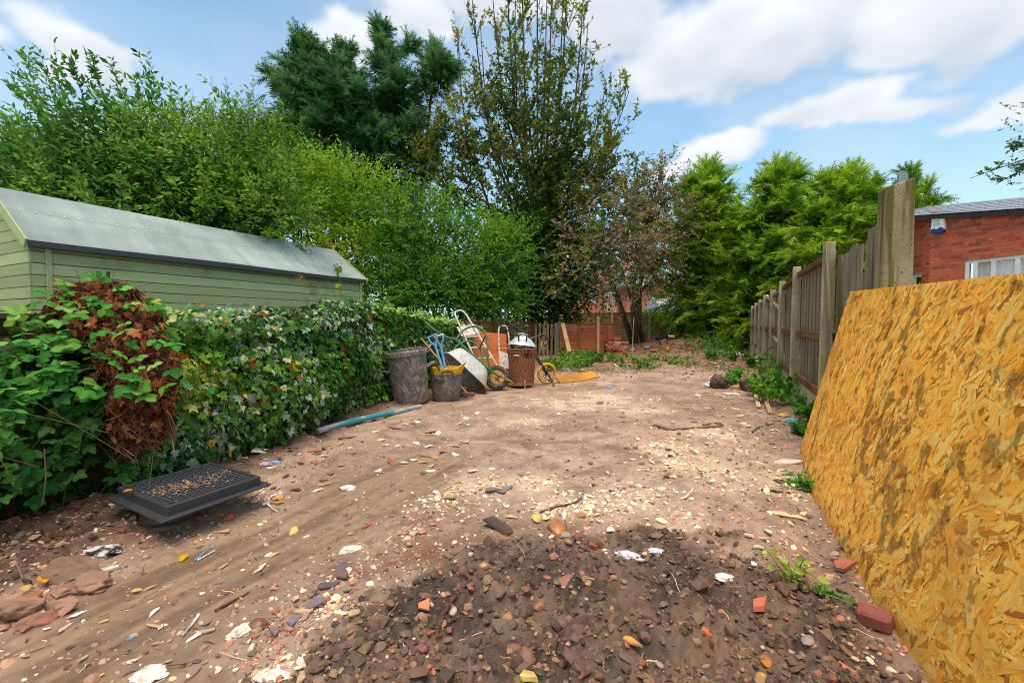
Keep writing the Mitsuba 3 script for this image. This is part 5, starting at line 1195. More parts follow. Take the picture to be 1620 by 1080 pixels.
loop(-1.35, .325, .21, .075, .065, 'mat_rubber', k); loop(-1.9, .30, .21, .06, -.01, 'mat_rubber', k); loop(1.5, .325, .21, .075, .075, 'mat_rubber', k)
k = thing('yellow_tub', 'yellow bucket with a pulled-out lip nested inside the black tub', 'bucket')
V, F = lathe([(.0001, .13), (.17, .13), (.195, .33), (.208, .42), (.213, .424), (.205, .428), (.19, .33), (.165, .15), (.0001, .15)], 56)
a = np.arctan2(V[:, 1], V[:, 0]); lip = np.exp(-((a + .25) / .28) ** 2) * np.clip((V[:, 2] - .33) / .09, 0, 1); V[:, :2] *= (1 + .32 * lip)[:, None]; V[:, 2] += .085 * lip; MB().add(V + tc, F).put('body', 'mat_yellow', k, smooth=40)
loop(2.0, .40, .20, .07, .06, 'mat_rubber', k); loop(-2.2, .41, .20, .07, .05, 'mat_rubber', k)
# two blue handled tools standing in the tub
for n, (tp, bt, lab) in enumerate((((688, 545), (702, 590), 'left of the two blue fork-handled shovels standing in the yellow bucket'), ((697, 545), (706, 590), 'right of the two blue fork-handled shovels standing in the yellow bucket'))):
    k = thing('shovel', lab, 'shovel'); Y0, Y1 = tc[1] - .02 + .05 * n, tc[1] + .12 + .04 * n; p, q = D(*tp, Y1), D(*bt, Y0); d = unit(q - p); bot = np.array([q[0], q[1], .19]) if q[2] > .19 else q
    V, F = rod(p, q + d * .12, .0165, 10); MB().add(V, F).put('shaft', 'mat_bluepaint', k, smooth=40)
    s = unit(np.cross(d, [0, 1.0, .2])); g0, g1 = p - d * .13 + s * .062, p - d * .13 - s * .062
    for g, sg in ((g0, 1), (g1, -1)): V, F = bend([p + d * .05 + s * sg * .004, p + d * .0 + s * sg * .012, p - d * .05 + s * sg * .045, g], .0135, 12, 8); MB().add(V, F).put('fork', 'mat_bluepaint', k, smooth=True)
    V, F = rod(g0 + s * .012, g1 - s * .012, .0145, 10); MB().add(V, F).put('grip', 'mat_dirtywhite' if n else 'mat_bluepaint', k, smooth=40)
# wooden handles
k = thing('rake', 'slim wooden tool handle leaning on the ivy behind the bin', 'tool'); p, q = D(667, 536, 6.25), D(697, 572, 6.0); d = unit(q - p); e = q + d * ((q[2] - .3) / -d[2]); V, F = rod(p, e, .013, 8); MB().add(V, F, None, lin(186, 128, 82)).put('shaft', 'mat_piece', k, smooth=40)
V, F = rod(e - [.14, 0, 0], e + [.14, .03, 0], .012, 8); MB().add(V, F, None, lin(70, 70, 72)).put('head', 'mat_piece', k)
k = thing('sledgehammer', 'long wooden hammer handle with rusty head on the ground by the tub', 'hammer'); h = G(741, 629); h[2] += .045; p = D(714, 596, 5.95)
V, F = rod(h, p, .014, 9); MB().add(V, F, None, lin(190, 140, 84)).put('shaft', 'mat_piece', k, smooth=40); V, F = cbox(.17, .06, .06, .012); MB().add(xf(V, frame(h, unit(np.array([1, -.25, 0])), unit(np.array([.25, 1, 0])), ZX)), F, None, lin(120, 90, 74)).put('head', 'mat_piece', k)
k = thing('spade', 'dark spade blade leaning on edge between tub and wheelbarrow', 'spade'); a, b = D(722, 606, 6.0), D(734, 629, 5.9); d = unit(b - a); s = unit(np.cross(d, [0, 1, .3])); P = [a + s * .06, a - s * .06, b - s * .085, b + d * .02, b + s * .085]
V = np.vstack([np.array(P), np.array(P) + [0, .008, 0]]); F = [[0, 1, 2], [0, 2, 3], [0, 3, 4], [5, 6, 7], [5, 7, 8], [5, 8, 9]] + [t for i in range(5) for t in ([i, (i + 1) % 5, 5 + i], [(i + 1) % 5, 5 + (i + 1) % 5, 5 + i])]; MB().add(V, F, None, lin(84, 88, 98)).put('blade', 'mat_wetpiece', k)
V, F = rod(a + d * .02, a - d * .45 + [.02, .1, 0], .015, 8); MB().add(V, F, None, lin(70, 70, 76)).put('shaft', 'mat_piece', k)

# wheelbarrow tipped on its nose
k = thing('wheelbarrow', 'galvanised wheelbarrow with green tube frame tipped forward onto its nose', 'wheelbarrow')
wc = D(786, 597, 6.55); ex = unit(np.array([.80, -.10, -.60])); ez = np.array([-.50, -.52, -.60]); ez = unit(ez - ex * (ez @ ex)); ey = np.cross(ez, ex)
B2W = lambda P: wc + np.asarray(P, float) @ np.array([ex, ey, ez])
wheel(k, wc, ey + np.array([0, -.35, 0]) * (1 if ey[1] < 0 else -1) * .6, .195, .048, 'mat_rubber', 'mat_tanrim')
def rrect(x0, x1, w0, w1, z0, z1, n=40):
    """a rounded outline; x0 front, x1 rear (toward the handles)"""
    t = np.linspace(0, 2 * np.pi, n, endpoint=False); c, s = np.cos(t), np.sin(t); p = .42; cx = np.sign(c) * np.abs(c) ** p; sy = np.sign(s) * np.abs(s) ** p
    f = (cx + 1) / 2; return np.stack([x1 + (x0 - x1) * f, (w1 + (w0 - w1) * f) * sy, z1 + (z0 - z1) * f], 1)
rings = [rrect(.02, -.80, .27, .31, .36, .30), rrect(.015, -.80, .262, .302, .35, .29), rrect(-.12, -.72, .19, .25, .12, .10), rrect(-.16, -.68, .16, .22, .06, .05), rrect(-.40, -.42, .01, .01, .05, .05)]
outer = [rrect(.03, -.81, .28, .32, .352, .292)] + [r - [0, 0, .006] for r in rings[1:]]
def loft(rs):
    n = len(rs[0]); V = np.vstack(rs); i, j = np.meshgrid(np.arange(len(rs) - 1), np.arange(n), indexing='ij'); return V, np.stack([i * n + j, i * n + (j + 1) % n, (i + 1) * n + (j + 1) % n, (i + 1) * n + j], -1).reshape(-1, 4)
V, F = loft(rings[::-1] + outer); V = B2W(V); V[:, 2] = np.maximum(V[:, 2], .012); MB().add(V, F).put('tray', 'mat_galv', k, smooth=50)
R_ = rrect(.026, -.806, .276, .316, .358, .298, 48); P = B2W(np.vstack([R_, R_[:1]])); P[:, 2] = np.maximum(P[:, 2], .012); V, F = tubes(P[None], .009, 7); MB().add(V, F).put('rim_bead', 'mat_galv', k, smooth=True)
for s in (-1, 1):
    P = [(.06, .085 * s, -.01), (-.12, .10 * s, .02), (-.55, .21 * s, .045), (-.80, .25 * s, .04), (-.92, .25 * s, .10), (-1.16, .27 * s, .14), (-1.40, .275 * s, .13)]
    V, F = bend(B2W(P), .0165, 36, 9); MB().add(V, F).put('frame_tube', 'mat_green', k, smooth=True)
    P = [(-.14, .10 * s, .02), (-.30, .17 * s, -.10), (-.46, .22 * s, -.30), (-.60, .235 * s, -.37), (-.75, .24 * s, -.32), (-.82, .245 * s, -.15), (-.80, .25 * s, .03)]
    V, F = bend(B2W(P), .0165, 36, 9); MB().add(V, F).put('leg', 'mat_green', k, smooth=True)
    V, F = rod(B2W((-1.24, .27 * s, .137)), B2W((-1.41, .275 * s, .13)), .020, 10); MB().add(V, F).put('grip', 'mat_green', k, smooth=40)
    V, F = rod(B2W((.05, .085 * s, -.008)), B2W((.0, .06 * s, 0)), .014, 8); MB().add(V, F).put('axle_bracket', 'mat_green', k)
V, F = rod(B2W((-.52, -.23, -.34)), B2W((-.52, .23, -.34)), .013, 8); MB().add(V, F).put('cross_bar', 'mat_green', k)
V, F = bend(B2W([(.06, .085, -.01), (.20, .06, -.06), (.26, 0, -.08), (.20, -.06, -.06), (.06, -.085, -.01)]), .012, 24, 8); V[:, 2] = np.maximum(V[:, 2], .015); MB().add(V, F).put('nose_hoop', 'mat_tanrim', k, smooth=True)

# white sack truck behind the barrow
k = thing('sack_truck', 'tall white sack truck with a hoop handle leaning behind the wheelbarrow', 'hand truck')
a0, a1, b0_, b1_ = D(722, 503, 7.35), D(739, 500, 7.45), D(762, 592, 6.95), D(795, 592, 7.0); dn = unit((b0_ + b1_) / 2 - (a0 + a1) / 2)
bt0, bt1 = b0_ + dn * ((.14 - b0_[2]) / dn[2]), b1_ + dn * ((.14 - b1_[2]) / dn[2]); top = (a0 + a1) / 2 - dn * .13
hoop = smooth_path([a0, a0 * .8 + top * .2 + (a0 - a1) * .02 - dn * .06, top + (a0 - a1) * .22, top + (a1 - a0) * .22, a1 * .8 + top * .2 + (a1 - a0) * .02 - dn * .06, a1], 22)
V, F = tubes(np.vstack([bt0[None] * .3 + a0 * .7, a0[None], hoop[1:-1], a1[None], bt1[None] * .3 + a1 * .7])[None], .0155, 9); MB().add(V, F).put('hoop_handle', 'mat_dirtywhite', k, smooth=True)
for p, q in ((a0, bt0), (a1, bt1)):
    V, F = rod(p * .8 + q * .2, q, .0165, 9); MB().add(V, F).put('rail', 'mat_dirtywhite', k, smooth=40)
for f in (.34, .52, .70, .86): V, F = rod(a0 + (bt0 - a0) * f, a1 + (bt1 - a1) * f, .013, 8); MB().add(V, F).put('rung', 'mat_dirtywhite', k, smooth=40)
c0_, c1_ = a0 + (bt0 - a0) * .22, a1 + (bt1 - a1) * .22; sx_ = unit(c1_ - c0_); nn_ = unit(np.cross(sx_, dn)); V, F = cbox(np.linalg.norm(c1_ - c0_) + .10, .20, .008, .003); MB().add(xf(V, frame((c0_ + c1_) / 2 + nn_ * .022, sx_, dn, nn_)), F).put('back_plate', 'mat_dirtywhite', k)
tp_ = (bt0 + bt1) / 2; V, F = cbox(.30, .22, .008, .003); MB().add(xf(V, frame(tp_ + nn_ * (-.10 if nn_[1] > 0 else .10), sx_, nn_, dn)), F).put('toe_plate', 'mat_galv', k)
for s, q in ((-1, bt0), (1, bt1)): wheel(k, q + sx_ * s * .06 + np.array([0, .05, 0]), sx_, .12, .03, 'mat_rubber', 'mat_dirtywhite')
# small white frame
k = thing('folding_trolley', 'small white folding trolley with pale back panel beside the rusty bin', 'hand truck'); Y = 7.25
l0, l1, r0_, r1_ = D(789, 521, Y + .1), D(791, 596, Y - .15), D(803, 521, Y + .15), D(811, 596, Y - .1)
V, F = tubes(smooth_path([l1, l1 * .5 + l0 * .5, l0, (l0 + r0_) / 2 + [0, 0, .06], r0_, r1_ * .5 + r0_ * .5, r1_], 40)[None], .013, 8); MB().add(V, F).put('frame_tube', 'mat_dirtywhite', k, smooth=True)
V = np.array([l0 * .55 + l1 * .45, r0_ * .45 + r1_ * .55 + [.02, 0, 0], r0_ * .18 + r1_ * .82, l0 * .15 + l1 * .85]); V = np.vstack([V + [0, -.016, 0], V + [0, -.028, 0]]); MB().add(V, [[0, 1, 2, 3], [4, 5, 6, 7], [0, 1, 5, 4], [1, 2, 6, 5], [2, 3, 7, 6], [3, 0, 4, 7]]).put('panel', 'mat_dirtywhite', k)
V, F = rod(l0 * .6 + l1 * .4, r0_ * .6 + r1_ * .4, .009, 8); MB().add(V, F).put('cross_bar', 'mat_dirtywhite', k)
wheel(k, (l1 + r1_) / 2 + np.array([0, .06, -.01]), np.array([1, .1, 0]), .09, .024, 'mat_rubber', 'mat_dirtywhite')
# rust orange sheet against the fence
k = thing('rusty_sheet', 'large orange rusty metal sheet leaning on the fence behind the barrow', 'metal sheet'); P = np.array([D(708, 521, 8.35), D(801, 528, 8.6), D(803, 590, 8.2), D(712, 590, 8.0)]); P[2, 2] = P[3, 2] = .02
s_, t_ = np.meshgrid(np.linspace(0, 1, 25), np.linspace(0, 1, 9), indexing='ij'); Q = (P[0] * ((1 - s_) * (1 - t_))[..., None] + P[1] * (s_ * (1 - t_))[..., None] + P[2] * (s_ * t_)[..., None] + P[3] * ((1 - s_) * t_)[..., None]) + .05 * noise_np(np.stack([s_ * 3, t_ * 2, 0 * s_], -1), 1)[..., None] * [0, 1, 0]
Q2 = Q + [0, .004, 0]; i0 = np.arange(225).reshape(25, 9); q = np.stack([i0[:-1, :-1], i0[1:, :-1], i0[1:, 1:], i0[:-1, 1:]], -1).reshape(-1, 4); e_ = lambda r: np.stack([r[:-1], r[1:], r[1:] + 225, r[:-1] + 225], 1)
V = np.vstack([Q.reshape(-1, 3), Q2.reshape(-1, 3)]); cc = lin(176, 92, 44) * (.45 + 1.0 * meshkit.fbm(V * 6, 3, 3))[:, None]; MB().add(V, np.vstack([q, q + 225, e_(i0[0]), e_(i0[-1]), e_(i0[:, 0]), e_(i0[:, -1])]), None, cc).put('rusty_sheet', 'mat_piece', tag=k)

# rusty incinerator bin with a crushed lid
k = thing('incinerator_bin', 'rusty brown metal garden incinerator bin on short legs', 'bin'); c = G(826, 614); rc = np.array([c[0], c[1] + .21, gz(c[0], c[1]) + .045]); prof = [(.0001, 0), (.188, 0), (.192, .008)]
for z in np.linspace(.02, .5, 26): prof.append((.193 + .028 * z / .5, z))
prof += [(.223, .505), (.234, .51), (.236, .53), (.230, .54), (.240, .548), (.242, .565), (.232, .575), (.220, .57), (.218, .50), (.188, .02), (.0001, .015)]
V, F = lathe(prof, 56); V[:, :2] *= 1 + .02 * noise_np(V * [1, 1, .4], 7)[:, None]; MB().add(V + rc, F).put('body', 'mat_rust', k, smooth=35)
for a in (-1.35, .9, 3.0): V, F = bend([rc + [math.cos(a) * .185, math.sin(a) * .185, .09], rc + [math.cos(a) * .212, math.sin(a) * .212, .05], rc + [math.cos(a) * .215, math.sin(a) * .215, -.05]], .013, 10, 7); MB().add(V, F).put('leg', 'mat_galv', k, smooth=True)
V, F = cbox(.10, .012, .02, .004); MB().add(xf(V, frame(rc + [-.09, -.208, .47], np.array([.92, -.38, 0]), np.array([.38, .92, 0]), ZX)), F).put('handle', 'mat_dirtywhite', k)
k = thing('bin_lid', 'crumpled silver metal lid with handle lying on the rusty bin', 'lid'); V, F = lathe([(.0001, .15), (.05, .148), (.06, .20), (.075, .205), (.082, .15), (.15, .11), (.20, .045), (.225, .015), (.232, .0), (.222, .0), (.195, .035), (.14, .095), (.0001, .13)], 40); V = V + .055 * np.stack([noise_np(V, 9, 3, s) for s in (1, 2, 3)], 1) * np.clip(V[:, 2:3] / .05, .2, 1); rx = trimesh.transformations.euler_matrix(-.16, .10, 0)[:3, :3]
MB().add(V @ rx.T + rc + [.0, 0, .595], F).put('dome', 'mat_silver', k, smooth=28)
V, F = bend([rc + [-.05, -.16, .68], rc + [-.045, -.17, .78], rc + [.06, -.17, .785], rc + [.07, -.15, .69]], .011, 16, 7); MB().add(V, F).put('handle', 'mat_rubber', k, smooth=True)
k = thing('metal_sheet', 'bent silver metal scrap standing behind the bin lid', 'metal sheet'); s_ = np.linspace(0, 1, 12); P = np.array([D(812, 546, 7.0), D(814, 533, 7.05), D(826, 530, 7.05), D(834, 536, 7.05), D(842, 552, 7.0)]); a = smooth_path(P, 14); b_ = a - [0, .02, .2]; b_[:, 2] = np.maximum(b_[:, 2], .58); V = np.vstack([a, b_, b_ + [0, .004, 0], a + [0, .004, 0]]); i = np.arange(13); MB().add(V, np.vstack([np.stack([r * 14 + i, r * 14 + i + 1, ((r + 1) % 4) * 14 + i + 1, ((r + 1) % 4) * 14 + i], 1) for r in range(4)])).put('metal_sheet', 'mat_silver', tag=k, smooth=30)

# black push frame with a yellow wheel
k = thing('golf_trolley', 'upturned black tubular push cart with a yellow spoked wheel', 'cart'); wc = D(865, 590, 7.15); wc[2] = .178 + gz(wc[0], wc[1]); axl = unit(np.array([-.42, 1, 0])); wheel(k, wc, axl, .175, .021, 'mat_yellow', 'mat_black', 24)
Pn = [[D(780, 500, 6.75), D(792, 515, 6.8), D(812, 528, 6.9), D(832, 538, 7.0)], [D(796, 496, 7.15), D(803, 508, 7.15), D(820, 520, 7.15), D(840, 534, 7.15)]]
for P in Pn: V, F = bend(P, .0145, 24, 9); MB().add(V, F).put('handle_tube', 'mat_black', k, smooth=True); V, F = rod(P[0], P[0] * .55 + P[1] * .45, .019, 10); MB().add(V, F).put('grip', 'mat_rubber', k, smooth=40)
jn = [D(832, 538, 7.0), D(848, 533, 7.05), D(858, 529, 7.1), D(866, 534, 7.1), D(867, 541, 7.1), D(862, 548, 7.1)]; V, F = bend(jn, .0145, 30, 9); MB().add(V, F).put('frame_tube', 'mat_black', k, smooth=True)
V, F = bend([D(840, 534, 7.15), D(852, 532, 7.2), D(858, 537, 7.2), D(861, 548, 7.2)], .009, 20, 7); MB().add(V, F).put('cable', 'mat_rubber', k, smooth=True)
V, F = rod(D(832, 538, 7.0), D(846, 556, 7.05), .014, 8); MB().add(V, F).put('strut', 'mat_black', k, smooth=40)
for s in (-1, 1):
    o = axl * .04 * s; e = wc + o; f0 = D(843, 556, 7.1) + o; dd = unit(e - f0); V, F = bend([f0, e, e + dd * .16 if s < 0 else e + dd * .02], .0125, 12, 8); V[:, 2] = np.maximum(V[:, 2], .015); MB().add(V, F).put('fork', 'mat_black', k, smooth=True)
V, F = rod(wc - axl * .055, wc + axl * .055, .008, 8); MB().add(V, F).put('axle', 'mat_silver', k); V, F = rod(D(843, 556, 7.1) - axl * .045, D(843, 556, 7.1) + axl * .045, .013, 8); MB().add(V, F).put('fork_bridge', 'mat_black', k)
foot = G(876, 612); V, F = cbox(.15, .03, .02, .006); d = unit(foot - wc); MB().add(xf(V, frame(foot - d * .06 + ZX * .025, *basis(d))), F).put('prop_foot', 'mat_rubber', k)

# ply boards, pipe, chamber cover, pot
for n, (u0, v0, u1, v1, h, lab) in enumerate(((886, 607, 931, 602, .155, 'nearer orange plywood plank lying beside the yellow wheel'), (926, 601, 947, 598, .14, 'farther brown plywood plank behind the orange one'))):
    a, b = G(u0, v0), G(u1, v1); x = unit((b - a) * [1, 1, 0]); up = unit(ZX * .42 + np.cross(ZX, x) * .9); k = thing('plank', lab, 'plank'); mb = MB(); c = up * h * .5; plank(mb, a + c + ZX * (.02 + gz(a[0], a[1])), b + c + ZX * (.02 + gz(b[0], b[1])), h * 1.5, .018, np.cross(x, up), .003); mb.put('plank', 'mat_ply', tag=k)
a, b = G(502, 688, .03), G(664, 642, .03); a[2], b[2] = gz(a[0], a[1]) + .035, gz(b[0], b[1]) + .03; t = np.linspace(0, 1, 60); P = a + (b - a) * t[:, None] + ZX * (.012 * np.sin(t * 5))[:, None]
V, F = tubes(P[None], np.where((t < .015) | (t > .985), .030, .0265)[None], 14, True); tt = np.clip(((V - a) @ (b - a)) / ((b - a) @ (b - a)), 0, 1); nn1 = meshkit.fbm(V * [9, 9, 22], 4, 5); teal = lin(52, 142, 152); grey = lin(166, 156, 160)
w = np.clip((np.abs(tt - .48) - .30 + .5 * (nn1 - .5)) * 9, 0, 1)[:, None]; cc = (teal * (.7 + .6 * nn1[:, None])) * (1 - w) + grey * w; cc = np.where((nn1 > .62)[:, None], lin(160, 170, 160), cc)
kp = thing('pipe', 'worn teal plastic pipe lying along the foot of the hedge', 'pipe'); MB().add(V, F, None, cc).put('pipe', 'mat_wetpiece', tag=kp, smooth=True)

k = thing('chamber_cover', 'black studded plastic inspection chamber cover standing proud of the soil', 'cover'); zt = .175; Cn = [G(190, 772, zt), G(268, 806, zt), G(411, 751, zt), G(325, 728, zt)]; ctr = np.mean(Cn, 0); xv = unit((Cn[1] - Cn[0]) + (Cn[2] - Cn[3])); yv = unit(np.cross(ZX, xv)); lx = (np.linalg.norm(Cn[1] - Cn[0]) + np.linalg.norm(Cn[2] - Cn[3])) / 2 * .95; lyy = (np.linalg.norm(Cn[3] - Cn[0]) + np.linalg.norm(Cn[2] - Cn[1])) / 2 * .94
zx = unit(ZX + np.array([.02, -.03, 0])); m = frame(ctr, xv, np.cross(zx, xv), zx)
def bx(sx, sy, sz, x, y, z, c=.004): V, F = cbox(sx, sy, sz, c); return xf(V + [x, y, z], m), F
MB().add(*bx(lx + .07, lyy + .07, .012, 0, 0, -.052)).put('flange', 'mat_black', k)
fr = MB()
for s in (-1, 1): fr.add(*bx(0.016, lyy, .050, s * (lx / 2 - .008), 0, -.025)); fr.add(*bx(lx - .032, .016, .050, 0, s * (lyy / 2 - .008), -.025))
fr.put('frame', 'mat_black', k)
lid = MB().add(*bx(lx - .036, lyy - .036, .03, 0, 0, -.021)).put('lid', 'mat_black', k)
nx_, ny_ = 17, 17
for i in range(nx_):
    for j in range(ny_):
        if len([q for q in scene if q.startswith(lid + '__stud')]) >= 298: break
        d = (.019, .010) if (i + j) % 2 else (.010, .019); MB().add(*bx(d[0], d[1], .009, (i - 8) * (lx - .06) / 17, (j - 8) * (lyy - .06) / 17, -.003, .0035)).put('stud', 'mat_black', lid)
rng = np.random.default_rng(7); dirt = MB()
for _ in range(300):
    a, b = rng.normal(.03, .06), rng.normal(-.03, .10)
    if abs(a) < lx / 2 - .03 and abs(b) < lyy / 2 - .03: V, F = rock(rng, *(rng.gamma(3, .0012, 3) * [1.3, 1.3, .6] + .001), ico=ICO); dirt.add(xf(V + [a, b, -.003 + rng.uniform(0, .006)], m), F, None, lin(*((140, 108, 84) if rng.random() < .88 else (196, 178, 152))) * rng.uniform(.6, 1.1))
dk = dirt.put('dirt', 'mat_wetpiece', kind='stuff'); labels[dk].update(label='sandy dirt strewn over the chamber cover', category='dirt')
rise = MB(); cb = ctr - ZX * .059; prof = []
for z in np.arange(-.30, .001, .012): prof.append((.122 + .005 * math.cos(z / .0475 * 2 * np.pi), z))
V, F = lathe([(.0001, -.30)] + prof + [(.0001, 0)], 44); rise.add(V + [cb[0] - .09, cb[1] - .03, cb[2]], F, None, lin(92, 72, 56) * (.5 + 1.0 * meshkit.fbm(V * 14, 3, 2))[:, None]).put('ribbed_riser', 'mat_wetpiece', k, smooth=30)
k = thing('plant_pot', 'terracotta pot lying on its side behind the chamber cover', 'pot'); c = G(281, 744, .0); c = c + [0, .06, .085]; V, F = lathe([(.0001, 0), (.058, 0), (.078, .12), (.080, .125), (.089, .125), (.092, .165), (.084, .167), (.080, .12), (.054, .01), (.0001, .01)], 36); ax_ = unit(np.array([.30, -.90, .18])); MB().add(xf(V, frame(c - ax_ * .02, *basis(np.cross(ax_, ZX), ax_))), F, None, lin(186, 98, 60) * (.7 + .6 * meshkit.fbm(V * 20, 3, 2))[:, None]).put('plant_pot', 'mat_piece', tag=k, smooth=40)

# pallet
k = thing('pallet', 'wooden pallet standing on edge against the left side at the far end', 'pallet'); a, b = D(838, 562, 13.9), D(882, 562, 13.7); x = unit((b - a) * [1, 1, 0]); n_ = np.array([x[1], -x[0], 0]); g = np.array([a[0], a[1], 0]); W_ = np.linalg.norm((b - a)[:2]); up_ = unit(ZX + n_ * -.06)
for i in range(7): mb = MB(); q = g + x * (W_ * (i + .5) / 7); plank(mb, q, q + up_ * .98, .072, .018, n_, .003); mb.put('slat', 'mat_palewood', k)
for z in (.08, .5, .9): mb = MB(); plank(mb, g + up_ * z - n_ * .055, g + x * W_ + up_ * z - n_ * .055, .09, .09, n_, .003); mb.put('bearer', 'mat_railwood', k)
k = thing('timber_post', 'stout timber post between the pallet and the orange panels', 'post'); a = D(880, 562, 13.4); mb = MB(); plank(mb, [a[0], a[1], -.2], [a[0], a[1], 1.0], .12, .10, [0, -1, 0], .005); mb.put('timber_post', 'mat_greywood', tag=k)
k = thing('timber_plank', 'pale plank leaning across the orange lap panel', 'plank'); p, q = D(890, 511, 13.35), D(901, 556, 12.9); mb = MB(); plank(mb, p, q, .12, .028, [0, -1, .2], .004); mb.put('timber_plank', 'mat_palewood', tag=k)
k = thing('leaning_pole', 'thin pale pole leaning on the small tree trunks', 'pole'); V, F = rod(D(1003, 500, 18.0), G(1000, 558), .018, 7); MB().add(V, F, None, lin(178, 150, 104)).put('leaning_pole', 'mat_piece', tag=k)
k = thing('broken_post', 'broken wooden post leaning at the right end of the back fence', 'post'); a = G(1162, 552); mb = MB(); plank(mb, a - ZX * .1, a + ZX * 1.35, .13, .12, [0, -1, 0], .006); mb.put('post', 'mat_palewood', k); V, F = rod(D(1154, 492, a[1] - .1), D(1177, 530, a[1] - .3), .022, 6); MB().add(V, F, None, lin(170, 146, 104)).put('splinter', 'mat_piece', k); V, F = rod(D(1156, 500, a[1] + .1), D(1150, 515, a[1]), .03, 6, .01); MB().add(V, F, None, lin(160, 120, 80)).put('splinter', 'mat_piece', k)

# stack of bricks, rubble and tarpaulin
rng = np.random.default_rng(14)
def brick(lab, grp, c, ang, tl=0, cols=((196, 104, 72),), s=1.0, name='brick', cat='brick', mt='mat_piece', roll=0.):
    k = thing(name, lab, cat, grp); V, F = cbox(.215 * s, .1025 * s, .065 * s, .007); V = V + .004 * noise_np(V, 30)[:, None]; V = V @ (rotz(ang) @ trimesh.transformations.euler_matrix(tl, roll, 0)[:3, :3]).T + c; col = lin(*cols[rng.integers(len(cols))]) * (.75 + .5 * meshkit.fbm(V * 25, 3, 5))[:, None]; MB().add(V, F, None, col).put(name, mt, tag=k); return k
ORD = ('lowest', 'second', 'third', 'fourth', 'fifth', 'sixth', 'seventh', 'topmost'); NTH = ('leftmost', 'second', 'third', 'fourth', 'fifth', 'sixth', 'seventh', 'eighth', 'ninth', 'tenth', 'eleventh', 'twelfth', 'thirteenth', 'fourteenth', 'fifteenth', 'rightmost')
bc = G(957, 561); bdx = unit(np.array([1, .12, 0])); bdy = np.array([-bdx[1], bdx[0], 0])
BC = ((206, 104, 70), (190, 88, 60), (214, 122, 86), (160, 84, 64), (196, 168, 140))
for r in range(8):
    for i in range(3 if r < 6 else 2):
        for j in range(1):
            off = (.06 if r % 2 else 0); q = np.array([bc[0], bc[1], 0]) + bdx * (.11 + i * .235 + off) + ZX * (.035 + r * .069) + bdy * rng.normal() * .02
            brick(f"red brick {('at the left end', 'in the middle', 'at the right end')[i]} of the {ORD[r]} course of the small stack", 'bricks of the small stack', q, math.atan2(bdx[1], bdx[0]) + rng.normal() * .06, cols=BC)
for n_, (u, v, z) in enumerate(sorted(((1000, 556, .0), (1012, 560, .02), (1022, 553, .05), (1034, 557, .0), (1045, 551, .1), (1056, 556, .06), (1062, 550, .2), (1069, 548, .24), (1078, 553, .12), (1088, 549, .16), (1094, 555, .04), (1104, 551, .05), (1052, 545, .26), (1082, 544, .3), (990, 561, 0), (1030, 547, .14)))):
    p = G(u, v); q = np.array([p[0], p[1], gz(p[0], p[1]) + .05 + z * .6]); brick(f'{NTH[n_]} loose brick from the left in the rubble heap before the back fence', 'bricks of the rubble heap', q, rng.uniform(0, 3), rng.normal() * .4, BC, 1.15, roll=rng.normal() * .3)
k = thing('tarpaulin', 'crumpled blue tarpaulin scrap lying on the rubble heap', 'tarpaulin'); a, b = D(1034, 545, 18.2), D(1072, 545, 17.9); s_, t_ = np.meshgrid(np.linspace(0, 1, 24), np.linspace(0, 1, 12), indexing='ij'); Q = np.stack([a[0] + (b[0] - a[0]) * s_, a[1] + (b[1] - a[1]) * s_ + .5 * t_, 0 * s_], -1); Q[..., 2] = gz(Q[..., 0].ravel(), Q[..., 1].ravel()).reshape(s_.shape) + .16 + .22 * noise_np(Q, 5); V = np.vstack([Q.reshape(-1, 3), Q.reshape(-1, 3) - [0, 0, .01]]); N_ = s_.size; i0 = np.arange(N_).reshape(s_.shape); q = np.stack([i0[:-1, :-1], i0[1:, :-1], i0[1:, 1:], i0[:-1, 1:]], -1).reshape(-1, 4); e_ = lambda r: np.stack([r[:-1], r[1:], r[1:] + N_, r[:-1] + N_], 1); MB().add(V, np.vstack([q, q + N_, e_(i0[0]), e_(i0[-1]), e_(i0[:, 0]), e_(i0[:, -1])]), None, lin(34, 84, 170)).put('tarpaulin', 'mat_wetpiece', tag=k, smooth=40)

# charred stumps and slats on the right
for u0, v0, u1, v1, hh, lab, cc, sd in ((1131, 616, 1156, 616, .17, 'left of the two charred blocks, dark sloping face, on the far right ground', (62, 54, 50), 3), (1177, 621, 1201, 621, .20, 'right of the two charred blocks, jagged brown top, beside the slats', (84, 66, 56), 4)):
    r = np.random.default_rng(sd); a, b = G(u0, v0), G(u1, v1); k = thing('charred_stump', lab, 'block'); w = np.linalg.norm(b - a); V, F = rock(r, w * .56, .13, hh, .5, ICO3, .8); V = V + .06 * noise_np(V, 14, 4, sd)[:, None] * unit(V); c = (a + b) / 2 + [0, .11, hh * .5]; top = np.clip(V[:, 2:3] / hh, 0, 1); MB().add(V + c, F, None, lin(*cc) * (1 - top) * (.5 + .9 * meshkit.fbm(V * 18, 3, 3))[:, None] + lin(130, 104, 88) * top).put('charred_stump', 'mat_piece', tag=k)
for (u0, v0, u1, v1, lab) in ((1193, 620, 1200, 646, 'left of the two thin wooden slats lying on the ground by the fence'), (1203, 616, 1219, 656, 'right of the two thin wooden slats lying on the ground by the fence')):
    a, b = G(u0, v0), G(u1, v1); k = thing('slat', lab, 'slat'); mb = MB(); plank(mb, a + ZX * (gz(a[0], a[1]) + .05), b + ZX * (gz(b[0], b[1]) + .02), .045, .02, ZX, .002); mb.put('slat', 'mat_palewood', tag=k)
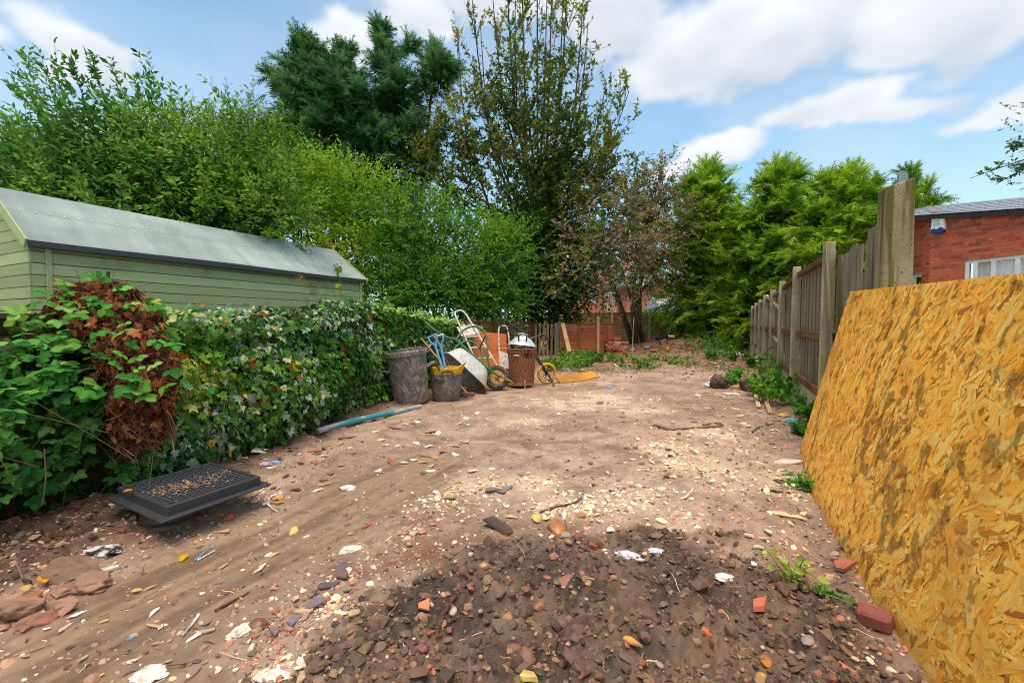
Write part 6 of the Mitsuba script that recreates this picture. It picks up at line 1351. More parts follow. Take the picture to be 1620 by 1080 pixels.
# ------------------------------------------------------------------ debris on the ground
def on(u, v, dz=0.0):
    """photo pixel to the ground surface, following its bumps"""
    p = G(u, v)
    for _ in range(3): p = G(u, v, gz(p[0], p[1]))
    return p + ZX * dz


def vcol(V, c, s=25, a=.35, seed=3):
    f = meshkit.fbm(V * s + 11, 3, seed)[:, None]; d = np.clip((meshkit.fbm(V * s * .7 + 31, 2, seed + 1)[:, None] - .42) * 3, 0, .6)
    return (lin(*c) * (1 - a + 2 * a * f)) * (1 - d) + lin(132, 106, 86) * d * .8


_sd = [500]
def lump(name, lab, cat, u, v, px, c, grp=None, flat=.6, asp=1.3, ico=ICO2, ang=.5, mt='mat_piece', rough=.3, sink=.35, p=None):
    _sd[0] += 1; r = np.random.default_rng(_sd[0]); p = on(u, v) if p is None else p; s = px * p[1] / FPX / 2
    V, F = rock(r, s * asp, s, s * flat, rough, ico, ang); V = V @ randrot(r, .15).T + p + ZX * s * flat * (1 - 2 * sink); k = thing(name, lab, cat, grp); MB().add(V, F, None, vcol(V, c, .8 / max(s, .004), .25)).put(name, mt, tag=k, smooth=35); return k


def shard(name, lab, cat, u, v, px, c, grp=None, asp=1.5, th=.006, ang=None, mt='mat_piece', n=6, tilt=.14, p=None, dz=.004):
    _sd[0] += 1; r = np.random.default_rng(_sd[0]); p = on(u, v) if p is None else p; s = px * p[1] / FPX / 2
    a = np.sort(r.uniform(0, 2 * np.pi, n)) if n > 4 else np.array([.6, 2.5, 3.75, 5.7]) + r.normal(0, .06, 4); rr = r.uniform(.75, 1.15, n) if n > 4 else 1.0; P = np.stack([np.cos(a) * rr * s * asp, np.sin(a) * rr * s * (1 if n > 4 else 1.6)], 1)
    V = np.vstack([np.c_[P, np.full(n, th)], np.c_[P * 1.04, np.zeros(n)]]); F = [[0, i, i + 1] for i in range(1, n - 1)] + [t for i in range(n) for t in ([i, n + i, (i + 1) % n], [(i + 1) % n, n + i, n + (i + 1) % n])]
    R = rotz(r.uniform(0, 6.28) if ang is None else ang) @ trimesh.transformations.euler_matrix(r.normal() * tilt, r.normal() * tilt, 0)[:3, :3]; V = V @ R.T + p + ZX * dz; k = thing(name, lab, cat, grp); MB().add(V, F, None, vcol(V, c, 40, .2)).put(name, mt, tag=k); return k


def stick(name, lab, cat, pts, r, c, grp=None, mt='mat_piece', sides=6, lift=.006):
    P = smooth_path([on(u, v, lift) for u, v in pts], 6 * len(pts)); _sd[0] += 1; q = np.random.default_rng(_sd[0]); P = P + q.normal(0, r * .25, P.shape); V, F = tubes(P[None], (r * np.linspace(1.1, .7, len(P)))[None], sides, True); k = thing(name, lab, cat, grp); MB().add(V, F, None, vcol(V, c, 30, .3)).put(name, mt, tag=k, smooth=True); return k


def crumple(name, lab, cat, u, v, px, c, flat=.45, mt='mat_wetpiece', asp=1.4, c2=None, ang=0.):
    _sd[0] += 1; p = on(u, v); s = px * p[1] / FPX / 2; V = np.array(ICO3.vertices); V = V * (1 + 1.1 * noise_np(V, 2.2, 3, _sd[0])[:, None] + .5 * np.abs(noise_np(V, 6, 2, _sd[0] + 1))[:, None]) * [s * asp, s, s * flat]; V = V @ rotz(ang).T; col = vcol(V, c, 60, .2)
    if c2 is not None: col = np.where((meshkit.noise(V * 1.6 / s + 5, _sd[0]) > .55)[:, None], lin(*c2), col)
    k = thing(name, lab, cat); MB().add(V + p + ZX * s * flat * .5, ICO3.faces, None, col).put(name, mt, tag=k); return k


# things one can name
p = on(1383, 990); V, F = cbox(.092, .062, .05, .008); V = V + .008 * noise_np(V, 22)[:, None]; V = V @ (rotz(-.9) @ trimesh.transformations.euler_matrix(.18, -.12, 0)[:3, :3]).T + p + ZX * .03; k = thing('brick', 'broken dark red brick lying in the soil against the strand board', 'brick'); MB().add(V, F, None, vcol(V, (140, 78, 64), 22, .4)).put('brick', 'mat_piece', tag=k)
lump('cobble', 'smooth ochre brown cobble at the upper edge of the dark soil', 'stone', 880, 838, 30, (176, 112, 36), flat=.7, ico=ICO3, rough=.12, ang=.3, mt='mat_wetpiece')
lump('cobble', 'round wet brown cobble in the pale rubble left of the grey slates', 'stone', 409, 990, 24, (112, 70, 56), flat=.7, ico=ICO3, rough=.1, ang=.3, mt='mat_wetpiece')
lump('clay_boulder', 'large lump of brown clay between brambles and bare ground, lower left', 'clay lump', 120, 912, 66, (124, 98, 78), flat=.7, ico=ICO3, rough=.9, ang=.7, sink=.22)
lump('clay_lump', 'pinkish clay lump beside the pale tile strip, lower left', 'clay lump', 145, 930, 44, (150, 116, 94), flat=.7, ico=ICO3, rough=.9, ang=.7, sink=.25)
lump('clay_lump', 'pinkish clay lump at the left edge of the photo', 'clay lump', 28, 968, 50, (154, 118, 96), flat=.65, ico=ICO3, rough=.9, ang=.7, sink=.25)
lump('stone', 'grey stone touching the ochre cobble', 'stone', 895, 847, 17, (150, 138, 122)); lump('stone', 'pale yellow stone left of the ochre cobble', 'stone', 849, 821, 19, (226, 190, 110)); lump('stone', 'square orange-tan stone right of the white tube stub', 'stone', 918, 816, 15, (206, 150, 92), ang=.9)
lump('stone', 'pale honey coloured stone near the foot of the strand board', 'stone', 1342, 1022, 18, (222, 194, 140)); lump('stone', 'flat grey stone left of the honey coloured stone', 'stone', 1278, 1015, 19, (150, 140, 134)); lump('stone', 'ochre brown stone in the dark soil at lower right', 'stone', 1213, 1048, 21, (176, 116, 62)); lump('stone', 'bright ochre stone at the very bottom right', 'stone', 1205, 1074, 18, (222, 168, 62))
lump('stone', 'creamy round pebble in the dark soil at bottom centre', 'stone', 872, 1031, 16, (226, 200, 160)); lump('stone', 'pale sandy stone by the curb of white chippings, upper centre', 'stone', 712, 786, 19, (214, 186, 140)); lump('stone', 'small yellow stone on the wet track', 'stone', 465, 841, 15, (216, 178, 98)); lump('brick_fragment', 'dark red brick lump right of the grey stone and cobble', 'brick', 918, 850, 22, (136, 74, 60), ang=.9); lump('brick_fragment', 'rounded brown-red brick lump at the top of the dark soil', 'brick', 941, 864, 18, (150, 88, 66), ang=.8); lump('brick_fragment', 'crumbling pink-red brick piece half sunk in the soil', 'brick', 896, 919, 26, (168, 104, 88), flat=.35)
lump('brick_fragment', 'bright orange brick nub near the chamber cover', 'brick', 363, 819, 14, (222, 110, 66), ang=.9)
shard('tile_fragment', 'flat orange terracotta tile piece beside the bent twig', 'tile', 674, 961, 25, (220, 128, 92)); shard('tile_fragment', 'triangular bright orange tile chip in the dark soil', 'tile', 1116, 1005, 18, (226, 104, 48), n=5, th=.014, tilt=.35); shard('tile_fragment', 'long pink-red tile piece in the dark soil near the seedling', 'tile', 1203, 961, 28, (190, 106, 82), asp=2.2, th=.016); shard('tile_fragment', 'flat red brick slip at the edge of the strand board', 'tile', 1335, 897, 24, (178, 102, 76), asp=2, th=.014); shard('tile_fragment', 'pink tile end at the bottom edge near the board', 'tile', 1343, 1068, 24, (196, 116, 90), asp=1.9, th=.014)
shard('tile_fragment', 'beige tile fragment beside the largest grey slate', 'tile', 481, 968, 18, (206, 178, 146)); shard('white_tile', 'pale grey tile strip lying beside the clay boulder', 'tile', 163, 905, 26, (216, 216, 210), asp=1.7, n=4, ang=.75, th=.008); shard('white_tile', 'white square card near the end of the pipe', 'card', 411, 713, 17, (226, 224, 216), n=4, th=.003, ang=.2, tilt=.25)
shard('slate_shard', 'largest blue-grey slate shard at lower left centre', 'slate', 500, 955, 28, (116, 112, 128), n=7); shard('slate_shard', 'narrow blue-grey slate shard below the largest one', 'slate', 469, 981, 20, (120, 116, 138), asp=2); shard('slate_shard', 'dark slate shard highest of the lower left group', 'slate', 541, 903, 26, (92, 86, 92), asp=2.2); shard('slate_shard', 'dark slate shard just below the highest one', 'slate', 521, 926, 22, (84, 78, 88), asp=1.6); shard('slate_shard', 'small blue slate shard lowest of the lower left group', 'slate', 436, 1002, 14, (120, 118, 140)); shard('slate_shard', 'dark slate flake near the white chippings', 'slate', 779, 775, 18, (110, 108, 116)); shard('slate_shard', 'grey slate flake at the right of the white chippings', 'slate', 800, 774, 22, (118, 114, 122), asp=1.8)
shard('dark_plank', 'short black wet board at the upper left of the dark soil', 'board', 790, 834, 30, (66, 58, 56), asp=2.0, n=4, ang=-.55, th=.012); shard('wood_offcut', 'flat pale wood offcut between the chamber cover and the wet track', 'wood', 335, 848, 30, (196, 152, 112), asp=2.4, ang=.8, n=5); shard('wood_offcut', 'grey board scrap beside the strand board corner', 'wood', 1241, 748, 24, (176, 160, 142), asp=2, ang=.4, n=5); shard('wood_offcut', 'white splinter of wood above the grey board scrap', 'wood', 1239, 733, 20, (226, 214, 196), asp=2.6, n=5, ang=-.2); shard('wood_offcut', 'long pale wood splinter in front of the strand board', 'wood', 1246, 816, 20, (226, 196, 150), asp=2.8, n=5, ang=-.55); shard('wood_offcut', 'small pale wood chip nearest the strand board', 'wood', 1271, 813, 11, (222, 196, 150), asp=1.8, n=5)
shard('wood_offcut', 'yellow wood slip in the dark soil, bottom centre', 'wood', 1000, 1017, 18, (222, 168, 70), asp=2.2, n=5, ang=-.7); shard('wood_offcut', 'orange wood block between the charred stumps', 'wood', 1166, 616, 14, (214, 158, 96), n=4, th=.05, ang=.6); shard('foam_scrap', 'yellow foam scrap at the very bottom edge', 'scrap', 836, 1076, 22, (226, 198, 110), asp=1.8, th=.012, n=9)
shard('plastic_scrap', 'red plastic sliver on the wet track', 'scrap', 579, 835, 13, (206, 52, 48), asp=2.6, n=5); shard('plastic_scrap', 'black torn plastic beside the grey board scrap', 'scrap', 1230, 763, 20, (40, 40, 42), asp=1.8, mt='mat_wetpiece')
crumple('plastic_bag', 'crumpled black and white plastic bag below the bramble', 'bag', 160, 876, 36, (206, 208, 210), c2=(48, 50, 54), flat=.35); crumple('foil_scrap', 'crumpled grey foil roll at the top of the dark soil', 'foil', 996, 881, 20, (196, 200, 210), asp=1.9, ang=-.5); crumple('foil_scrap', 'crumpled silver foil right of the grey foil roll', 'foil', 1037, 873, 15, (190, 200, 212)); crumple('paper_scrap', 'crumpled white paper in the middle of the dark soil edge', 'paper', 1146, 915, 19, (224, 222, 220)); crumple('paper_scrap', 'small crumpled white paper near the seedling, upper right', 'paper', 1187, 892, 12, (222, 224, 230)); crumple('paper_scrap', 'white crumpled paper on the track left of the chippings', 'paper', 550, 773, 15, (230, 226, 220)); crumple('paper_scrap', 'white plaster lump in the gravel ridge, centre left', 'plaster', 555, 871, 18, (226, 214, 196), asp=1.9, ang=.4); crumple('paper_scrap', 'white broken plaster at the left of the gravel ridge', 'plaster', 385, 999, 24, (216, 204, 190), asp=1.7, ang=.9); crumple('paper_scrap', 'frayed white plaster at the bottom edge, left', 'plaster', 235, 1068, 34, (222, 214, 204), asp=1.5, flat=.25); crumple('paper_scrap', 'white plaster crumbs at the bottom edge, centre left', 'plaster', 432, 1070, 26, (226, 218, 204), asp=1.7, flat=.25)
crumple('sweet_wrapper', 'crumpled pale blue packet near the foot of the hedge', 'wrapper', 435, 733, 12, (120, 160, 214)); crumple('sweet_wrapper', 'pale purple wrapper left of the blue packet', 'wrapper', 419, 735, 12, (176, 150, 190)); crumple('plastic_bottle', 'blue-green plastic bottle beside the nettles on the right', 'bottle', 1251, 669, 14, (110, 196, 200), flat=.7); crumple('drink_can', 'bright blue crushed can at the weeds by the strand board', 'can', 1264, 680, 14, (40, 110, 210), flat=.7); crumple('yellow_wrapper', 'yellow crumpled wrapper by the fence litter', 'wrapper', 1240, 658, 12, (226, 196, 70)); crumple('white_bottle', 'white plastic bottle left of the charred blocks', 'bottle', 1124, 612, 13, (216, 224, 230), flat=.7); crumple('white_rag', 'white rag on the ground between charred block and slats', 'rag', 1157, 624, 14, (226, 214, 214), flat=.3, asp=1.8); crumple('blue_wrapper', 'small blue wrapper near the far weeds', 'wrapper', 1148, 583, 8, (96, 160, 214)); crumple('white_bag', 'white bag at the foot of the far right fence', 'bag', 1173, 562, 12, (226, 230, 236), asp=1.8); crumple('red_wrapper', 'red wrapper below the orange wood block', 'wrapper', 1165, 622, 7, (210, 50, 34)); crumple('blue_scrap', 'tiny blue plastic scrap on the bare track at lower left', 'scrap', 206, 1010, 7, (70, 150, 210)); crumple('blue_scrap', 'pale blue plastic scrap in the middle of the yard', 'scrap', 964, 614, 8, (110, 176, 216))
stick('plastic_strip', 'white curved plastic strip on the wet track', 'plastic strip', [(437, 783), (428, 788), (424, 797), (430, 805), (439, 810)], .0055, (232, 228, 222)); stick('plastic_strip', 'short straight white plastic strip left of the gravel ridge', 'plastic strip', [(315, 974), (302, 992), (289, 1007)], .004, (226, 222, 214)); stick('plastic_strip', 'thick white plastic roll below the straight strip', 'plastic strip', [(312, 1005), (326, 1001), (340, 997)], .007, (224, 218, 212)); stick('tube_stub', 'short white tube standing by the ochre cobble', 'tube', [(892, 824), (894, 812)], .010, (236, 230, 220), lift=.012)
stick('plastic_strip', 'white bent plastic clip on the sandy ground at right', 'plastic strip', [(1078, 790), (1084, 788), (1090, 782), (1097, 773)], .006, (230, 222, 212)); stick('cord', 'blue and white frayed cord on the track', 'cord', [(309, 887), (320, 879), (334, 866)], .003, (120, 170, 200)); stick('cord', 'white frayed cord beside the blue cord', 'cord', [(312, 888), (326, 880), (340, 872)], .003, (214, 224, 230))
stick('twig', 'bent dark twig standing out in the soil, bottom centre', 'twig', [(728, 913), (743, 922), (728, 942), (709, 967), (698, 990), (690, 1015)], .006, (84, 62, 48), lift=.018); stick('branch', 'crooked bare branch lying across the middle of the yard', 'branch', [(1035, 673), (1052, 679), (1066, 681), (1090, 678), (1120, 677), (1142, 674), (1136, 670), (1112, 673)], .014, (110, 86, 56)); stick('twig', 'thin curved twig near the right-hand litter', 'twig', [(1190, 684), (1202, 676), (1224, 671)], .010, (90, 70, 54)); stick('twig', 'dark twig on the sandy ground above the ochre cobble', 'twig', [(854, 812), (880, 803), (905, 798), (920, 788)], .006, (86, 68, 54)); stick('twig', 'long dark twig on the wet track at lower left', 'twig', [(340, 968), (372, 950), (396, 938)], .005, (88, 64, 48)); stick('twig', 'thin bramble twig on the bare bank at the far left', 'twig', [(0, 870), (20, 878), (28, 895), (36, 918)], .004, (120, 98, 76)); stick('twig', 'reddish stick near the foot of the hedge', 'twig', [(512, 724), (525, 708)], .008, (196, 112, 88)); stick('twig', 'dark twig beside the strand board foot', 'twig', [(1205, 776), (1225, 778), (1250, 781)], .007, (70, 56, 46)); stick('splinter', 'dry yellow stalk by the white bottle', 'twig', [(1110, 622), (1128, 622), (1150, 626)], .012, (206, 176, 110))
rng = np.random.default_rng(55)
for u, v, s, lab, c in ((294, 880, 20, 'yellow fallen leaf on the track below the chamber cover', (214, 176, 30)), (70, 912, 30, 'large yellow leaf on the bare bank at the far left', (214, 160, 40)), (40, 930, 22, 'pale withered leaf at the left edge of the bank', (206, 180, 110)), (208, 939, 16, 'small pale yellow leaf on the wet track', (206, 190, 120)), (280, 770, 14, 'orange leaf lying on the chamber cover corner', (206, 130, 60))):
    p = on(u, v, .012); 
    if 'cover' in lab and 'corner' in lab: p = G(u - 70, v + 3, .19)
    mb = MB(); L = s * p[1] / FPX; leaves(mb, p[None], rng.normal(size=(1, 3)) * [1, 1, .1], np.array([[.1, -.1, 1.0]]), L, L * .6, BRAMBLE, lin(*c)); k = thing('fallen_leaf', lab, 'leaf'); mb.put('fallen_leaf', 'mat_leaf', tag=k)

# landmarks that the labels of the small pieces refer to
LAND = [(880, 838, 'ochre cobble'), (715, 950, 'bent dark twig'), (674, 961, 'flat orange tile piece'), (1116, 1005, 'triangular orange tile chip'), (1203, 961, 'long pink-red tile piece'), (1383, 990, 'broken brick by the board'), (1146, 915, 'white paper crumple'), (996, 881, 'grey foil roll'), (1250, 930, 'drooping seedling'), (838, 1074, 'yellow foam scrap'), (500, 955, 'largest slate shard'), (541, 903, 'dark slate shards'), (555, 871, 'white plaster lump'), (409, 990, 'round brown cobble'), (385, 999, 'white broken plaster'), (550, 773, 'white paper on the track'), (435, 797, 'curved white plastic strip'), (411, 713, 'white square card'), (435, 733, 'pale blue packet'), (580, 662, 'teal pipe'), (1090, 677, 'crooked bare branch'), (880, 800, 'dark twig on the sand'), (1241, 748, 'grey board scrap'), (1246, 816, 'long pale splinter'), (964, 614, 'pale blue plastic scrap'), (1143, 605, 'charred blocks'), (1205, 635, 'wooden slats'), (1251, 669, 'blue-green bottle'), (120, 912, 'clay boulder'), (163, 905, 'pale tile strip'), (294, 880, 'yellow leaf on the track'), (302, 990, 'straight white plastic strip'), (800, 774, 'grey slate flakes'), (1278, 1015, 'flat grey stone'), (872, 1031, 'creamy round pebble'), (1090, 783, 'white plastic clip'), (700, 640, 'black rubber tub'), (640, 650, 'dustbin'), (235, 1068, 'frayed white plaster'), (790, 834, 'black wet board'), (28, 968, 'clay lump at the left edge')]
TONE = lambda c: ('cream' if min(c) > 150 and max(c) > 218 else 'orange-red' if c[0] > 165 and c[1] < 112 else 'pinkish' if c[0] - c[1] > 55 else 'pale tan' if c[0] > 180 else 'dark' if max(c) < 112 else 'ochre' if c[0] - c[2] > 75 else 'greyish' if c[0] - c[2] < 48 else 'brown')
_used = {}


def say(kind, u, v, px, c):
    """a label of its own: tone, size, and where it lies from the nearest landmark"""
    best = sorted(LAND, key=lambda l: ((u - l[0]) * .8) ** 2 + ((v - l[1]) * 1.5) ** 2); size = 'tiny' if px < 9 else 'small' if px < 13 else 'larger'
    for l in best:
        du, dv = u - l[0], (v - l[1]) * 1.6; a = math.degrees(math.atan2(-dv, du)) % 360; d = ('right of', 'above and right of', 'behind', 'above and left of', 'left of', 'in front and left of', 'in front of', 'in front and right of')[int((a + 22.5) // 45) % 8]; near = 'just ' if math.hypot(du, dv) < 35 else ''
        t = f'{size} {TONE(c)} {kind} {near}{d} the {l[2]}'
        if t not in _used and len(t.replace('-', ' ').split()) <= 16: _used[t] = 1; return t
    return t


# alike small pieces one can still pick out, scattered by zone
def zone(px, n, rng):
    P = Polygon(px); out = []; x0, y0, x1, y1 = P.bounds
    while len(out) < n:
        q = rng.uniform((x0, y0), (x1, y1))
        if shapely.contains_xy(P, *q): out.append(q)
    return out


rng = np.random.default_rng(77)
SOIL = [(540, 1040), (620, 950), (700, 895), (780, 855), (900, 858), (1100, 885), (1320, 910), (1420, 1050), (1440, 1079), (520, 1079)]; CLAY = [(560, 700), (700, 650), (900, 620), (1180, 640), (1240, 700), (1260, 780), (1330, 890), (1000, 855), (760, 830), (640, 760)]
RIDGE_ = [(395, 990), (480, 930), (560, 880), (650, 830), (720, 790), (745, 800), (600, 900), (480, 1010), (400, 1050)]; EDGE = [(0, 960), (90, 925), (170, 930), (120, 960), (20, 1010), (0, 1010)]; MID = [(430, 720), (520, 700), (640, 665), (760, 650), (740, 720), (560, 760), (430, 800), (380, 810)]
for q in zone(SOIL, 42, rng): c_, p_ = [(160, 96, 74), (140, 84, 64), (176, 112, 86), (130, 90, 72)][rng.integers(4)], rng.uniform(9, 17); lump('brick_crumb', say('brick crumb', *q, p_, c_), 'brick', *q, p_, c_, 'brick crumbs in the dark soil', ang=.7, ico=ICO1)
for q in zone(SOIL, 40, rng): c_, p_ = [(176, 140, 98), (140, 122, 106), (186, 168, 142), (116, 102, 90), (160, 114, 74)][rng.integers(5)], rng.uniform(7, 14); lump('pebble', say('pebble', *q, p_, c_), 'stone', *q, p_, c_, 'pebbles in the dark soil', rough=.12, ang=.3, flat=.7, ico=ICO1, mt='mat_wetpiece')
for q in zone(CLAY, 46, rng): c_, p_ = [(232, 212, 180), (222, 196, 160), (240, 226, 204)][rng.integers(3)], rng.uniform(7, 15); shard('plaster_chip', say('plaster chip', *q, p_, c_), 'chip', *q, p_, c_, 'cream chips on the sandy ground')
for q in zone(CLAY, 26, rng): c_, p_ = [(150, 124, 108), (128, 100, 84), (176, 150, 126), (90, 76, 70)][rng.integers(4)], rng.uniform(7, 13); lump('stone', say('stone', *q, p_, c_), 'stone', *q, p_, c_, 'small stones on the sandy ground', flat=.5)
for q in zone(RIDGE_, 46, rng): c_, p_ = [(214, 186, 150), (186, 130, 98), (160, 134, 112), (226, 206, 180), (150, 96, 74)][rng.integers(5)], rng.uniform(7, 14); lump('stone', say('stone', *q, p_, c_), 'stone', *q, p_, c_, 'stones of the gravel ridge', ico=ICO1)
for q in zone(EDGE, 26, rng): c_, p_ = [(150, 108, 88), (164, 102, 78), (142, 114, 96), (164, 124, 102)][rng.integers(4)], rng.uniform(14, 30); lump('brick_fragment', say('brick fragment', *q, p_, c_), 'brick', *q, p_, c_, 'brick lumps along the bank', ang=.8, rough=.8, flat=.75)
for q in zone(MID, 34, rng): c_, p_ = [(150, 98, 62), (186, 140, 96), (104, 74, 56), (206, 160, 100)][rng.integers(4)], rng.uniform(8, 15); shard('wood_chip', say('wood chip', *q, p_, c_), 'wood', *q, p_, c_, 'wood chips near the hedge', asp=2)
for q in zone(MID, 26, rng): c_, p_ = [(226, 214, 196), (206, 196, 186), (232, 216, 180)][rng.integers(3)], rng.uniform(7, 13); shard('plaster_chip', say('plaster chip', *q, p_, c_), 'chip', *q, p_, c_, 'pale chips near the hedge')
for q in zone([(1100, 600), (1190, 600), (1230, 650), (1265, 700), (1230, 740), (1150, 650), (1090, 625)], 24, rng): c_, p_ = [(232, 222, 206), (206, 176, 140), (226, 200, 160)][rng.integers(3)], rng.uniform(6, 11); shard('plaster_chip', say('plaster chip', *q, p_, c_), 'chip', *q, p_, c_, 'pale chips in the right-hand litter')
for q in zone([(0, 1079), (60, 1000), (260, 900), (420, 830), (560, 770), (600, 800), (420, 930), (300, 1079)], 22, rng): c_, p_ = [(226, 206, 160), (190, 160, 110), (236, 230, 220)][rng.integers(3)], rng.uniform(5, 9); shard('straw_bit', say('straw bit', *q, p_, c_), 'straw', *q, p_, c_, 'straw bits on the wet track', asp=3.2, th=.003, ang=.9 + rng.normal() * .5)


# gravel and clods: too many and too small to pick out
def scatter(name, lab, cat, n, xy, size, cols, wts, seed, flat=(.35, .8), ico=ICO, mt='mat_piece', asp=(.7, 1.5), sink=.3, nvar=14, rough=.4, ang=.7):
    rng = np.random.default_rng(seed); x, y = xy; n = len(x); z = gz(x, y); mb = MB(); var = [rock(np.random.default_rng(seed * 31 + q), 1, 1, 1, rough, ico, ang) for q in range(nvar)]; which = rng.integers(0, nvar, n)
    s = size(rng, n); ax, ay = rng.uniform(*asp, n), rng.uniform(.7, 1.1, n); fz = rng.uniform(*flat, n); th = rng.uniform(0, 2 * np.pi, n); tl = rng.normal(0, .25, (n, 2)); c = pal(rng, n, cols, wts, .16)
    for q in range(nvar):
        w = np.where(which == q)[0]; V, F = var[q]; m = len(V)
        P = V[None] * (s[w, None, None] * np.stack([ax[w], ay[w], fz[w]], 1)[:, None]); P[..., 2] += P[..., 0] * tl[w, :1] + P[..., 1] * tl[w, 1:]
        ct, st = np.cos(th[w])[:, None], np.sin(th[w])[:, None]; X = P[..., 0] * ct - P[..., 1] * st + x[w, None]; Y = P[..., 0] * st + P[..., 1] * ct + y[w, None]; Z = P[..., 2] + (z[w] + s[w] * fz[w] * (1 - 2 * sink))[:, None]
        shade = 1 + .25 * (meshkit.fbm(np.broadcast_to(V * 3, P.shape).reshape(-1, 3)[: m], 2, q) - .5)
        mb.add(np.stack([X, Y, Z], -1).reshape(-1, 3), (F[None] + (np.arange(len(w)) * m)[:, None, None]).reshape(-1, 3), None, (c[w, None] * shade[None, :, None]).reshape(-1, 3))
    k = mb.put(name, mt, kind='stuff'); labels[k].update(label=lab, category=cat)


def sample(n, y0, y1, seed, dens, bias=1.6):
    """points over the yard, denser near the camera, kept with probability dens(x, y)"""
    rng = np.random.default_rng(seed); y = y0 * (y1 / y0) ** (rng.random(n) ** (1 / 1.0)); x = rng.uniform(-1.22, 1.2, n) * y; o = x * BX[0] + y * BX[1]
    d = dens(x, y) * (x < .80 + .489 * y) * (x > np.maximum(-3.3 + .31 * y, -9)); k = rng.random(n) < d; return x[k], y[k]


def paleness(x, y):
    p = np.zeros_like(x)
    for px, py, r in PALE: p = np.maximum(p, np.exp(-((x - px) ** 2 + (y - py) ** 2) / (2 * (r * .75) ** 2)))
    return p
clump_ = lambda x, y, s, sd: np.clip((meshkit.fbm(np.stack([x * s, y * s, 0 * x], -1), 3, sd) - .36) * 2.6, 0, 1)
lg = lambda m, sg, lo, hi: (lambda r, n: np.exp(r.normal(np.log(m), sg, n)).clip(lo, hi))
MIX = [lin(184, 150, 122), lin(156, 122, 100), lin(218, 200, 172), lin(120, 96, 82), lin(180, 116, 90), lin(96, 84, 78)]
scatter('gravel', 'fine mixed gravel trodden into the bare clay ground', 'gravel', 0, sample(42000, 1.15, 9, 201, lambda x, y: (1 - soil_m(x, y)) * (1 - .75 * wet_m(x, y)) * (.40 + .60 * clump_(x, y, 1.3, 61))), lg(.0052, .5, .002, .020), MIX, [4, 3, 2.4, 2, 1.2, 1], 202, mt='mat_piece', sink=.4)
scatter('pale_chippings', 'cream chippings spread in patches over the middle of the yard', 'gravel', 0, sample(64000, 1.2, 9, 203, lambda x, y: np.clip(paleness(x, y) * 1.2 * (.25 + clump_(x, y, 2.6, 64)) - .06, 0, 1) * (1 - soil_m(x, y))), lg(.0078, .55, .002, .030), [lin(236, 214, 184), lin(222, 196, 160), lin(244, 232, 212), lin(196, 158, 122)], [4, 3, 2, 1.2], 204, flat=(.18, .5), sink=.3)
scatter('soil_clods', 'dark crumbly soil clods over the foreground', 'soil', 0, sample(21000, 1.0, 2.8, 205, lambda x, y: soil_m(x, y) * (.35 + .65 * clump_(x, y, 2.2, 65))), lg(.0070, .62, .0025, .034), [lin(98, 78, 63), lin(112, 90, 72), lin(80, 65, 54), lin(128, 101, 78), lin(146, 114, 88)], [4, 4, 3, 1.4, .7], 206, ico=ICO, mt='mat_piece', flat=(.4, .8), sink=.35, rough=.7, ang=.6)
scatter('soil_gravel', 'small stones and brick crumbs through the dark soil', 'gravel', 0, sample(3000, 1.0, 2.9, 207, lambda x, y: soil_m(x, y) * .75), lg(.0062, .5, .003, .018), [lin(150, 112, 82), lin(164, 98, 72), lin(184, 158, 124), lin(120, 100, 86), lin(206, 190, 170), lin(96, 78, 66)], [3, .8, .6, 3, .2, 4], 208, ico=ICO1, mt='mat_wetpiece')
scatter('bank_litter', 'dark crumbs and leaf litter along the foot of the hedge', 'soil', 0, sample(16000, 1.4, 6.5, 209, lambda x, y: bank_m(x, y) * .8), lg(.008, .5, .003, .028), [lin(70, 54, 42), lin(104, 74, 54), lin(134, 84, 54), lin(150, 122, 98), lin(52, 42, 36)], [4, 3, 1.4, 1, 2], 210, flat=(.25, .8), mt='mat_piece')
scatter('ridge_gravel', 'mixed gravel ridge between the wet track and the dark soil', 'gravel', 0, sample(30000, 1.15, 3.2, 211, poly_mask(RIDGE_, .16, .2)), lg(.0056, .55, .0025, .020), [lin(190, 164, 134), lin(164, 122, 98), lin(146, 122, 104), lin(220, 202, 178), lin(132, 92, 74)], [3, 3, 3, 1.2, 2], 212)
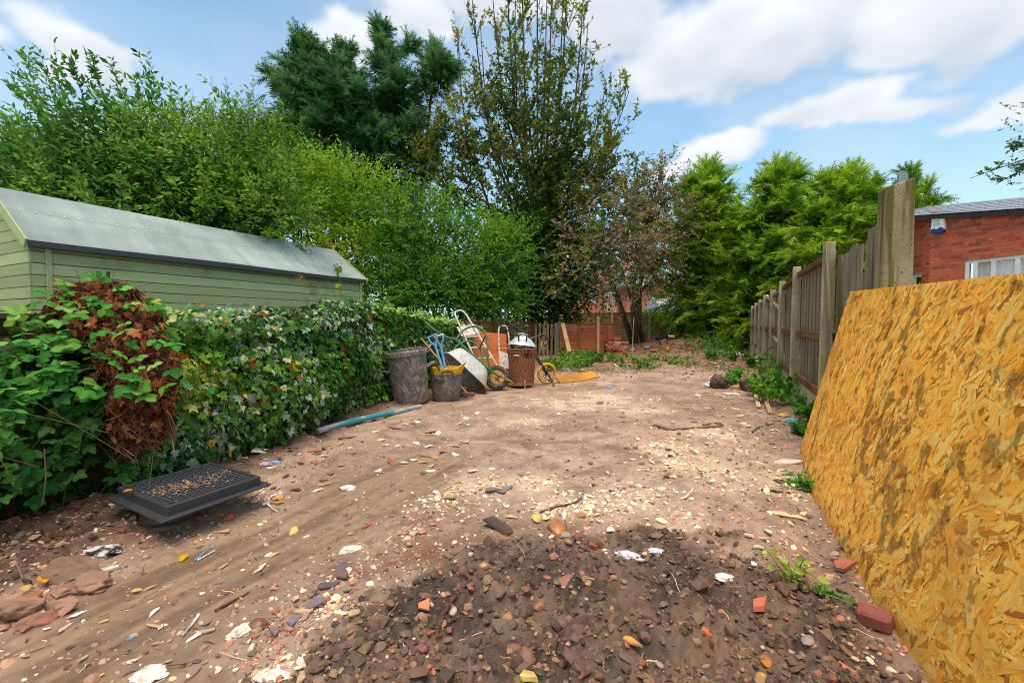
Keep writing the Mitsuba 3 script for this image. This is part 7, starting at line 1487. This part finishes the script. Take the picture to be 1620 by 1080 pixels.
scatter('far_gravel', 'scattered chips and rubble over the far end of the yard', 'gravel', 0, sample(9000, 7.5, 19, 213, lambda x, y: .35 + .65 * clump_(x, y, .8, 66)), lg(.017, .5, .006, .06), [lin(160, 124, 98), lin(206, 180, 150), lin(110, 84, 68), lin(186, 108, 76), lin(90, 72, 60)], [3, 1.6, 3, 1.2, 2], 214, flat=(.2, .7))
scatter('rubble', 'broken brick rubble heap before the back fence', 'rubble', 0, sample(2600, 15.8, 19.6, 215, lambda x, y: np.exp(-(((x - 7.2) / 2.0) ** 2 + ((y - 17.8) / .9) ** 2) / 1.2)), lg(.045, .4, .02, .12), [lin(150, 92, 72), lin(176, 104, 76), lin(120, 92, 78), lin(196, 156, 124), lin(96, 70, 58)], None, 216, ico=ICO1, flat=(.4, .8))
scatter('dark_grit', 'dark grit and slate dust on the ground by the right-hand fence', 'gravel', 0, sample(16000, 2.6, 9, 217, lambda x, y: np.clip(far_m(x, y) * .9 + .12, 0, 1) * (x > .1 * y)), lg(.010, .5, .003, .03), [lin(104, 84, 76), lin(134, 108, 94), lin(82, 68, 64), lin(206, 188, 164), lin(160, 124, 100)], [3, 3, 2, .8, 1], 218, flat=(.15, .5))
# small twigs and fibres
rng = np.random.default_rng(221); x, y = sample(2600, 1.1, 7, 222, lambda x, y: .5 + 0 * x); n = len(x); z = gz(x, y) + .004; a = rng.uniform(0, 2 * np.pi, n); L = np.exp(rng.normal(np.log(.035), .5, n)).clip(.012, .12); d = np.stack([np.cos(a), np.sin(a), rng.normal(0, .08, n)], 1); P = np.stack([x, y, z], 1)[:, None] + d[:, None] * np.linspace(0, 1, 4)[None, :, None] * L[:, None, None] + rng.normal(0, .003, (n, 4, 3)) * [1, 1, .3]; V, F = tubes(P, np.full((n, 4), .0014), 3)
k = MB().add(V, F, None, np.repeat(pal(rng, n, [lin(90, 66, 50), lin(150, 116, 80), lin(206, 184, 146), lin(64, 50, 42)]), 12, 0)).put('twig_litter', 'mat_piece', kind='stuff'); labels[k].update(label='tiny twigs and straw scattered over the ground', category='twigs')
